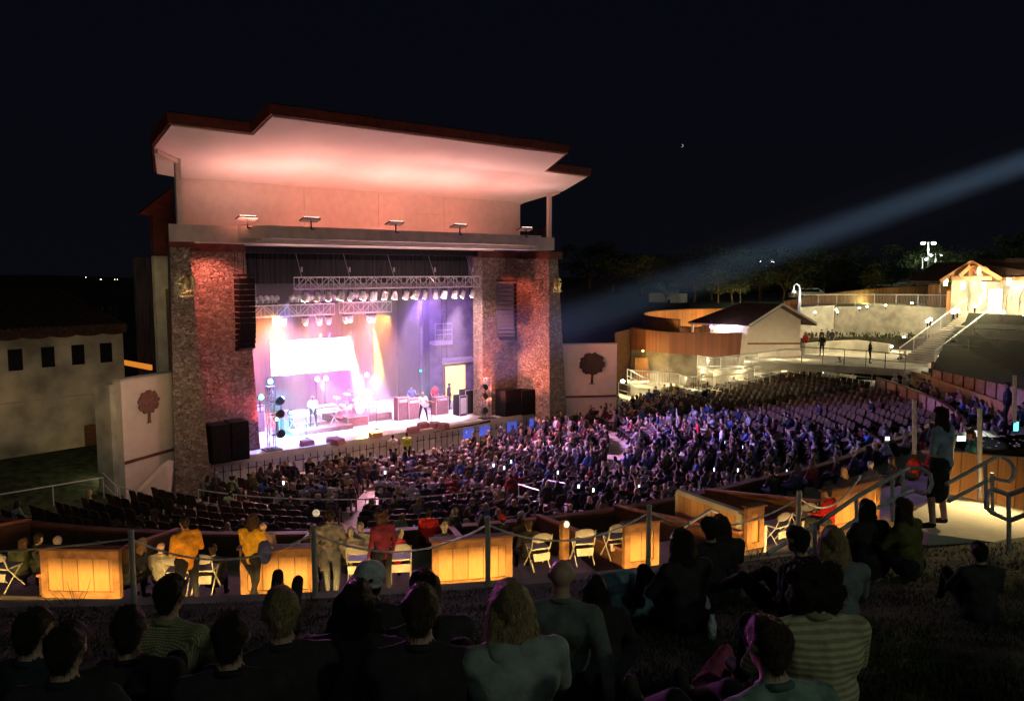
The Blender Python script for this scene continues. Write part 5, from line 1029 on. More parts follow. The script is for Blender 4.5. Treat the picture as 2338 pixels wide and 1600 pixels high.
r0 = thing('globe_lamp', 'small round white lamp on a wooden post between folding chairs', 'lamp', az(1288, 1275, ZC)); q = r0.location.copy(); g = MB(); g.box(q + Vector((0, 0, .42)), (.18, .12, .84)); part(g, 'post', 'frame_wood', r0); g = MB(); g.ball(q + Vector((0, -.06, .78)), .07, 12); part(g, 'globe', glow('globe', (1, .9, .7), 1.1), r0)
r0 = thing('table_lantern', 'small round glowing lantern on a table in the boxes', 'lantern', az(722, 1178, 3.6)); g = MB(); g.ball((0, 0, .10), .095, 14); g.build('globe', glow('lantern', (1, .84, .52), .4), r0); g = MB(); g.lathe([(.07, -.02), (.08, 0), (.05, .02)], (0, 0, 0), 12); g.build('base', 'black_metal', r0)

# people seated in the boxes
BX = [(312, 1225, 'long', 'hair_blond', (.03, .03, .05), 'blonde woman in a dark top seated in the left boxes'), (365, 1235, None, None, (.30, .29, .26), 'bald man in a grey shirt seated left of the man in yellow'), (85, 1215, 'short', 'hair_dark', (.05, .05, .05), 'person in a dark top at the far left of the boxes'), (40, 1225, 'bob', 'hair_brown', (.04, .05, .03), 'person with bobbed hair at the far left of the boxes'), (130, 1222, 'short', 'hair_grey', (.40, .34, .26), 'grey haired person in a tan top in the left boxes'), (220, 1232, 'short', 'hair_dark', (.40, .45, .18), 'person in a lime top beside the far left lit panel'), (275, 1245, 'long', 'hair_brown', (.02, .02, .02), 'long haired person in black right of the far left panel'),
      (485, 1240, 'short', 'hair_dark', (.01, .01, .015), 'large dark figure seated right of the man in yellow'), (712, 1200, 'short', 'hair_brown', (.02, .02, .02), 'person in black under the red divider cap'), (735, 1212, 'bob', 'hair_dark', (.28, .27, .25), 'person in a light checked shirt near the round lantern'), (800, 1200, 'short', 'hair_grey', (.32, .30, .30), 'grey haired person in a patterned shirt seated with others'), (822, 1190, 'short', 'hair_grey', (.36, .36, .36), 'grey haired person in a white shirt left of the red shirt'), (905, 1205, 'short', 'hair_grey', (.50, .02, .03), 'grey haired person in a bright red shirt in the boxes'), (1015, 1190, 'short', 'hair_grey', (.03, .03, .04), 'grey haired person in a dark coat left of the rope post'), (1102, 1175, 'long', 'hair_dark', (.02, .02, .02), 'woman with long dark hair right of the red divider cap'), (1185, 1170, 'bob', 'hair_dark', (.03, .02, .02), 'dark haired person beyond the rope post'), (1208, 1185, 'short', 'hair_brown', (.02, .02, .02), 'brown haired man in black seated right of the red cap'), (978, 1155, 'short', 'hair_dark', (.45, .02, .03), 'dark haired person in red seated at the front of the boxes'), (1030, 1150, 'short', 'hair_grey', (.05, .06, .08), 'grey haired person at the front of the boxes'),
      (1830, 1150, 'short', 'hair_dark', (.50, .015, .015), 'person in a bright red top seated on a white folding chair'), (600, 1190, None, None, (.3, .2, .2), 'bald head above the box wall left of the lantern')]
for i, (u, v, hs, hm, c, lab) in enumerate(BX):
    zt = 2.75 + 1.27 if v < 1180 or u > 1500 and False else 3.3 + 1.27
    p = az(u, v, zt); R_, t_ = topol(p); R_ = min(max(R_, RP(t_) + .5), RQ(t_) - .2); p = pol(R_, t_, 2.7 if zt < 4.3 else 3.3)
    if u == 1830: p = az(1830, 1215, ZC); p = pol(RQ(topol(p)[1]) + .45, topol(p)[1], ZC + .0)
    person(lab, p, math.radians(t_) + RY.uniform(-.3, .3), 'chair' if i % 3 else 'chair_side', c, hs, hm or 'hair_dark', fem=hs in ('long', 'bob'), group='people seated in the boxes', voxel=.024, fat=1 + .1 * (i % 3))
for j in range(30):
    t_ = -2 + 36 * (j + RY.random()) / 30; lo_ = j % 2; p = pol(RP(t_) + (1.0 if lo_ else 3.6), t_, 2.7 if lo_ else 3.3); ci = RY.choice((0, 1, 4, 5, 6, 9, 11)); cn, cc, _ = RY.choices(PAL, PW)[0]; ob = bpy.data.objects.new('person', CROWD[ci][0]); COL.objects.link(ob); ob.location = p; ob.rotation_euler = (0, 0, math.radians(t_) + RY.uniform(-.4, .4)); ob.color = (*cc, 1)
    tag(ob, f'person in a {cn} top in the {"front" if lo_ else "rear"} right boxes, {nth(j + 1)} from the stairs', 'person', 'people seated in the boxes')
o = person('person in a red cap seated beyond the rope post', pol(*(lambda q: (max(topol(q)[0], 23.2), topol(q)[1]))(az(1148, 1170, 4.0)), 2.7), -.3, 'chair', (.02, .02, .02), 'short', 'hair_dark', group='people seated in the boxes', voxel=.024, cap=(cloth('red_cap', (.5, .04, .03)), True))

# ------------------------------------------------------------ rope posts on the lawn edge
PT = [(303, 1383, 1216, 'first'), (722, 1357, 1255, 'second'), (1112, 1333, 1178, 'third'), (1474, 1300, 1150, 'fourth'), (1790, 1248, 1118, 'fifth')]; tops = []
for i, (u, v, vt, nm) in enumerate(PT):
    t = topol(az(u, v, 5.9))[1]; p = pol(RL(t) + .02, t, 5.9); r = thing('rope_post', f'grey steel rope post on the lawn edge, {nm} from the left', 'post', p, 0, 'rope posts along the lawn edge'); g = MB(); g.tube([(0, 0, 0), (0, 0, .92)], .036, 10); g.build('post', 'galv', r); g = MB(); g.ball((0, 0, .93), .045, 8, (1, 1, .5)); g.build('cap', 'galv', r); g = MB(); g.lathe([(.07, 0), (.06, .02)], n=12); g.build('foot', 'galv', r); tops.append(p + Vector((0, 0, .84)))
tops = [pol(RL(-50), -50, 6.74)] + tops + [az(1965, 1085, 6.9)]
for i, (a, b) in enumerate(zip(tops, tops[1:])):
    g = MB(); n = 46; pts = [a.lerp(b, k / n) - Vector((0, 0, .30 * (1 - (2 * k / n - 1) ** 2))) for k in range(n + 1)]
    for k in range(n):
        q, w_ = pts[k], pts[k + 1]; g.tube([q, w_], [.011, .016] if k % 2 else [.016, .011], 5)
    tag(g.build('chain', 'galv', loc=a), ['drooping chain from the picture edge to the first rope post', 'drooping chain between the first and second rope posts', 'drooping chain between the second and third rope posts', 'drooping chain between the third and fourth rope posts', 'drooping chain between the fourth and fifth rope posts', 'drooping chain from the fifth rope post to the stair rail'][i], 'chain', 'chains along the lawn edge')
# ------------------------------------------------------------ right side: terrain, plaza, ramps
ZPL = 3.5
def zat(u, v, z): return az(u, v, z)
g = MB(); pl = [zat(1826, 830, ZPL), zat(1980, 836, ZPL), zat(2066, 842, ZPL), zat(2120, 838, ZPL), zat(2110, 800, ZPL), zat(1990, 794, ZPL), zat(1826, 796, ZPL), zat(1700, 800, ZPL), zat(1700, 826, ZPL)]
g.prism(pl, (0, 0, -.5)); struct(g, 'plaza', 'pale_concrete')
g = MB(); g.prism([zat(1405, 960, .02), zat(1565, 950, .02), zat(1565, 925, .02), zat(1405, 900, .02)], (0, 0, -.1)); struct(g, 'path', 'pale_concrete')
# ground rising behind
g = MB(); nU, nD = 30, 14; g.v = []
for i in range(nU + 1):
    u = 1575 + 1025 * i / nU
    for j in range(nD + 1):
        d = 66 + 90 * (j / nD) ** 1.5; p = at(u, 640, d); z = 3.3 + 2.6 * min(1, max(0, (d - 70) / 16)) * min(1, max(0, (u - 1350) / 300)) + (1.4 * min(1, max(0, (u - 1900) / 250))); g.v.append((p.x, p.y, z if j else 0))
g.f = [(i * (nD + 1) + j, i * (nD + 1) + j + 1, (i + 1) * (nD + 1) + j + 1, (i + 1) * (nD + 1) + j) for i in range(nU) for j in range(nD)]; g.mi = [0] * len(g.f); struct(g, 'hillside', 'soil', smooth=True)
mo = at(1557, 332, 1400); g = MB(); cr = [(math.cos(a) * 2.7, math.sin(a) * 2.7) for a in np.linspace(-1.9, 1.3, 14)] + [(math.cos(a) * 2.4 - 1.0, math.sin(a) * 2.55) for a in np.linspace(1.3, -1.9, 14)]; g.prism([mo + RV * x + UV * z for x, z in cr], FV * .5); struct(g, 'moon', glow('moonshine', (1, .93, .75), .35))
# dark far hills
g = MB(); g.v = []; n = 60; rg = random.Random(4)
for i in range(n + 1):
    u = -900 + 5200 * i / n; p = at(u, 640, 420); h = 7.5 + 1.2 * math.sin(i * .7) + rg.uniform(-.5, .5); g.v += [(p.x, p.y, -1), (p.x, p.y, h), (p.x * 1.3, p.y * 1.3, h * .5)]
g.f = [(i * 3 + k, i * 3 + k + 1, i * 3 + k + 4, i * 3 + k + 3) for i in range(n) for k in (0, 1)]; g.mi = [0] * len(g.f); struct(g, 'hills', 'soil', smooth=True)
for i, (u, v) in enumerate([(230, 637), (262, 637), (268, 637), (325, 628), (331, 628), (196, 632)]):
    p = at(u, v, 400); g = MB(); g.ball(p, .32 if i in (0, 3) else .20, 6); tag(g.build('town_light', glow('far_light', (1, .85, .6), 5), loc=p), f'tiny distant town light left of the stage house, {nth(i + 1)} counted', 'light', 'distant town lights')
# white sloping curb path beside the seats with its rail
a0, a1 = zat(1566, 952, .9), zat(1850, 874, 2.1); b0, b1 = zat(1566, 930, .9), zat(1850, 866, 2.1)
g = MB(); g.prism([a0, a1, b1, b0], (0, 0, -.6)); struct(g, 'ramp', 'pale_concrete')
k0, k1 = zat(1566, 928, 1.2), zat(1845, 868, 2.3); rail([k0, k0.lerp(k1, .5), k1], 'white handrail above the sloping pale ramp beside the empty seats', .95, (), .035, post=3.2)
g = MB(); g.prism([k0 + Vector((.3, .3, 0)), k1 + Vector((.3, .3, 0)), k1 + Vector((2.2, 2.6, .1)), k0 + Vector((2.2, 2.6, 0))], (0, 0, -.4)); struct(g, 'planting_bed', 'soil')
light('ramp_lamp', 'SPOT', zat(1600, 930, 1.0) + Vector((0, -1, 3)), 120, (.7, 1, .85), target=zat(1600, 942, .9), spot_size=1.0, spot_blend=.8)

def poly_u(pts, z): return [zat(u, v, z) for u, v in pts]
def deck(front, z, depth, lab, name='ramp_deck', th=.22, dz=0.0, mesh=True, h=1.0):
    """walkway slab: front edge follows pixels at height z (rising dz along), with a railing"""
    n = len(front); P_ = [zat(u, v, z + dz * i / (n - 1)) for i, (u, v) in enumerate(front)]; r = thing(name, lab, 'ramp', P_[0]); bk = []
    for p in P_: q = Vector((p.x, p.y, 0)).normalized() * depth; bk.append(p + q)
    g = MB(); vs = []
    for p, q in zip(P_, bk): vs += [p, q, q - Vector((0, 0, th)), p - Vector((0, 0, th))]
    g.add(vs, [(i * 4 + j, (i + 1) * 4 + j, (i + 1) * 4 + (j + 1) % 4, i * 4 + (j + 1) % 4) for i in range(n - 1) for j in range(4)] + [(3, 2, 1, 0), tuple((n - 1) * 4 + j for j in range(4))]); part(g, 'slab', 'pale_concrete', r)
    g = MB(); vs = []
    for p, q in zip(P_, bk): m_ = p.lerp(q, .15); vs += [m_ - Vector((0, 0, th)), (m_.x, m_.y, 0)]
    g.add(vs, [(2 * i, 2 * i + 1, 2 * i + 3, 2 * i + 2) for i in range(n - 1)]); part(g, 'support_wall', 'concrete', r)
    for p, q in zip(P_, bk): light('deck_fill', 'POINT', p.lerp(q, .45) + Vector((0, 0, .7)), 60, (1, .80, .42), shadow_soft_size=.1)  # point lights without fittings, added to brighten the slab
    rail([p.lerp(q, .08) for p, q in zip(P_, bk)], 'railing on the ' + lab, h, (.5,) if not mesh else (), .03, 'steel', post=2.0, mesh=mesh); return P_, bk
DECKS = []
D1 = deck([(1592, 842), (1628, 850), (1700, 840), (1770, 830), (1830, 826)], 2.9, 2.4, 'upper switchback ramp below the red wood wall', dz=.5)
D2 = deck([(1598, 868), (1700, 866), (1830, 857), (1880, 862)], 2.3, 1.6, 'middle switchback ramp running right under the plaza', dz=.15, mesh=False)
D3 = deck([(1440, 876), (1530, 882), (1580, 893), (1640, 892), (1700, 884), (1790, 872)], 1.9, 2.2, 'lower curved ramp in front of the concrete base wall', dz=.1)
D4 = deck([(1432, 872), (1470, 892), (1530, 922), (1562, 945)], 1.8, 2.0, 'sloping stair flight descending to the pit', dz=-1.6, mesh=False)
D5 = deck([(1412, 905), (1460, 918), (1520, 940), (1556, 956)], 1.2, 1.8, 'lowest ramp beside the right wing wall', dz=-.9, mesh=False)
rail([zat(1505, 952, .1), zat(1545, 956, .1)], 'cross braced steel barrier at the foot of the ramps', 1.5, (.25, .5, .75), .03, 'steel')
rail([zat(u, v, ZPL) for u, v in ((1830, 826), (1900, 830), (1980, 836), (2066, 846))], 'long dark railing along the front of the bright plaza', 1.1, (.5,), .025, 'black_metal', post=1.6)
# steps at the right of the plaza down to the cross aisle
g = MB()
for k in range(8):
    a = zat(1885 + k * 9, 853 + k * 1.0, 3.3 - .17 * k); g.box(a, (1.6, .35, .15), .4)
tag(g.build('steps', 'pale_concrete', loc=zat(1900, 856, 3)), 'short flight of pale steps descending from the plaza to the cross aisle', 'stairs')
g = MB(); q = [zat(1850, 884, 2.05), zat(2000, 880, 2.15), zat(2010, 868, 2.2), zat(1850, 860, 2.1)]; g.prism(q, (0, 0, -.3)); struct(g, 'cross_aisle', 'pale_concrete')
rail([zat(1905, 866, 2.15), zat(1990, 876, 2.15)], 'light railing behind the last empty seat row', .9, (.5,), .025, 'steel'); rail([zat(1860, 872, 2.1), zat(1925, 848, 2.8)], 'steel stair handrail at the head of the empty rows', .9, (.5,), .03, 'steel')
# planter wall and retaining wall behind the plaza
def wallpath(uvz, th, z0, z1f, name, lab, mat, cat='wall'):
    P_ = [at(u, 700, d) for u, d in uvz]; r = thing(name, lab, cat, P_[0]); g = MB(); g.ribbon([p[:2] for p in P_], th, zf=lambda i: (z0, z1f[i])); part(g, 'wall', mat, r); return r, P_
wallpath([(1838, 62.5), (1900, 64), (1960, 64.5), (2035, 62.5)], .4, ZPL, [4.35, 4.4, 4.45, 4.3], 'planter_wall', 'low white planter wall at the back of the bright plaza', 'pale_concrete')
wallpath([(1826, 67.5), (1870, 68), (1902, 68.3)], .4, 3.3, [7.0, 7.1, 7.15], 'retaining_wall', 'brightly lit concrete wall section behind the people on the plaza', 'pale_concrete')
wallpath([(1904, 68.5), (1960, 69), (2030, 68.5), (2100, 67.5), (2175, 66)], .4, 3.3, [7.0, 7.05, 7.1, 7.1, 7.0], 'retaining_wall', 'long curved concrete retaining wall right of the plaza people', 'concrete')
g = MB(); rg = random.Random(9)
for k in range(260):
    q = at(rg.uniform(1838, 2150), 700, rg.uniform(65, 67.8)); a = rg.uniform(0, 6.28); s = rg.uniform(.08, .22); z = 4.5 + rg.uniform(0, .35); g.add([(q.x, q.y, z - .2), (q.x + math.cos(a) * s, q.y + math.sin(a) * s, z), (q.x, q.y, z + s)], [(0, 1, 2)])
tag(g.build('shrubs', 'grass', loc=at(1950, 760, 66)), 'low ground cover plants between the planter wall and the retaining wall', 'plants', kind='stuff')
g = MB(); P_ = [at(u, 700, d) for u, d in ((1830, 64.6), (1950, 66.5), (2150, 65.5), (2150, 68), (1950, 69), (1830, 68))]; g.prism([(p.x, p.y, 4.38) for p in P_], (0, 0, -1)); struct(g, 'planting_soil', 'soil')
rail([Vector((*at(u, 700, d)[:2], 7.05)) for u, d in ((1826, 68), (1902, 68.6), (1990, 69), (2100, 68), (2200, 66))], 'long mesh railing with small lamps on top of the retaining wall', 1.0, (), .03, 'steel', mesh=True)
g = MB(); P_ = [at(u, 700, d) for u, d in ((1820, 68.3), (1960, 69.3), (2100, 68.3), (2230, 66), (2240, 72), (2100, 76), (1960, 77), (1820, 76))]; g.prism([(p.x, p.y, 7.0) for p in P_], (0, 0, -.5)); struct(g, 'upper_path', 'pale_concrete')
# orange fence
def fence(uvd, z0s, z1s, lab, name='fence', mat='fence_wood', th=.10):
    P_ = [at(u, 700, d) for u, d in uvd]; r = thing(name, lab, 'fence', P_[0]); g = MB(); g.ribbon([p[:2] for p in P_], th, zf=lambda i: (z0s[i], z1s[i])); part(g, 'boards', mat, r); g = MB(); g.ribbon([p[:2] for p in P_], th + .1, zf=lambda i: (z1s[i], z1s[i] + .08)); part(g, 'cap', 'dark_wood', r); return r
fence([(1790, 74.5), (1850, 75), (1930, 76), (2020, 76.5), (2118, 76)], [6.6, 6.6, 6.8, 7, 7], [7.2, 7.75, 8.1, 8.45, 8.7], 'long orange lit wooden fence above the retaining wall')
fence([(2117, 70), (2160, 69), (2202, 68)], [6.6] * 3, [8.85, 8.9, 8.9], 'tall slatted wooden screen left of the upper right building'); fence([(2160, 64.5), (2216, 63.5)], [6.4] * 2, [8.45, 8.45], 'orange wooden screen panel before the upper right building')
# circular ramp enclosure behind the gable building
ctr = at(1806, 720, 68); RR = 12.6; pts = []
for k in range(0, 41):
    a = math.radians(62 + 148 * k / 40); pts.append((ctr.x + RR * (RV.x * math.cos(a) * 1.0 + Vector((FV.x, FV.y)).normalized().x * math.sin(a)), ctr.y + RR * (RV.y * math.cos(a) + Vector((FV.x, FV.y)).normalized().y * math.sin(a))))
r = thing('curved_fence', 'large curved wooden enclosure glowing yellow inside, behind the dark roofed building', 'fence', (ctr.x, ctr.y, 4)); g = MB(); g.ribbon(pts, .12, zf=lambda i: (4.2, 6.25)); part(g, 'boards', 'fence_wood', r); g = MB(); g.ribbon(pts, .2, zf=lambda i: (6.25, 6.33)); part(g, 'cap', 'dark_wood', r)
for k in (6, 14, 22, 30): 
    p = Vector((*pts[k], 4.6)); c_ = Vector((ctr.x, ctr.y, 4.6)); q = p.lerp(c_, .16); light('enclosure_lamp', 'POINT', q, 340, (1, .58, .16), shadow_soft_size=.2)
# red wood wall with concrete base
WP = [(1447, 64.5), (1480, 62.8), (1530, 61.8), (1600, 61.2), (1660, 61.2), (1706, 61.5)]
zbt = [at(u, v, d).z for (u, d), v in zip(WP, (798, 801, 806, 811, 813, 815))]
r, P_ = wallpath(WP, .35, 0, zbt, 'base_wall', 'curved concrete base wall under the red wood wall', 'base_concrete')
r = thing('curved_wood_wall', 'curved red brown wooden wall left of the gable building', 'wall', P_[0]); g = MB(); zt = [at(u, v, d).z for (u, d), v in zip(WP, (748, 753, 759, 761, 761, 760))]; g.ribbon([p[:2] for p in P_], .5, zf=lambda i: (zbt[i], zt[i])); part(g, 'boards', 'red_wood', r)
g = MB(); g.ribbon([p[:2] for p in P_], .6, zf=lambda i: (zt[i], zt[i] + .07)); part(g, 'cap', 'dark_wood', r)
fence([(1405, 65.5), (1447, 65)], [0, 0], [4.9, 5.3], 'dark wooden screen right of the right wing wall', mat='dark_wood')
g = MB(); a = at(1450, 835, 62.5); q = [at(1449, 870, 62), at(1486, 870, 61.3), at(1478, 817, 61.8), at(1450, 816, 62.5)]; g.prism(q, Vector((FV.x, FV.y, 0)) * .3); tag(g.build('gate', 'dark_wood', loc=a), 'dark wooden gate panel in the lit corner of the base wall', 'gate')
light('corner_lamp', 'POINT', at(1468, 806, 61.0), 260, (1, .62, .15), shadow_soft_size=.1)
r0 = thing('wall_lamp', 'small lamp in the lit corner where the red wood wall starts', 'lamp', at(1468, 800, 62.0)); g = MB(); g.ball(r0.location, .09, 8); part(g, 'lens', glow('amber_lens', (1, .6, .15), 10), r0)
# inner orange partition seen above the wall, white posts, purple lamps
fence([(1528, 66), (1600, 65)], [4.2, 4.2], [5.5, 5.35], 'orange partition glowing behind the red wood wall'); fence([(1604, 65), (1700, 65)], [4.2, 4.2], [5.7, 5.7], 'second orange partition nearer the gable building')
# gable building
d0 = 61.0; G = lambda u, v: at(u, v, d0); rb = thing('gable_building', 'small stucco building with a broad dark tiled gable roof beside the plaza', 'building', G(1767, 812))
bl, tl, pk, tr, br = G(1706.6, 850), G(1706.6, 738), G(1775.4, 698), G(1828, 729), G(1827, 850); ax_ = (at(1581, 731, 65.0) - G(1706.6, 738)); ax_.z = 0; axn = ax_.normalized()
g = MB(); g.prism([bl, tl, pk, tr, br], axn * 3.2); part(g, 'wall', 'stucco', rb)
g = MB(); g.bar(G(1706.6, 783.5) - Vector((0, 0, 0)), G(1827, 783), .06, .14); part(g, 'band', 'dark_wood', rb)
ov = -axn * .45; rl, rr = at(1643, 697.5, 61.5), G(1776, 692.5) + ov; e1, e2 = at(1580, 731, 64.2), G(1700, 741) + ov; e3 = G(1853, 737) + ov
g = MB(); up = Vector((0, 0, -.16)); rl = Vector((rr.x, rr.y, rr.z)) + axn * (ax_.length - 1.5); e1 = e2 + axn * (ax_.length + .6); e4 = e3 + axn * (ax_.length + .6)
g.prism([e2, rr, rl, e1], up); g.prism([e3, e4, rl, rr], up); g.prism([e1, rl, e4], up); part(g, 'roof', 'roof_tile', rb)
g = MB(); g.bar(e2 - Vector((0, 0, .12)), e1 - Vector((0, 0, .12)), .10, .12); g.bar(e2, rr, .08, .16); g.bar(rr, e3, .08, .16); part(g, 'roof_trim', 'white_metal', rb)
for t_ in (3.3, 5.2): q = tl + axn * t_; g = MB(); g.bar((q.x, q.y, 3.0), (q.x, q.y, q.z), .16); part(g, 'column', 'stucco', rb)
for i, (u, w) in enumerate([(1668, 14), (1688, 15)]):
    g = MB(); c = at(u, 749, 62.3); g.box(c, (.55, .05, .55), -.3); part(g, 'service_window', glow('service_light', (.92, .86, 1), 6), rb)
for u in (1624, 1640, 1653):
    r0 = thing('purple_lamp', f'round purple lamp under the eave of the gable building, {["leftmost", "middle", "rightmost"][(u > 1630) + (u > 1645)]} of three', 'lamp', at(u, 745, 62.5)); g = MB(); g.ball(r0.location, .16, 8); part(g, 'bulb', glow('purple_bulb', (.35, .25, 1), 5), r0)
light('eave_lamp', 'POINT', at(1655, 747, 61.6), 160, (.8, .7, 1), shadow_soft_size=.3); light('enclosure_fill', 'POINT', at(1640, 742, 63), 320, (1, .70, .30), shadow_soft_size=.3)
# gooseneck street lamp
r0 = thing('street_lamp', 'curved gooseneck street lamp behind the gable building', 'street lamp', at(1826, 738, 63)); g = MB(); P_ = [at(1826, 735, 63), at(1826, 690, 63), at(1827, 658, 63), at(1824, 650, 63), at(1818, 647, 63), at(1813, 651, 63), at(1812, 662, 63)]; g.tube(P_, [.14, .12, .06, .05, .05, .05, .05], 8); part(g, 'pole', 'white_metal', r0); g = MB(); g.lathe([(.22, -.18), (.10, .1)], P_[-1], 12); part(g, 'lamp_shade', 'white_metal', r0)
light('gooseneck_light', 'POINT', at(1820, 668, 62.4), 90, (.9, .95, 1), shadow_soft_size=.2)
# stairs up the hill on the right
s0, s1 = at(2092, 838, 56.5), at(2245, 712, 61); s0.z = ZPL; st = thing('hill_stairs', 'long concrete staircase climbing to the upper right building', 'stairs', s0); dr = (s1 - s0); hor = Vector((dr.x, dr.y, 0)); sd = Vector((hor.y, -hor.x, 0)).normalized() * 1.3
g = MB(); n = 24
for k in range(n):
    p = s0 + hor * (k / n); z = s0.z + dr.z * (k + 1) / n; q = s0 + hor * ((k + 1.0) / n); g.prism([p - sd, q - sd, q + sd, p + sd] and [Vector((a.x, a.y, z)) for a in (p - sd, q - sd, q + sd, p + sd)], (0, 0, -.4))
part(g, 'steps', 'pale_concrete', st)
for s_, lab in ((1.0, 'right metal handrail of the long hill staircase'), (-1.0, 'left metal handrail of the long hill staircase')):
    rail([Vector((*(s0 + sd * s_)[:2], s0.z)), Vector((*(s0 + hor * .5 + sd * s_)[:2], s0.z + dr.z * .5)), Vector((*(s1 + sd * s_)[:2], s1.z))], lab, 1.0, (), .035, 'steel', mesh=True)
# grass slope right of the stairs with low walls
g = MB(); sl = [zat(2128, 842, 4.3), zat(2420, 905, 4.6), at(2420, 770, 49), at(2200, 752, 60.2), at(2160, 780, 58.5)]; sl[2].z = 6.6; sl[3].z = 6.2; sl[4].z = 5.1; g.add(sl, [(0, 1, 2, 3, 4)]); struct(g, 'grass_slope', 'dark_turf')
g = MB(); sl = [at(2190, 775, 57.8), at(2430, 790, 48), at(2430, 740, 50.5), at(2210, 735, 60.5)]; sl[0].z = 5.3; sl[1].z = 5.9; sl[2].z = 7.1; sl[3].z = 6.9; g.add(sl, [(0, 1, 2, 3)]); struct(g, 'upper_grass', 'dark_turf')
for (u0, v0, d_, u1, v1, d2, lab) in [(2182, 742, 59.5, 2345, 757, 53, 'pale low concrete wall crossing the dark grass slope'), (2222, 722, 61, 2345, 728, 56, 'upper pale wall edge below the upper right building')]:
    a, b = at(u0, v0, d_), at(u1, v1, d2); g = MB(); g.ribbon([a[:2], b[:2]], .3, zf=lambda i: ((a.z - .5, a.z), (b.z - .5, b.z))[i]); tag(g.build('garden_wall', 'pale_concrete', loc=a), lab, 'wall')
for (u0, v0, d_, u1, v1, d2, lab) in [(2150, 800, 53.0, 2345, 812, 47.5, 'lower low wall crossing the dark slope'), (2170, 775, 56.5, 2345, 786, 50.5, 'middle low wall crossing the dark slope')]:
    a, b = at(u0, v0, d_), at(u1, v1, d2); g = MB(); g.ribbon([a[:2], b[:2]], .22, zf=lambda i: ((a.z - .9, a.z), (b.z - .9, b.z))[i]); tag(g.build('garden_wall', 'base_concrete', loc=a), lab, 'wall'); rail([a, b], 'thin metal railing on the ' + lab, .9, (.5,), .02, 'galv', post=1.9)
# upper right building
rb = thing('lodge_building', 'upper right building with an orange timber gable over cream lit walls', 'building', at(2250, 715, 62)); H_ = lambda u, v, d=62: at(u, v, d)
w0, w1, w2 = H_(2216, 640), H_(2290, 640), at(2420, 640, 56.5); g = MB(); bs = 6.6
g.ribbon([H_(2175, 640, 64)[:2], H_(2216, 640, 63)[:2]], .3, zf=lambda i: (bs, 9.4)); g.ribbon([w0[:2], w1[:2], w2[:2]], .3, zf=lambda i: (bs, 9.55)); 
a, b, c = H_(2216, 634), H_(2250, 606), H_(2284, 634); g.prism([a, b, c], Vector((FV.x, FV.y, 0)) * .3); part(g, 'wall', 'adobe', rb)
ap = H_(2216, 597, 59.6); el, er = H_(2146, 641, 59.6), H_(2284, 636, 59.6); bk = Vector((FV.x, FV.y, 0)) * 5
g = MB(); g.prism([ap, el, el - Vector((0, 0, .22)), ap - Vector((0, 0, .22))], bk); g.prism([ap, er, er - Vector((0, 0, .22)), ap - Vector((0, 0, .22))], bk); part(g, 'gable_roof', 'roof_tile', rb)
g = MB(); fo = -Vector((FV.x, FV.y, 0)) * .08
g.bar(ap + fo, el + fo, .12, .30); g.bar(ap + fo, er + fo, .12, .26); g.bar(H_(2170, 634, 59.5), H_(2262, 634, 59.5), .2, .3); g.bar(ap + fo - Vector((0, 0, .2)), H_(2216, 634, 59.5), .2, .2); g.bar(H_(2190, 630, 59.4), H_(2214, 606, 59.4), .15, .3); g.bar(H_(2240, 630, 59.4), H_(2220, 606, 59.4), .15, .3); part(g, 'timber_truss', 'fence_wood', rb)
g = MB(); q = H_(2235, 617, 59.3); g.ball(q, .28, 12, (1, .4, 1.2)); part(g, 'lantern', glow('lantern_cream', (1, .85, .5), .8), rb)
g = MB(); g.prism([H_(2270, 636, 61), at(2430, 634, 55.5), at(2430, 590, 58), H_(2220, 596, 64)], (0, 0, .15)); part(g, 'roof', 'roof_tile', rb)
g = MB(); g.bar(H_(2270, 636, 60.8), at(2430, 634, 55.3), .2, .25); part(g, 'eave_board', 'dark_wood', rb)
for u, v, e, lab in ((2185, 652, 420, 'a'), (2226, 660, 620, 'b'), (2275, 660, 800, 'c'), (2335, 650, 500, 'd')):
    q = at(u, v - 8, 59.6 - (u - 2216) * .022); light('wall_lamp_light', 'POINT', q, e, (1, .80, .42), shadow_soft_size=.15); g = MB(); g.box(q + Vector((FV.x, FV.y, 0)) * 1.6, (.25, .2, .5)); part(g, 'wall_lamp', glow('cream_lens', (1, .9, .6), 12), rb)
g = MB(); q = at(2322, 654, 57.8); g.box(q, (1.0, .06, .35), -.55); part(g, 'sign', cloth('sign_blue', (.25, .30, .55)), rb)
g = MB(); g.box(at(2272, 688, 60.9), (1.1, .05, 1.9), -.55); part(g, 'door', glow('lit_door', (1, .92, .66), 3.0), rb)
for i in range(4): 
    a = at(2236 + i * 30, 712, 58 - i * 1.1); b = a + Vector((1.5, .2, .75)); rail([a, b], f'hooped metal stair rail before the upper right building, {nth(i + 1)} from the left', 1.0, (.5,), .03, 'galv', post=1.5)
TIERP = []
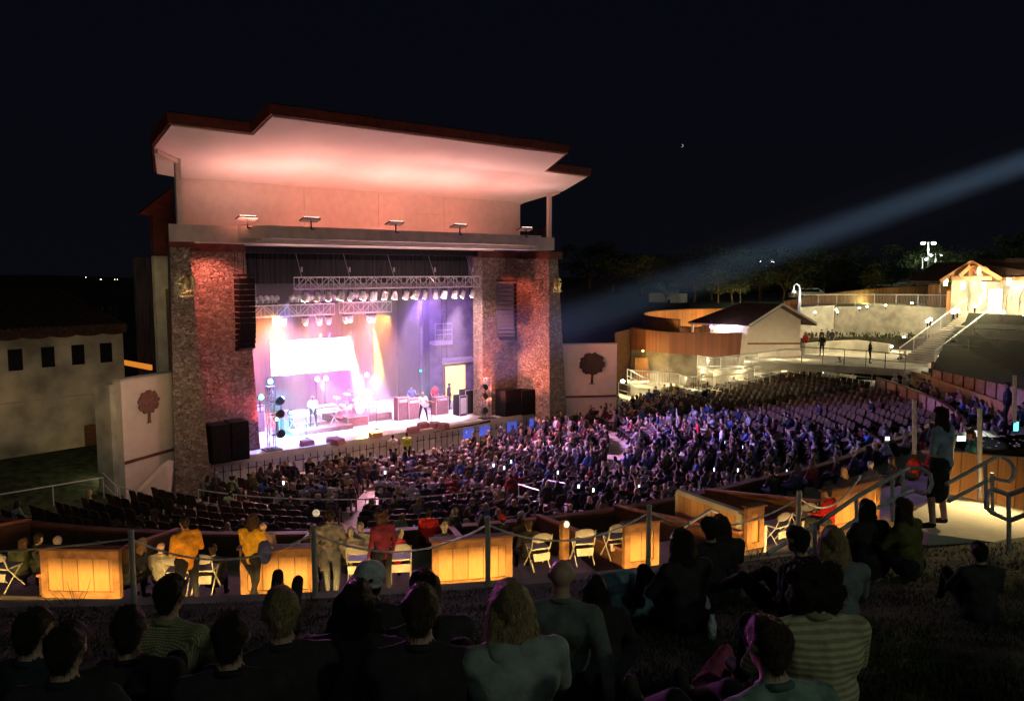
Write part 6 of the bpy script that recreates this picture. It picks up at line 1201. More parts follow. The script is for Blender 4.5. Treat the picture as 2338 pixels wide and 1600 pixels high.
# upper tier and boxes at the right: front walls seen from the stage side
for (nm, lab, pxs, zt, h, mat) in [('tier_wall', 'lower curved front wall of the right boxes, lit dark pink', [(2003, 862), (2050, 877), (2100, 895), (2140, 912), (2170, 930), (2195, 952), (2212, 985)], 3.0, .95, 'tier_panel'), ('tier_wall', 'upper curved front wall of the right boxes, lit red with dark battens', [(2131, 827), (2180, 838), (2230, 852), (2280, 868), (2325, 884), (2400, 915)], 4.25, 1.0, 'tier_panel')]:
    if 'tier_panel' not in MAT: mk('tier_panel', (.42, .26, .18), .7, 4, .25)
    P_ = [az(u, v, zt) for u, v in pxs]; TIERP.append(P_); r = thing(nm, lab, 'wall', P_[0]); g = MB(); g.ribbon([p[:2] for p in P_], .12, zf=lambda i: (zt - h, zt)); part(g, 'panels', mat, r); g = MB(); g.ribbon([p[:2] for p in P_], .24, zf=lambda i: (zt, zt + .06)); part(g, 'cap', 'red_beam', r); g = MB()
    for a, b in zip(P_, P_[1:]):
        for k in (0, .5):
            q = a.lerp(b, k); n_ = Vector((CC.x - q.x, CC.y - q.y, 0)).normalized() * .09; g.box(q + n_ + Vector((0, 0, -h / 2)), (.07, .07, h), math.atan2(n_.y, n_.x))
    part(g, 'batten', 'red_beam', r)
    g = MB(); vs = []
    for p in P_: n_ = Vector((p.x - CC.x, p.y - CC.y, 0)).normalized(); vs += [(p.x + n_.x * .1, p.y + n_.y * .1, zt - h + .1), (p.x + n_.x * 3.6, p.y + n_.y * 3.6, zt - h + .1), (p.x + n_.x * 3.6, p.y + n_.y * 3.6, zt + .35)]
    g.add(vs, [(i * 3 + k, i * 3 + k + 1, (i + 1) * 3 + k + 1, (i + 1) * 3 + k) for i in range(len(P_) - 1) for k in (0, 1)]); part(g, 'tier_floor', 'concrete', r)
    g = MB(); bkp = [(p + Vector((p.x - CC.x, p.y - CC.y, 0)).normalized() * 3.55) for p in P_]
rg = random.Random(21); q_ = az(2005, 872, 2.1)
# lit wall between the tiers
P_ = [az(u, v, 3.3) for u, v in ((2060, 840), (2131, 862), (2180, 880), (2230, 897), (2280, 915), (2330, 935))]; r = thing('lit_wall', 'orange lit wall with round lamps between the two curved box walls at the right', 'wall', P_[2]); g = MB(); g.ribbon([p[:2] for p in P_], .1, zf=lambda i: (2.4, 3.35)); part(g, 'wall', 'panel_wood', r)
for (k, c, zt_) in ((0, 'lower', 2.2), (1, 'upper', 3.35)):
    for j in range(26 if k == 0 else 22):
        WQ = TIERP[k]; f_ = (j + rg.uniform(.1, .9)) / (26 if k == 0 else 22) * (len(WQ) - 1.001); p = WQ[int(f_)].lerp(WQ[int(f_) + 1], f_ % 1); n_ = Vector((p.x - CC.x, p.y - CC.y, 0)).normalized(); p = p + n_ * rg.choice((.75, 1.7)); R_, t_ = topol(p)
        o = bpy.data.objects.new('person', CROWD[rg.randrange(10)][0]); COL.objects.link(o); o.location = (p.x, p.y, (2.15, 3.35)[k]); o.rotation_euler = (0, 0, math.radians(t_) + rg.uniform(-.4, .4)); cn, cc, _ = rg.choices(PAL, PW)[0]; o.color = (*cc, 1)
        tag(o, f'person in a {cn} top seated behind the {c} curved wall, {nth(j + 1)} placed', 'person', 'people behind the curved right box walls')
# standing people on the plaza and near the stairs
SP = [(1838, 806, .25, (.45, .04, .03), 1, 'person in a red top standing at the corner of the gable building'), (1841, 790, .2, (.03, .04, .03), 0, 'dark figure standing just beyond the roof corner'), (1875, 797, 0, (.015, .015, .02), 0, 'person in black standing on the plaza, leftmost of the group'), (1876, 812, .4, (.01, .01, .01), 1, 'person in black shorts standing nearer the plaza railing'), (1889, 792, 0, (.08, .09, .12), 2, 'person in grey standing between two dark dressed people on the plaza'), (1899, 797, 0, (.03, .015, .06), 0, 'person in purple top and pale shorts on the plaza'), (1985, 829, 2.4, (.015, .02, .015), 3, 'lone dark dressed person standing at the right end of the plaza railing'), (1918, 866, -1, (.16, .12, .10), 2, 'person standing on the cross aisle behind the last empty row'), (2066, 850, 0, (.05, .04, .04), 2, 'person walking down at the foot of the hill stairs'), (2094, 862, 0, (.02, .02, .03), 0, 'dark figure standing left of the upper curved wall'), (2055, 860, .5, (.03, .03, .04), 1, 'dark person with long hair near the foot of the hill stairs')]
for u, v, rz, c, k, lab in SP:
    z = ZPL if v < 845 else 2.2
    p = az(u, v, z); o = bpy.data.objects.new('person', STANDERS[k]); COL.objects.link(o); o.location = p; o.rotation_euler = (0, 0, rz + 1.2); o.color = (*c, 1); tag(o, lab, 'person', 'people standing about the plaza')
# lamps dotted over the ramps, plaza and tiers
LP = [(1422, 869, 1.6), (1497, 880, 1.0), (1530, 888, 1.0), (1580, 892, 1.0), (1467, 908, .6), (1549, 921, .6), (1607, 810, 3.3), (1720, 799, 3.6), (1800, 797, 3.6), (1840, 823, 3.1), (1617, 854, 2.2), (1648, 854, 2.2), (1748, 834, 2.7), (1740, 852, 2.2), (1748, 840, 2.3), (1879, 848, 2.6), (1957, 833, 3.1), (2004, 846, 2.8), (2065, 852, 2.7), (2120, 863, 2.6), (2179, 876, 2.6), (2230, 890, 2.6), (2275, 908, 2.6), (2034, 790, 3.9), (2065, 771, 4.3), (2072, 766, 4.4), (2118, 732, 5.2), (2124, 728, 5.4), (2177, 712, 6.0), (2186, 709, 6.1), (2226, 697, 6.9), (2290, 712, 6.8), (2337, 722, 6.8), (2147, 813, 4.3), (2200, 820, 4.3), (2211, 822, 4.3), (2263, 829, 4.3), (2322, 835, 4.3), (2022, 696, 7.3), (1909, 706, 7.3), (1962, 702, 7.3), (1980, 699, 7.3), (2082, 691, 7.3), (1861, 712, 7.3), (1912, 711, 7.2)]
lp = thing('bollard_light', '', 'lamp', (0, 0, 0), 0, 'small round lamps dotted over the ramps and tiers'); g = MB(); g.ball((0, 0, 0), .15, 10, (1.25, 1, .8)); g.build('lens', glow('bollard_lens', (1, .93, .72), 22), lp); g = MB(); g.lathe([(.06, -.5), (.06, -.1), (.12, -.08)], (0, 0, 0), 8); g.build('stem', 'black_metal', lp)
for i, (u, v, z) in enumerate(sorted(LP)):
    d = ((EZ - z) * F / (v - HZ)) if v > 730 else (58 if u > 2030 and z < 7 else 67)
    p = at(u, v, d if d < 75 else 66); zone = 'on the ramps left of the gable building' if u < 1660 else 'near the gable building and plaza' if u < 1900 and v > 760 else 'on the railing above the retaining wall' if v < 715 and u < 2090 else 'beside the hill stairs' if u < 2230 and v < 800 else 'along the curved box tiers at the right' if v > 800 else 'before the upper right building'
    o = lp if i == 0 else dup(lp); o.location = p; o['label'] = f'round lamp {zone}, {nth(i + 1)} from the left'
    if v < 715 and z > 7: o.scale = (.6,) * 3; e = 35
    else: e = 75 if u < 2130 or v < 800 else 26
    if i % 2 == 0 or e > 100: light('bollard_lamp', 'POINT', p + Vector((-FV.x * .35, -FV.y * .35, .25)), e, (1, .76, .38), shadow_soft_size=.12)
for u, v, z, e in ((1870, 800, 6.5, 900), (1960, 805, 6.5, 700), (1470, 930, 4.0, 500), (1500, 900, 4.5, 350), (1700, 840, 6.0, 240), (2010, 780, 6.5, 420), (2120, 800, 6.0, 300)):
    p = az(u, v, ZPL if v < 850 else .5); light('area_lamp', 'SPOT', (p.x - 1.5, p.y - 1.5, p.z + z), e * 1.4, (1, .80, .42), target=p, spot_size=math.radians(85), spot_blend=.7, shadow_soft_size=.2)

# ------------------------------------------------------------ tall lamps in the car park
def pole_lamp(u, vt, vb, d, heads, lab):
    b = at(u, vb, d); t = at(u, vt, d); r = thing('pole_lamp', lab, 'street lamp', b, 0, 'tall bright lamps in the car park'); g = MB(); g.tube([b, t], [.12, .08], 8); g.bar(t - RV * .55 if heads > 1 else t, t + RV * .6, .04); part(g, 'pole', 'white_metal', r)
    for k in range(heads):
        c = t + RV * ((-.62, .62)[k] if heads > 1 else .6); g = MB(); g.lathe([(.30, -.10), (.20, .1), (.05, .2)], c, 12); hd = part(g, 'lamp_head', 'white_metal', r); g = MB(); g.ball(c - Vector((0, 0, .14)), .27, 10, (1, 1, .8)); o = part(g, 'lens', glow('pole_lens', (.95, .98, 1), 16), r)
        light('pole_light', 'POINT', c - Vector((0, 0, .9)), 330, (.85, 1, .72), shadow_soft_size=.3)
pole_lamp(1751, 594, 632, 100, 2, 'twin headed tall lamp behind the trees above the gable building'); pole_lamp(2120, 551, 625, 92, 2, 'tallest twin headed lamp left of the upper right building'); pole_lamp(2106, 588, 632, 104, 1, 'single headed lamp left of the tallest lamp'); pole_lamp(2137, 578, 615, 100, 2, 'shorter twin headed lamp right of the tallest lamp')
# white trailer and parked cars
r = thing('trailer', 'pale box trailer parked behind the trees at the left of the hillside', 'trailer', at(1525, 690, 88)); b = at(1525, 690, 88); g = MB(); g.box(b + Vector((0, 0, .55)), (3.7, 2.0, 1.0), -PSI + math.pi / 2 * 0 - .68 + .0); part(g, 'body', 'stucco', r); g = MB()
for s in (-.8, .8): g.lathe([(.3, -.1), (.3, .1)], b + Vector((s, -.9, .1)), 12, X90)
part(g, 'wheel', 'black_box', r)
for i, (u, v, d, lab) in enumerate([(1852, 680, 82, 'white car parked beyond the orange fence, left one'), (2106, 656, 84, 'white car parked left of the upper right building'), (2020, 672, 82, 'pale car parked beyond the middle of the orange fence'), (2092, 658, 86, 'light coloured car behind the white car near the pole lamps')]):
    b = at(u, v, d); r = thing('parked_car', lab, 'car', b, -.7, 'cars parked beyond the fence'); g = MB(); g.frustum([(-2.1, -.85, .1), (2.1, -.85, .1), (2.1, .85, .1), (-2.1, .85, .1)], [(-2.15, -.85, .55), (2.05, -.85, .5), (2.05, .85, .5), (-2.15, .85, .55)]); g.frustum([(-1.9, -.8, .55), (1.2, -.8, .52), (1.2, .8, .52), (-1.9, .8, .55)], [(-1.4, -.65, 1.05), (.5, -.65, 1.05), (.5, .65, 1.05), (-1.4, .65, 1.05)]); g.build('body', 'white_metal', r)
    g = MB(); g.box((-.4, -.74, .78), (1.9, .05, .34)); g.build('window', 'black_box', r)
    for x in (-1.3, 1.3): 
        for y in (-.85, .85): g = MB(); g.lathe([(.3, -.1), (.3, .1)], (x, y, .1), 12, X90); g.build('wheel', 'black_box', r)
# ------------------------------------------------------------ trees
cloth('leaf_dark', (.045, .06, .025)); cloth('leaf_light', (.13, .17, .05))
def tree_meshes(seed, n, spread):
    rg = random.Random(seed); g = MB(); cl = []
    for k in range(15): a = rg.uniform(0, 6.28); r = rg.uniform(.1, .42) * spread; cl.append((Vector((math.cos(a) * r, math.sin(a) * r, .45 + rg.uniform(-.13, .40))), rg.uniform(.10, .20)))
    for i in range(n):
        c, r = rg.choice(cl); d = Vector((rg.gauss(0, 1), rg.gauss(0, 1), rg.gauss(0, 1))).normalized() * r * rg.uniform(.55, 1.05) * spread; p = c + Vector((d.x, d.y, d.z * .75)); s = rg.uniform(.009, .020); a = Vector((rg.gauss(0, 1), rg.gauss(0, 1), rg.gauss(0, .6))).normalized() * s; b = a.orthogonal().normalized() * s * .8
        g.add([p - a, p + b, p + a, p - b], [(0, 1, 2, 3)])
    t = MB(); t.tube([(0, 0, 0), (.01, .01, .2), (0, .01, .42)], [.022, .016, .010], 7)
    for c, r in cl: t.tube([(0, .01, rg.uniform(.2, .4)), c * .6 + Vector((0, 0, .15)), c], [.010, .006, .002], 5)
    return g, t
TP = []
for s_, sp in ((1, 1.0), (2, 1.25), (3, .8)):
    g, t = tree_meshes(s_, 3600, sp); r = thing('tree', '', 'tree', (0, 0, 0)); g.build('crown', 'leaf_dark', r); t.build('trunk', 'bark', r); TP.append(r)
TR = [(1345, 640, 84, 9, 0), (1400, 650, 80, 8, 1), (1465, 655, 84, 8, 0), (1545, 655, 92, 9, 1), (1585, 668, 82, 6.5, 0), (1625, 668, 84, 7, 1), (1672, 672, 80, 6.5, 0), (1735, 668, 84, 8, 2), (1788, 670, 82, 8, 0), (1850, 668, 86, 9, 1), (1925, 668, 86, 8.5, 0), (1985, 672, 84, 6.5, 2), (2045, 655, 88, 6.5, 1), (2185, 640, 96, 8, 0), (2235, 630, 97, 9, 1), (1880, 655, 105, 12, 0), (2330, 610, 92, 9, 2), (1700, 650, 108, 12, 1), (2075, 630, 110, 10, 0)]
usedt = set()
for i, (u, v, d, h, k) in enumerate(TR):
    b = at(u, v + 20, d); r = TP[k] if k not in usedt else dup(TP[k]); usedt.add(k); r.location = b; r.scale = (h, h, h * .62); r.rotation_euler = (0, 0, i * 1.3); r['label'] = f'dark {["broad", "wide spreading", "narrow"][k]} tree on the hillside at the right, {nth(i + 1)} listed from the left' ; r['group'] = 'dark trees on the hillside'
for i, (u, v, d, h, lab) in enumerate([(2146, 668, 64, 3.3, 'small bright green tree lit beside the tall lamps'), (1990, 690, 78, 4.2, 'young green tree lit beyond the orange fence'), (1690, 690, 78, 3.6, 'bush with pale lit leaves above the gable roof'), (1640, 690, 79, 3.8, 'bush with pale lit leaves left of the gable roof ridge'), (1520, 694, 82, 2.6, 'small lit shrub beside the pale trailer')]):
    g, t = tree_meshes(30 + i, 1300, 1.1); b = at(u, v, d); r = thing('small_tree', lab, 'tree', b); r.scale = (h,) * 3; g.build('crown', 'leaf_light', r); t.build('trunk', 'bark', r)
light('tree_uplight', 'POINT', at(2140, 655, 62.5), 260, (.9, 1, .55), shadow_soft_size=.3); light('tree_uplight', 'POINT', at(1680, 690, 76), 260, (1, 1, .5), shadow_soft_size=.3); light('tree_uplight', 'POINT', at(1975, 690, 75.5), 120, (.8, 1, .4), shadow_soft_size=.3)
for i in range(len(TR)): pass

# ------------------------------------------------------------ long building at the left
c0 = at(280, 757, 40); dl = Vector((-.979, -.203, 0)); n_ = Vector((.203, -.979, 0)); zt = c0.z
rb = thing('long_building', 'long dim adobe building with four small dark windows at the left', 'building', (c0.x, c0.y, 0)); g = MB(); L_ = 26
a = Vector((c0.x, c0.y, 0)); b = a + dl * L_; g.prism([a, b, b - n_ * 9, a - n_ * 9], (0, 0, zt)); part(g, 'wall', 'adobe', rb)
def onwall(u, v):
    d = ray(u, v); p0 = Vector((c0.x, c0.y, 0)) + n_ * .02; t = (p0 - EYE).dot(n_) / d.dot(n_); return EYE + d * t
for i, (u0, u1, v0, v1) in enumerate([(19, 51, 796, 845), (95, 124, 791, 837), (164, 192, 786, 831), (229, 255, 782, 826)]):
    p, q = onwall((u0 + u1) / 2, v0), onwall((u0 + u1) / 2, v1); w = (onwall(u1, v0) - onwall(u0, v0)).length; g = MB(); c = (p + q) / 2; g.box(c + n_ * .0, (w, .10, p.z - q.z), math.atan2(dl.y, dl.x)); wd = part(g, 'window', 'black_box', rb)
    g = MB(); hh = p.z - q.z
    for s in (-1, 1): g.box(c + dl * s * (w / 2 + .03) + n_ * .04, (.07, .08, hh + .12), math.atan2(dl.y, dl.x))
    g.box(c + Vector((0, 0, hh / 2 + .03)) + n_ * .04, (w, .08, .06), math.atan2(dl.y, dl.x)); g.box(c - Vector((0, 0, hh / 2 + .03)) + n_ * .06, (w + .1, .12, .06), math.atan2(dl.y, dl.x)); o = g.build('frame', 'dark_wood', wd)
p = onwall(120, 908); g = MB(); g.bar(Vector((*(a + n_ * .02)[:2], p.z)), Vector((*(b + n_ * .02)[:2], p.z)), .04, .04); part(g, 'seam', 'concrete', rb)
p, q = onwall(226, 980), onwall(226, 1060); g = MB(); g.box(onwall(226, 1020), (1.3, .14, 2.4), math.atan2(dl.y, dl.x)); part(g, 'door', 'dark_wood', rb)
# barrel tile eave and roof
g = MB(); sp = 1.18; k = 0; e0 = a + n_ * .55 + Vector((0, 0, zt + .05)); sl = (-n_ * 8 + Vector((0, 0, 1.7)))
for k in range(int(L_ / sp) + 1):
    c = e0 + dl * (k * sp + .62); m_ = [c + dl * (sp * .5 * math.cos(t)) + Vector((0, 0, -.20 * abs(math.sin(t)) ** .7 + .1)) for t in np.linspace(0, math.pi, 9)]; g.prism(m_ + [c - dl * sp * .5 + Vector((0, 0, .32)), c + dl * sp * .5 + Vector((0, 0, .32))], -n_ * .35)
part(g, 'eave', 'roof_tile', rb); g = MB(); nn = 96
for k in range(nn): c = e0 + dl * (.2 + L_ * k / nn) + Vector((0, 0, .30)); g.tube([c - n_ * -.1, c + sl], .17, 6)
part(g, 'roof', 'roof_tile', rb)
g = MB(); g.prism([a - n_ * .3 + Vector((0, 0, zt)), a - n_ * 9 + Vector((0, 0, zt)), a - n_ * 8.6 + Vector((0, 0, zt + 1.4))], dl * .3); part(g, 'end_wall', 'adobe', rb)
g = MB(); p, q = at(282, 826, 44), at(345, 838, 40); g.bar(p, q, .12, .26); tag(g.build('glowing_beam', glow('glowing_orange_beam', (.95, .30, .03), .7), loc=p), 'orange lit eave beam glimpsed between the long building and the wing wall', 'beam')  # light on the beam is given as its own emission
light('doorway_glow', 'POINT', onwall(150, 1040) + n_ * 1.6, 16, (1, .72, .25), shadow_soft_size=.4); light('building_glow', 'AREA', onwall(60, 1000) + n_ * 10 + Vector((0, 0, 3)), 34, (1, .80, .50), target=onwall(60, 900), size=6)
light('tower_glow', 'AREA', Vector((7.5, 27, 9)), 60, (1, .88, .66), target=(11, 36, 6), size=4); light('side_bay_lamp', 'SPOT', (7.5, 35, 6.5), 260, (1, .78, .36), target=(8.9, 38.7, 8.5), spot_size=.9, spot_blend=.6); light('gable_lamp', 'SPOT', (7.6, 36.5, 9.5), 200, (1, .22, .08), target=(9.0, 39, 13), spot_size=.8, spot_blend=.6)
light('tower_glow', 'AREA', Vector((38, 30, 7)), 60, (1, .92, .72), target=(33, 36, 6), size=3)
# ------------------------------------------------------------ unseen lamp post added behind the lawn to light the backs of the people
r = thing('added_lamp_post', 'tall walkway lamp post standing behind the lawn', 'street lamp', (6.0, -9.5, 9.0)); g = MB(); g.tube([(6, -9.5, 8.8), (6, -9.5, 15.5)], .09, 8); part(g, 'pole', 'black_metal', r); g = MB(); g.lathe([(.35, -.1), (.30, .12), (.05, .2)], (6, -9.5, 15.6), 14); part(g, 'lamp_head', 'black_metal', r)
light('added_post_lamp', 'SPOT', (6, -9.5, 15.4), 900, (.86, 1.0, .74), target=(8, 6, 5), spot_size=math.radians(120), spot_blend=.8, shadow_soft_size=.3)

def seat_on_lawn(u, vtop, h=.87):
    lo, hi = 1.5, 14.0; f = lambda d: (lambda p: p.z - lawn_z(p.x, p.y) - h)(at(u, vtop, d))
    prev = None; d = 1.6
    while d < 13.5:
        x = f(d)
        if prev is not None and prev > 0 >= x or (prev is not None and prev < 0 <= x): break
        prev = x; d += .05
    p = at(u, vtop, d); return Vector((p.x, p.y, lawn_z(p.x, p.y) - .02)), d
light('rim_beam', 'SPOT', (15.5, 38.4, 8.6), 16000, (1, .20, .85), target=seat_on_lawn(1150, 1330)[0] + Vector((0, 0, .7)), spot_size=math.radians(3.2), spot_blend=.6, shadow_soft_size=.1)
light('rim_beam', 'SPOT', (25.5, 38.0, 9.0), 1200, (.42, .30, 1), target=(9, 5, 7.4), spot_size=math.radians(18), spot_blend=.6, shadow_soft_size=.1)
ST = lambda p: math.atan2(-(CC.x - p.x), CC.y - p.y)                   # facing the stage
LW = [ # u, vtop, pose, hair style, hair, shirt, kwargs, label
 (33, 1392, 'lawn', 'short', 'hair_dark', (.03, .03, .05), {'scale': .93}, 'person in dark clothes sitting on the lawn at the far left edge'),
 (118, 1425, 'lawn', 'short', 'hair_dark', (.02, .02, .03), {'scale': .93}, 'dark short haired person sitting on the lawn, second from the left edge'),
 (283, 1388, 'lawn', 'short', 'hair_dark', (.015, .015, .02), {'scale': .93}, 'man in black sitting on the lawn left of the checked shirt'),
 (361, 1314, 'lawn', 'short', 'hair_dark', (.32, .30, .16), {'fat': 1.1}, 'man in an olive checked shirt with short dark hair on the lawn'),
 (512, 1402, 'lawn', 'short', 'hair_dark', (.015, .015, .02), {'scale': .93}, 'dark haired person left of the fair haired man on the lawn'),
 (645, 1342, 'lawn', 'short', 'hair_blond', (.03, .03, .035), {'fat': 1.1}, 'fair haired older man in black sitting on the lawn, centre left'),
 (800, 1325, 'lawn', 'bob', 'hair_dark', (.015, .012, .015), {}, 'dark haired person leaning beside the white capped man'),
 (846, 1284, 'lawn', 'short', 'hair_dark', (.02, .015, .015), {'cap': 1}, 'man in a backwards white cap sitting on the lawn'),
 (985, 1300, 'lawn', 'pony', 'hair_dark', (.02, .012, .018), {'fem': True}, 'woman in black with dark ponytail behind the lit panel'),
 (955, 1338, 'lawn', 'short', 'hair_brown', (.03, .03, .03), {'fat': 1.1}, 'grey brown haired person in black sitting left of the blonde woman'),
 (1182, 1326, 'lawn', 'longer', 'hair_blond', (.30, .34, .32), {'fem': True, 'hoodie': True, 'fat': 1.08}, 'blonde woman in a pale grey hoodie sitting on the lawn'),
 (1283, 1264, 'lawn_back', None, None, (.15, .17, .16), {'fat': 1.1}, 'bald man in a grey shirt leaning back on the lawn'),
 (1372, 1318, 'cross', 'bob', 'hair_dark', (.02, .02, .03), {'fat': 1.1, 'scale': .8}, 'dark haired person bent forward wrapped in a pale blue blanket'),
 (1577, 1203, 'lawn', 'longer', 'hair_dark', (.02, .02, .02), {'fem': True}, 'woman with long dark hair sitting left of the couple in caps'),
 (1628, 1180, 'lawn', 'short', 'hair_dark', (.02, .02, .02), {'cap': 2}, 'person in a dark peaked cap sitting close to a companion'),
 (1658, 1172, 'lawn', 'bob', 'hair_brown', (.03, .03, .03), {}, 'person leaning against the one in the dark peaked cap'),
 (1822, 1188, 'lawn_back', 'short', 'hair_dark', (.015, .015, .02), {'fat': 1.15}, 'broad man in black leaning back before the steel handrail'),
 (1920, 1200, 'lawn', 'longer', 'hair_blond', (.17, .20, .20), {'fem': True}, 'woman with long fair hair in a grey sweater under the handrail'),
 (1998, 1136, 'lawn', 'bob', 'hair_dark', (.02, .02, .02), {'fat': 1.2}, 'dark haired person in black behind the steel handrail'),
 (2086, 1132, 'lawn', 'longer', 'hair_brown', (.12, .12, .03), {'fem': True, 'fat': 1.1}, 'person in a yellow green jacket sitting beside the standing woman'),
 (1885, 1272, 'lawn', 'curly', 'hair_dark', (.30, .29, .17), {'fem': True, 'fat': 1.15}, 'woman with big curly dark hair in a striped olive sweater'),
 (1757, 1382, 'lawn_back', 'short', 'hair_brown', (.09, .15, .13), {'scale': .92}, 'short haired man in a green patterned shirt leaning back at the bottom right'),
 (2250, 1235, 'lawn', 'short', 'hair_dark', (.01, .01, .02), {'scale': .72}, 'small dark figure sitting before the bright stair landing')]
wool = cloth('cap_white', (.62, .64, .66)); blackcap = cloth('cap_black', (.02, .02, .02))
# striped sweater and patterned shirts
def patterned(name, a, b, kind):
    M = bpy.data.materials.new(name); M.use_nodes = True; N = M.node_tree.nodes; L = M.node_tree.links; bs = N['Principled BSDF']; bs.inputs['Roughness'].default_value = .95; tc = N.new('ShaderNodeTexCoord')
    if kind == 'stripe': t = N.new('ShaderNodeTexWave'); t.bands_direction = 'Z'; t.inputs['Scale'].default_value = 11; t.inputs['Distortion'].default_value = 1.5; out = t.outputs['Fac']
    elif kind == 'check': t = N.new('ShaderNodeTexBrick'); t.inputs['Scale'].default_value = 26; t.inputs['Color1'].default_value = (1, 1, 1, 1); t.inputs['Color2'].default_value = (.7, .7, .7, 1); t.inputs['Mortar'].default_value = (0, 0, 0, 1); t.inputs['Mortar Size'].default_value = .06; out = t.outputs['Color']
    else: t = N.new('ShaderNodeTexNoise'); t.inputs['Scale'].default_value = 9; t.inputs['Detail'].default_value = 2; out = t.outputs['Fac']
    L.new(tc.outputs['Object'], t.inputs['Vector']); cr = N.new('ShaderNodeValToRGB'); cr.color_ramp.elements[0].color = (*a, 1); cr.color_ramp.elements[1].color = (*b, 1); cr.color_ramp.elements[0].position = .35; cr.color_ramp.elements[1].position = .62; L.new(out, cr.inputs[0]); L.new(cr.outputs[0], bs.inputs['Base Color'])
    n2 = N.new('ShaderNodeTexNoise'); n2.inputs['Scale'].default_value = 12; L.new(tc.outputs['Object'], n2.inputs['Vector']); bp = N.new('ShaderNodeBump'); bp.inputs['Strength'].default_value = .5; bp.inputs['Distance'].default_value = .04; L.new(n2.outputs['Fac'], bp.inputs['Height']); L.new(bp.outputs[0], bs.inputs['Normal']); MAT[name] = M; return M
patterned('striped_knit', (.30, .28, .15), (.50, .47, .30), 'stripe'); patterned('checked_cloth', (.16, .15, .08), (.42, .40, .22), 'check'); patterned('floral_cloth', (.05, .08, .10), (.24, .36, .30), 'noise')
for i, (u, vt, pose, hs, hm, c, kw, lab) in enumerate(LW):
    k = dict(kw); cap = k.pop('cap', None); hh = k.pop('h', None); sc = k.get('scale', 1.0); top = {'lawn': .875, 'lawn_back': .875, 'cross': .855}[pose] + (.02 if hs == 'curly' else -.01 if hs is None else .01)
    p, d = seat_on_lawn(u, vt, hh or top * sc)
    if hh: p.z -= top - hh
    if d > 13.3:
        z = 6.0; p = az(u, vt, z + top * sc); p.z = z
    if cap: k['cap'] = (wool, True) if cap == 1 else (blackcap, False)
    rz = ST(p) + ((i * 37) % 11 - 5) * .06
    o = person(lab, p, rz, pose, c, hs, hm or 'hair_dark', group=None, voxel=.016, **k); o.color = (*[max(.035, q) for q in c], 1)
    pm = {'striped': 'striped_knit', 'checked': 'checked_cloth', 'green patterned': 'floral_cloth'}
    for kk, mn in pm.items():
        if kk in lab and 'checked shirt on' not in lab and 'left of the checked' not in lab: o.data = o.data.copy(); o.data.materials[1] = MAT[mn]
# staff and passers-by on the concourse
def on_concourse(u, vfeet): return az(u, vfeet, ZC + .004)
yl = (.80, .38, .02)
p = on_concourse(432, 1398); o = person('broad man in a yellow shirt and black trousers standing on the walkway', p, .15, 'watch', (.78, .36, .03), 'short', 'hair_dark', sleeves='short', fat=1.22, scale=1.02)
p = on_concourse(577, 1382); o = person('woman in yellow top and black trousers walking with a blue bag', p, -.9, 'walk', (.80, .46, .03), 'long', 'hair_brown', fem=True, sleeves='short', scale=1.0)
hip = p + Vector((.20, -.14, 1.02)); g = MB(); g.ball(hip, .19, 14, (.7, .55, 1.25)); tag(g.build('shoulder_bag', cloth('bag_blue', (.03, .04, .16)), loc=hip, smooth=True), 'dark blue shoulder bag carried by the woman in yellow', 'bag')
p = on_concourse(876, 1372); person('curly haired person in burgundy standing on the walkway', p, .05, 'stand', (.16, .02, .05), 'curly', 'hair_brown', fem=True)
p = on_concourse(757, 1372); mk('pants_light', (.12, .13, .14), .9); pw_ = person('person in a pale patterned shirt and grey trousers walking past the rope post', p, -.6, 'walk', (.18, .17, .16), 'short', 'hair_dark', pants='pants_light'); patterned('print_cloth', (.09, .09, .09), (.28, .27, .24), 'noise'); pw_.data = pw_.data.copy(); pw_.data.materials[1] = MAT['print_cloth']
# tall standing woman at the right: jacket, skirt, forearms in front, hands together
p = az(2141, 1205, 6.4); dW = proj(p)[2]; 
sw = person('tall woman with long dark hair in a blue grey jacket and dark skirt, standing right', p, ST(p) + .25, 'watch', (.26, .32, .42), 'longer', 'hair_dark', fem=True, sleeves='short', skirt=True, fat=1.12, scale=1.0, voxel=.014)
h0 = p + Vector((0, 0, 0)); a_ = ST(p) + .25; hp = p + Matrix.Rotation(a_, 3, 'Z') @ Vector((0, .27, 1.09)); g = MB(); g.tube([hp, hp + Vector((0, 0, .10))], .035, 12); tag(g.build('cup', cloth('cup_red', (.5, .10, .08)), loc=hp), 'small reddish cup held by the tall standing woman', 'cup')
# landing she stands on
g = MB(); pa = [az(2120, 1216, 6.38), az(2460, 1262, 6.38), az(2460, 1180, 6.38), az(2330, 1160, 6.38), az(2160, 1125, 6.38), az(2060, 1180, 6.38)]; g.prism(pa, (0, 0, -.35)); struct(g, 'landing', 'pale_concrete')
g = MB(); pb_ = [az(2100, 1230, 6.2), az(2470, 1300, 6.2), az(2460, 1240, 6.2), az(2100, 1205, 6.2)]; g.prism(pb_, (0, 0, -.3)); struct(g, 'landing_step', 'concrete')
g = MB(); pc = [az(2155, 1160, 6.0), az(2350, 1190, 6.0), az(2420, 1150, 6.0), az(2300, 1100, 6.0), az(2170, 1110, 6.0)]
r = thing('stair_wall', 'warm lit low wall beyond the steel rails at the right', 'wall', az(2300, 1120, 5.2)); q0, q1, q2 = az(2150, 1135, 5.6), az(2260, 1150, 5.6), az(2420, 1165, 5.6); g = MB(); g.ribbon([q0[:2], q1[:2], q2[:2]], .12, zf=lambda i: (4.6, 6.55)); part(g, 'boards', 'panel_wood', r)
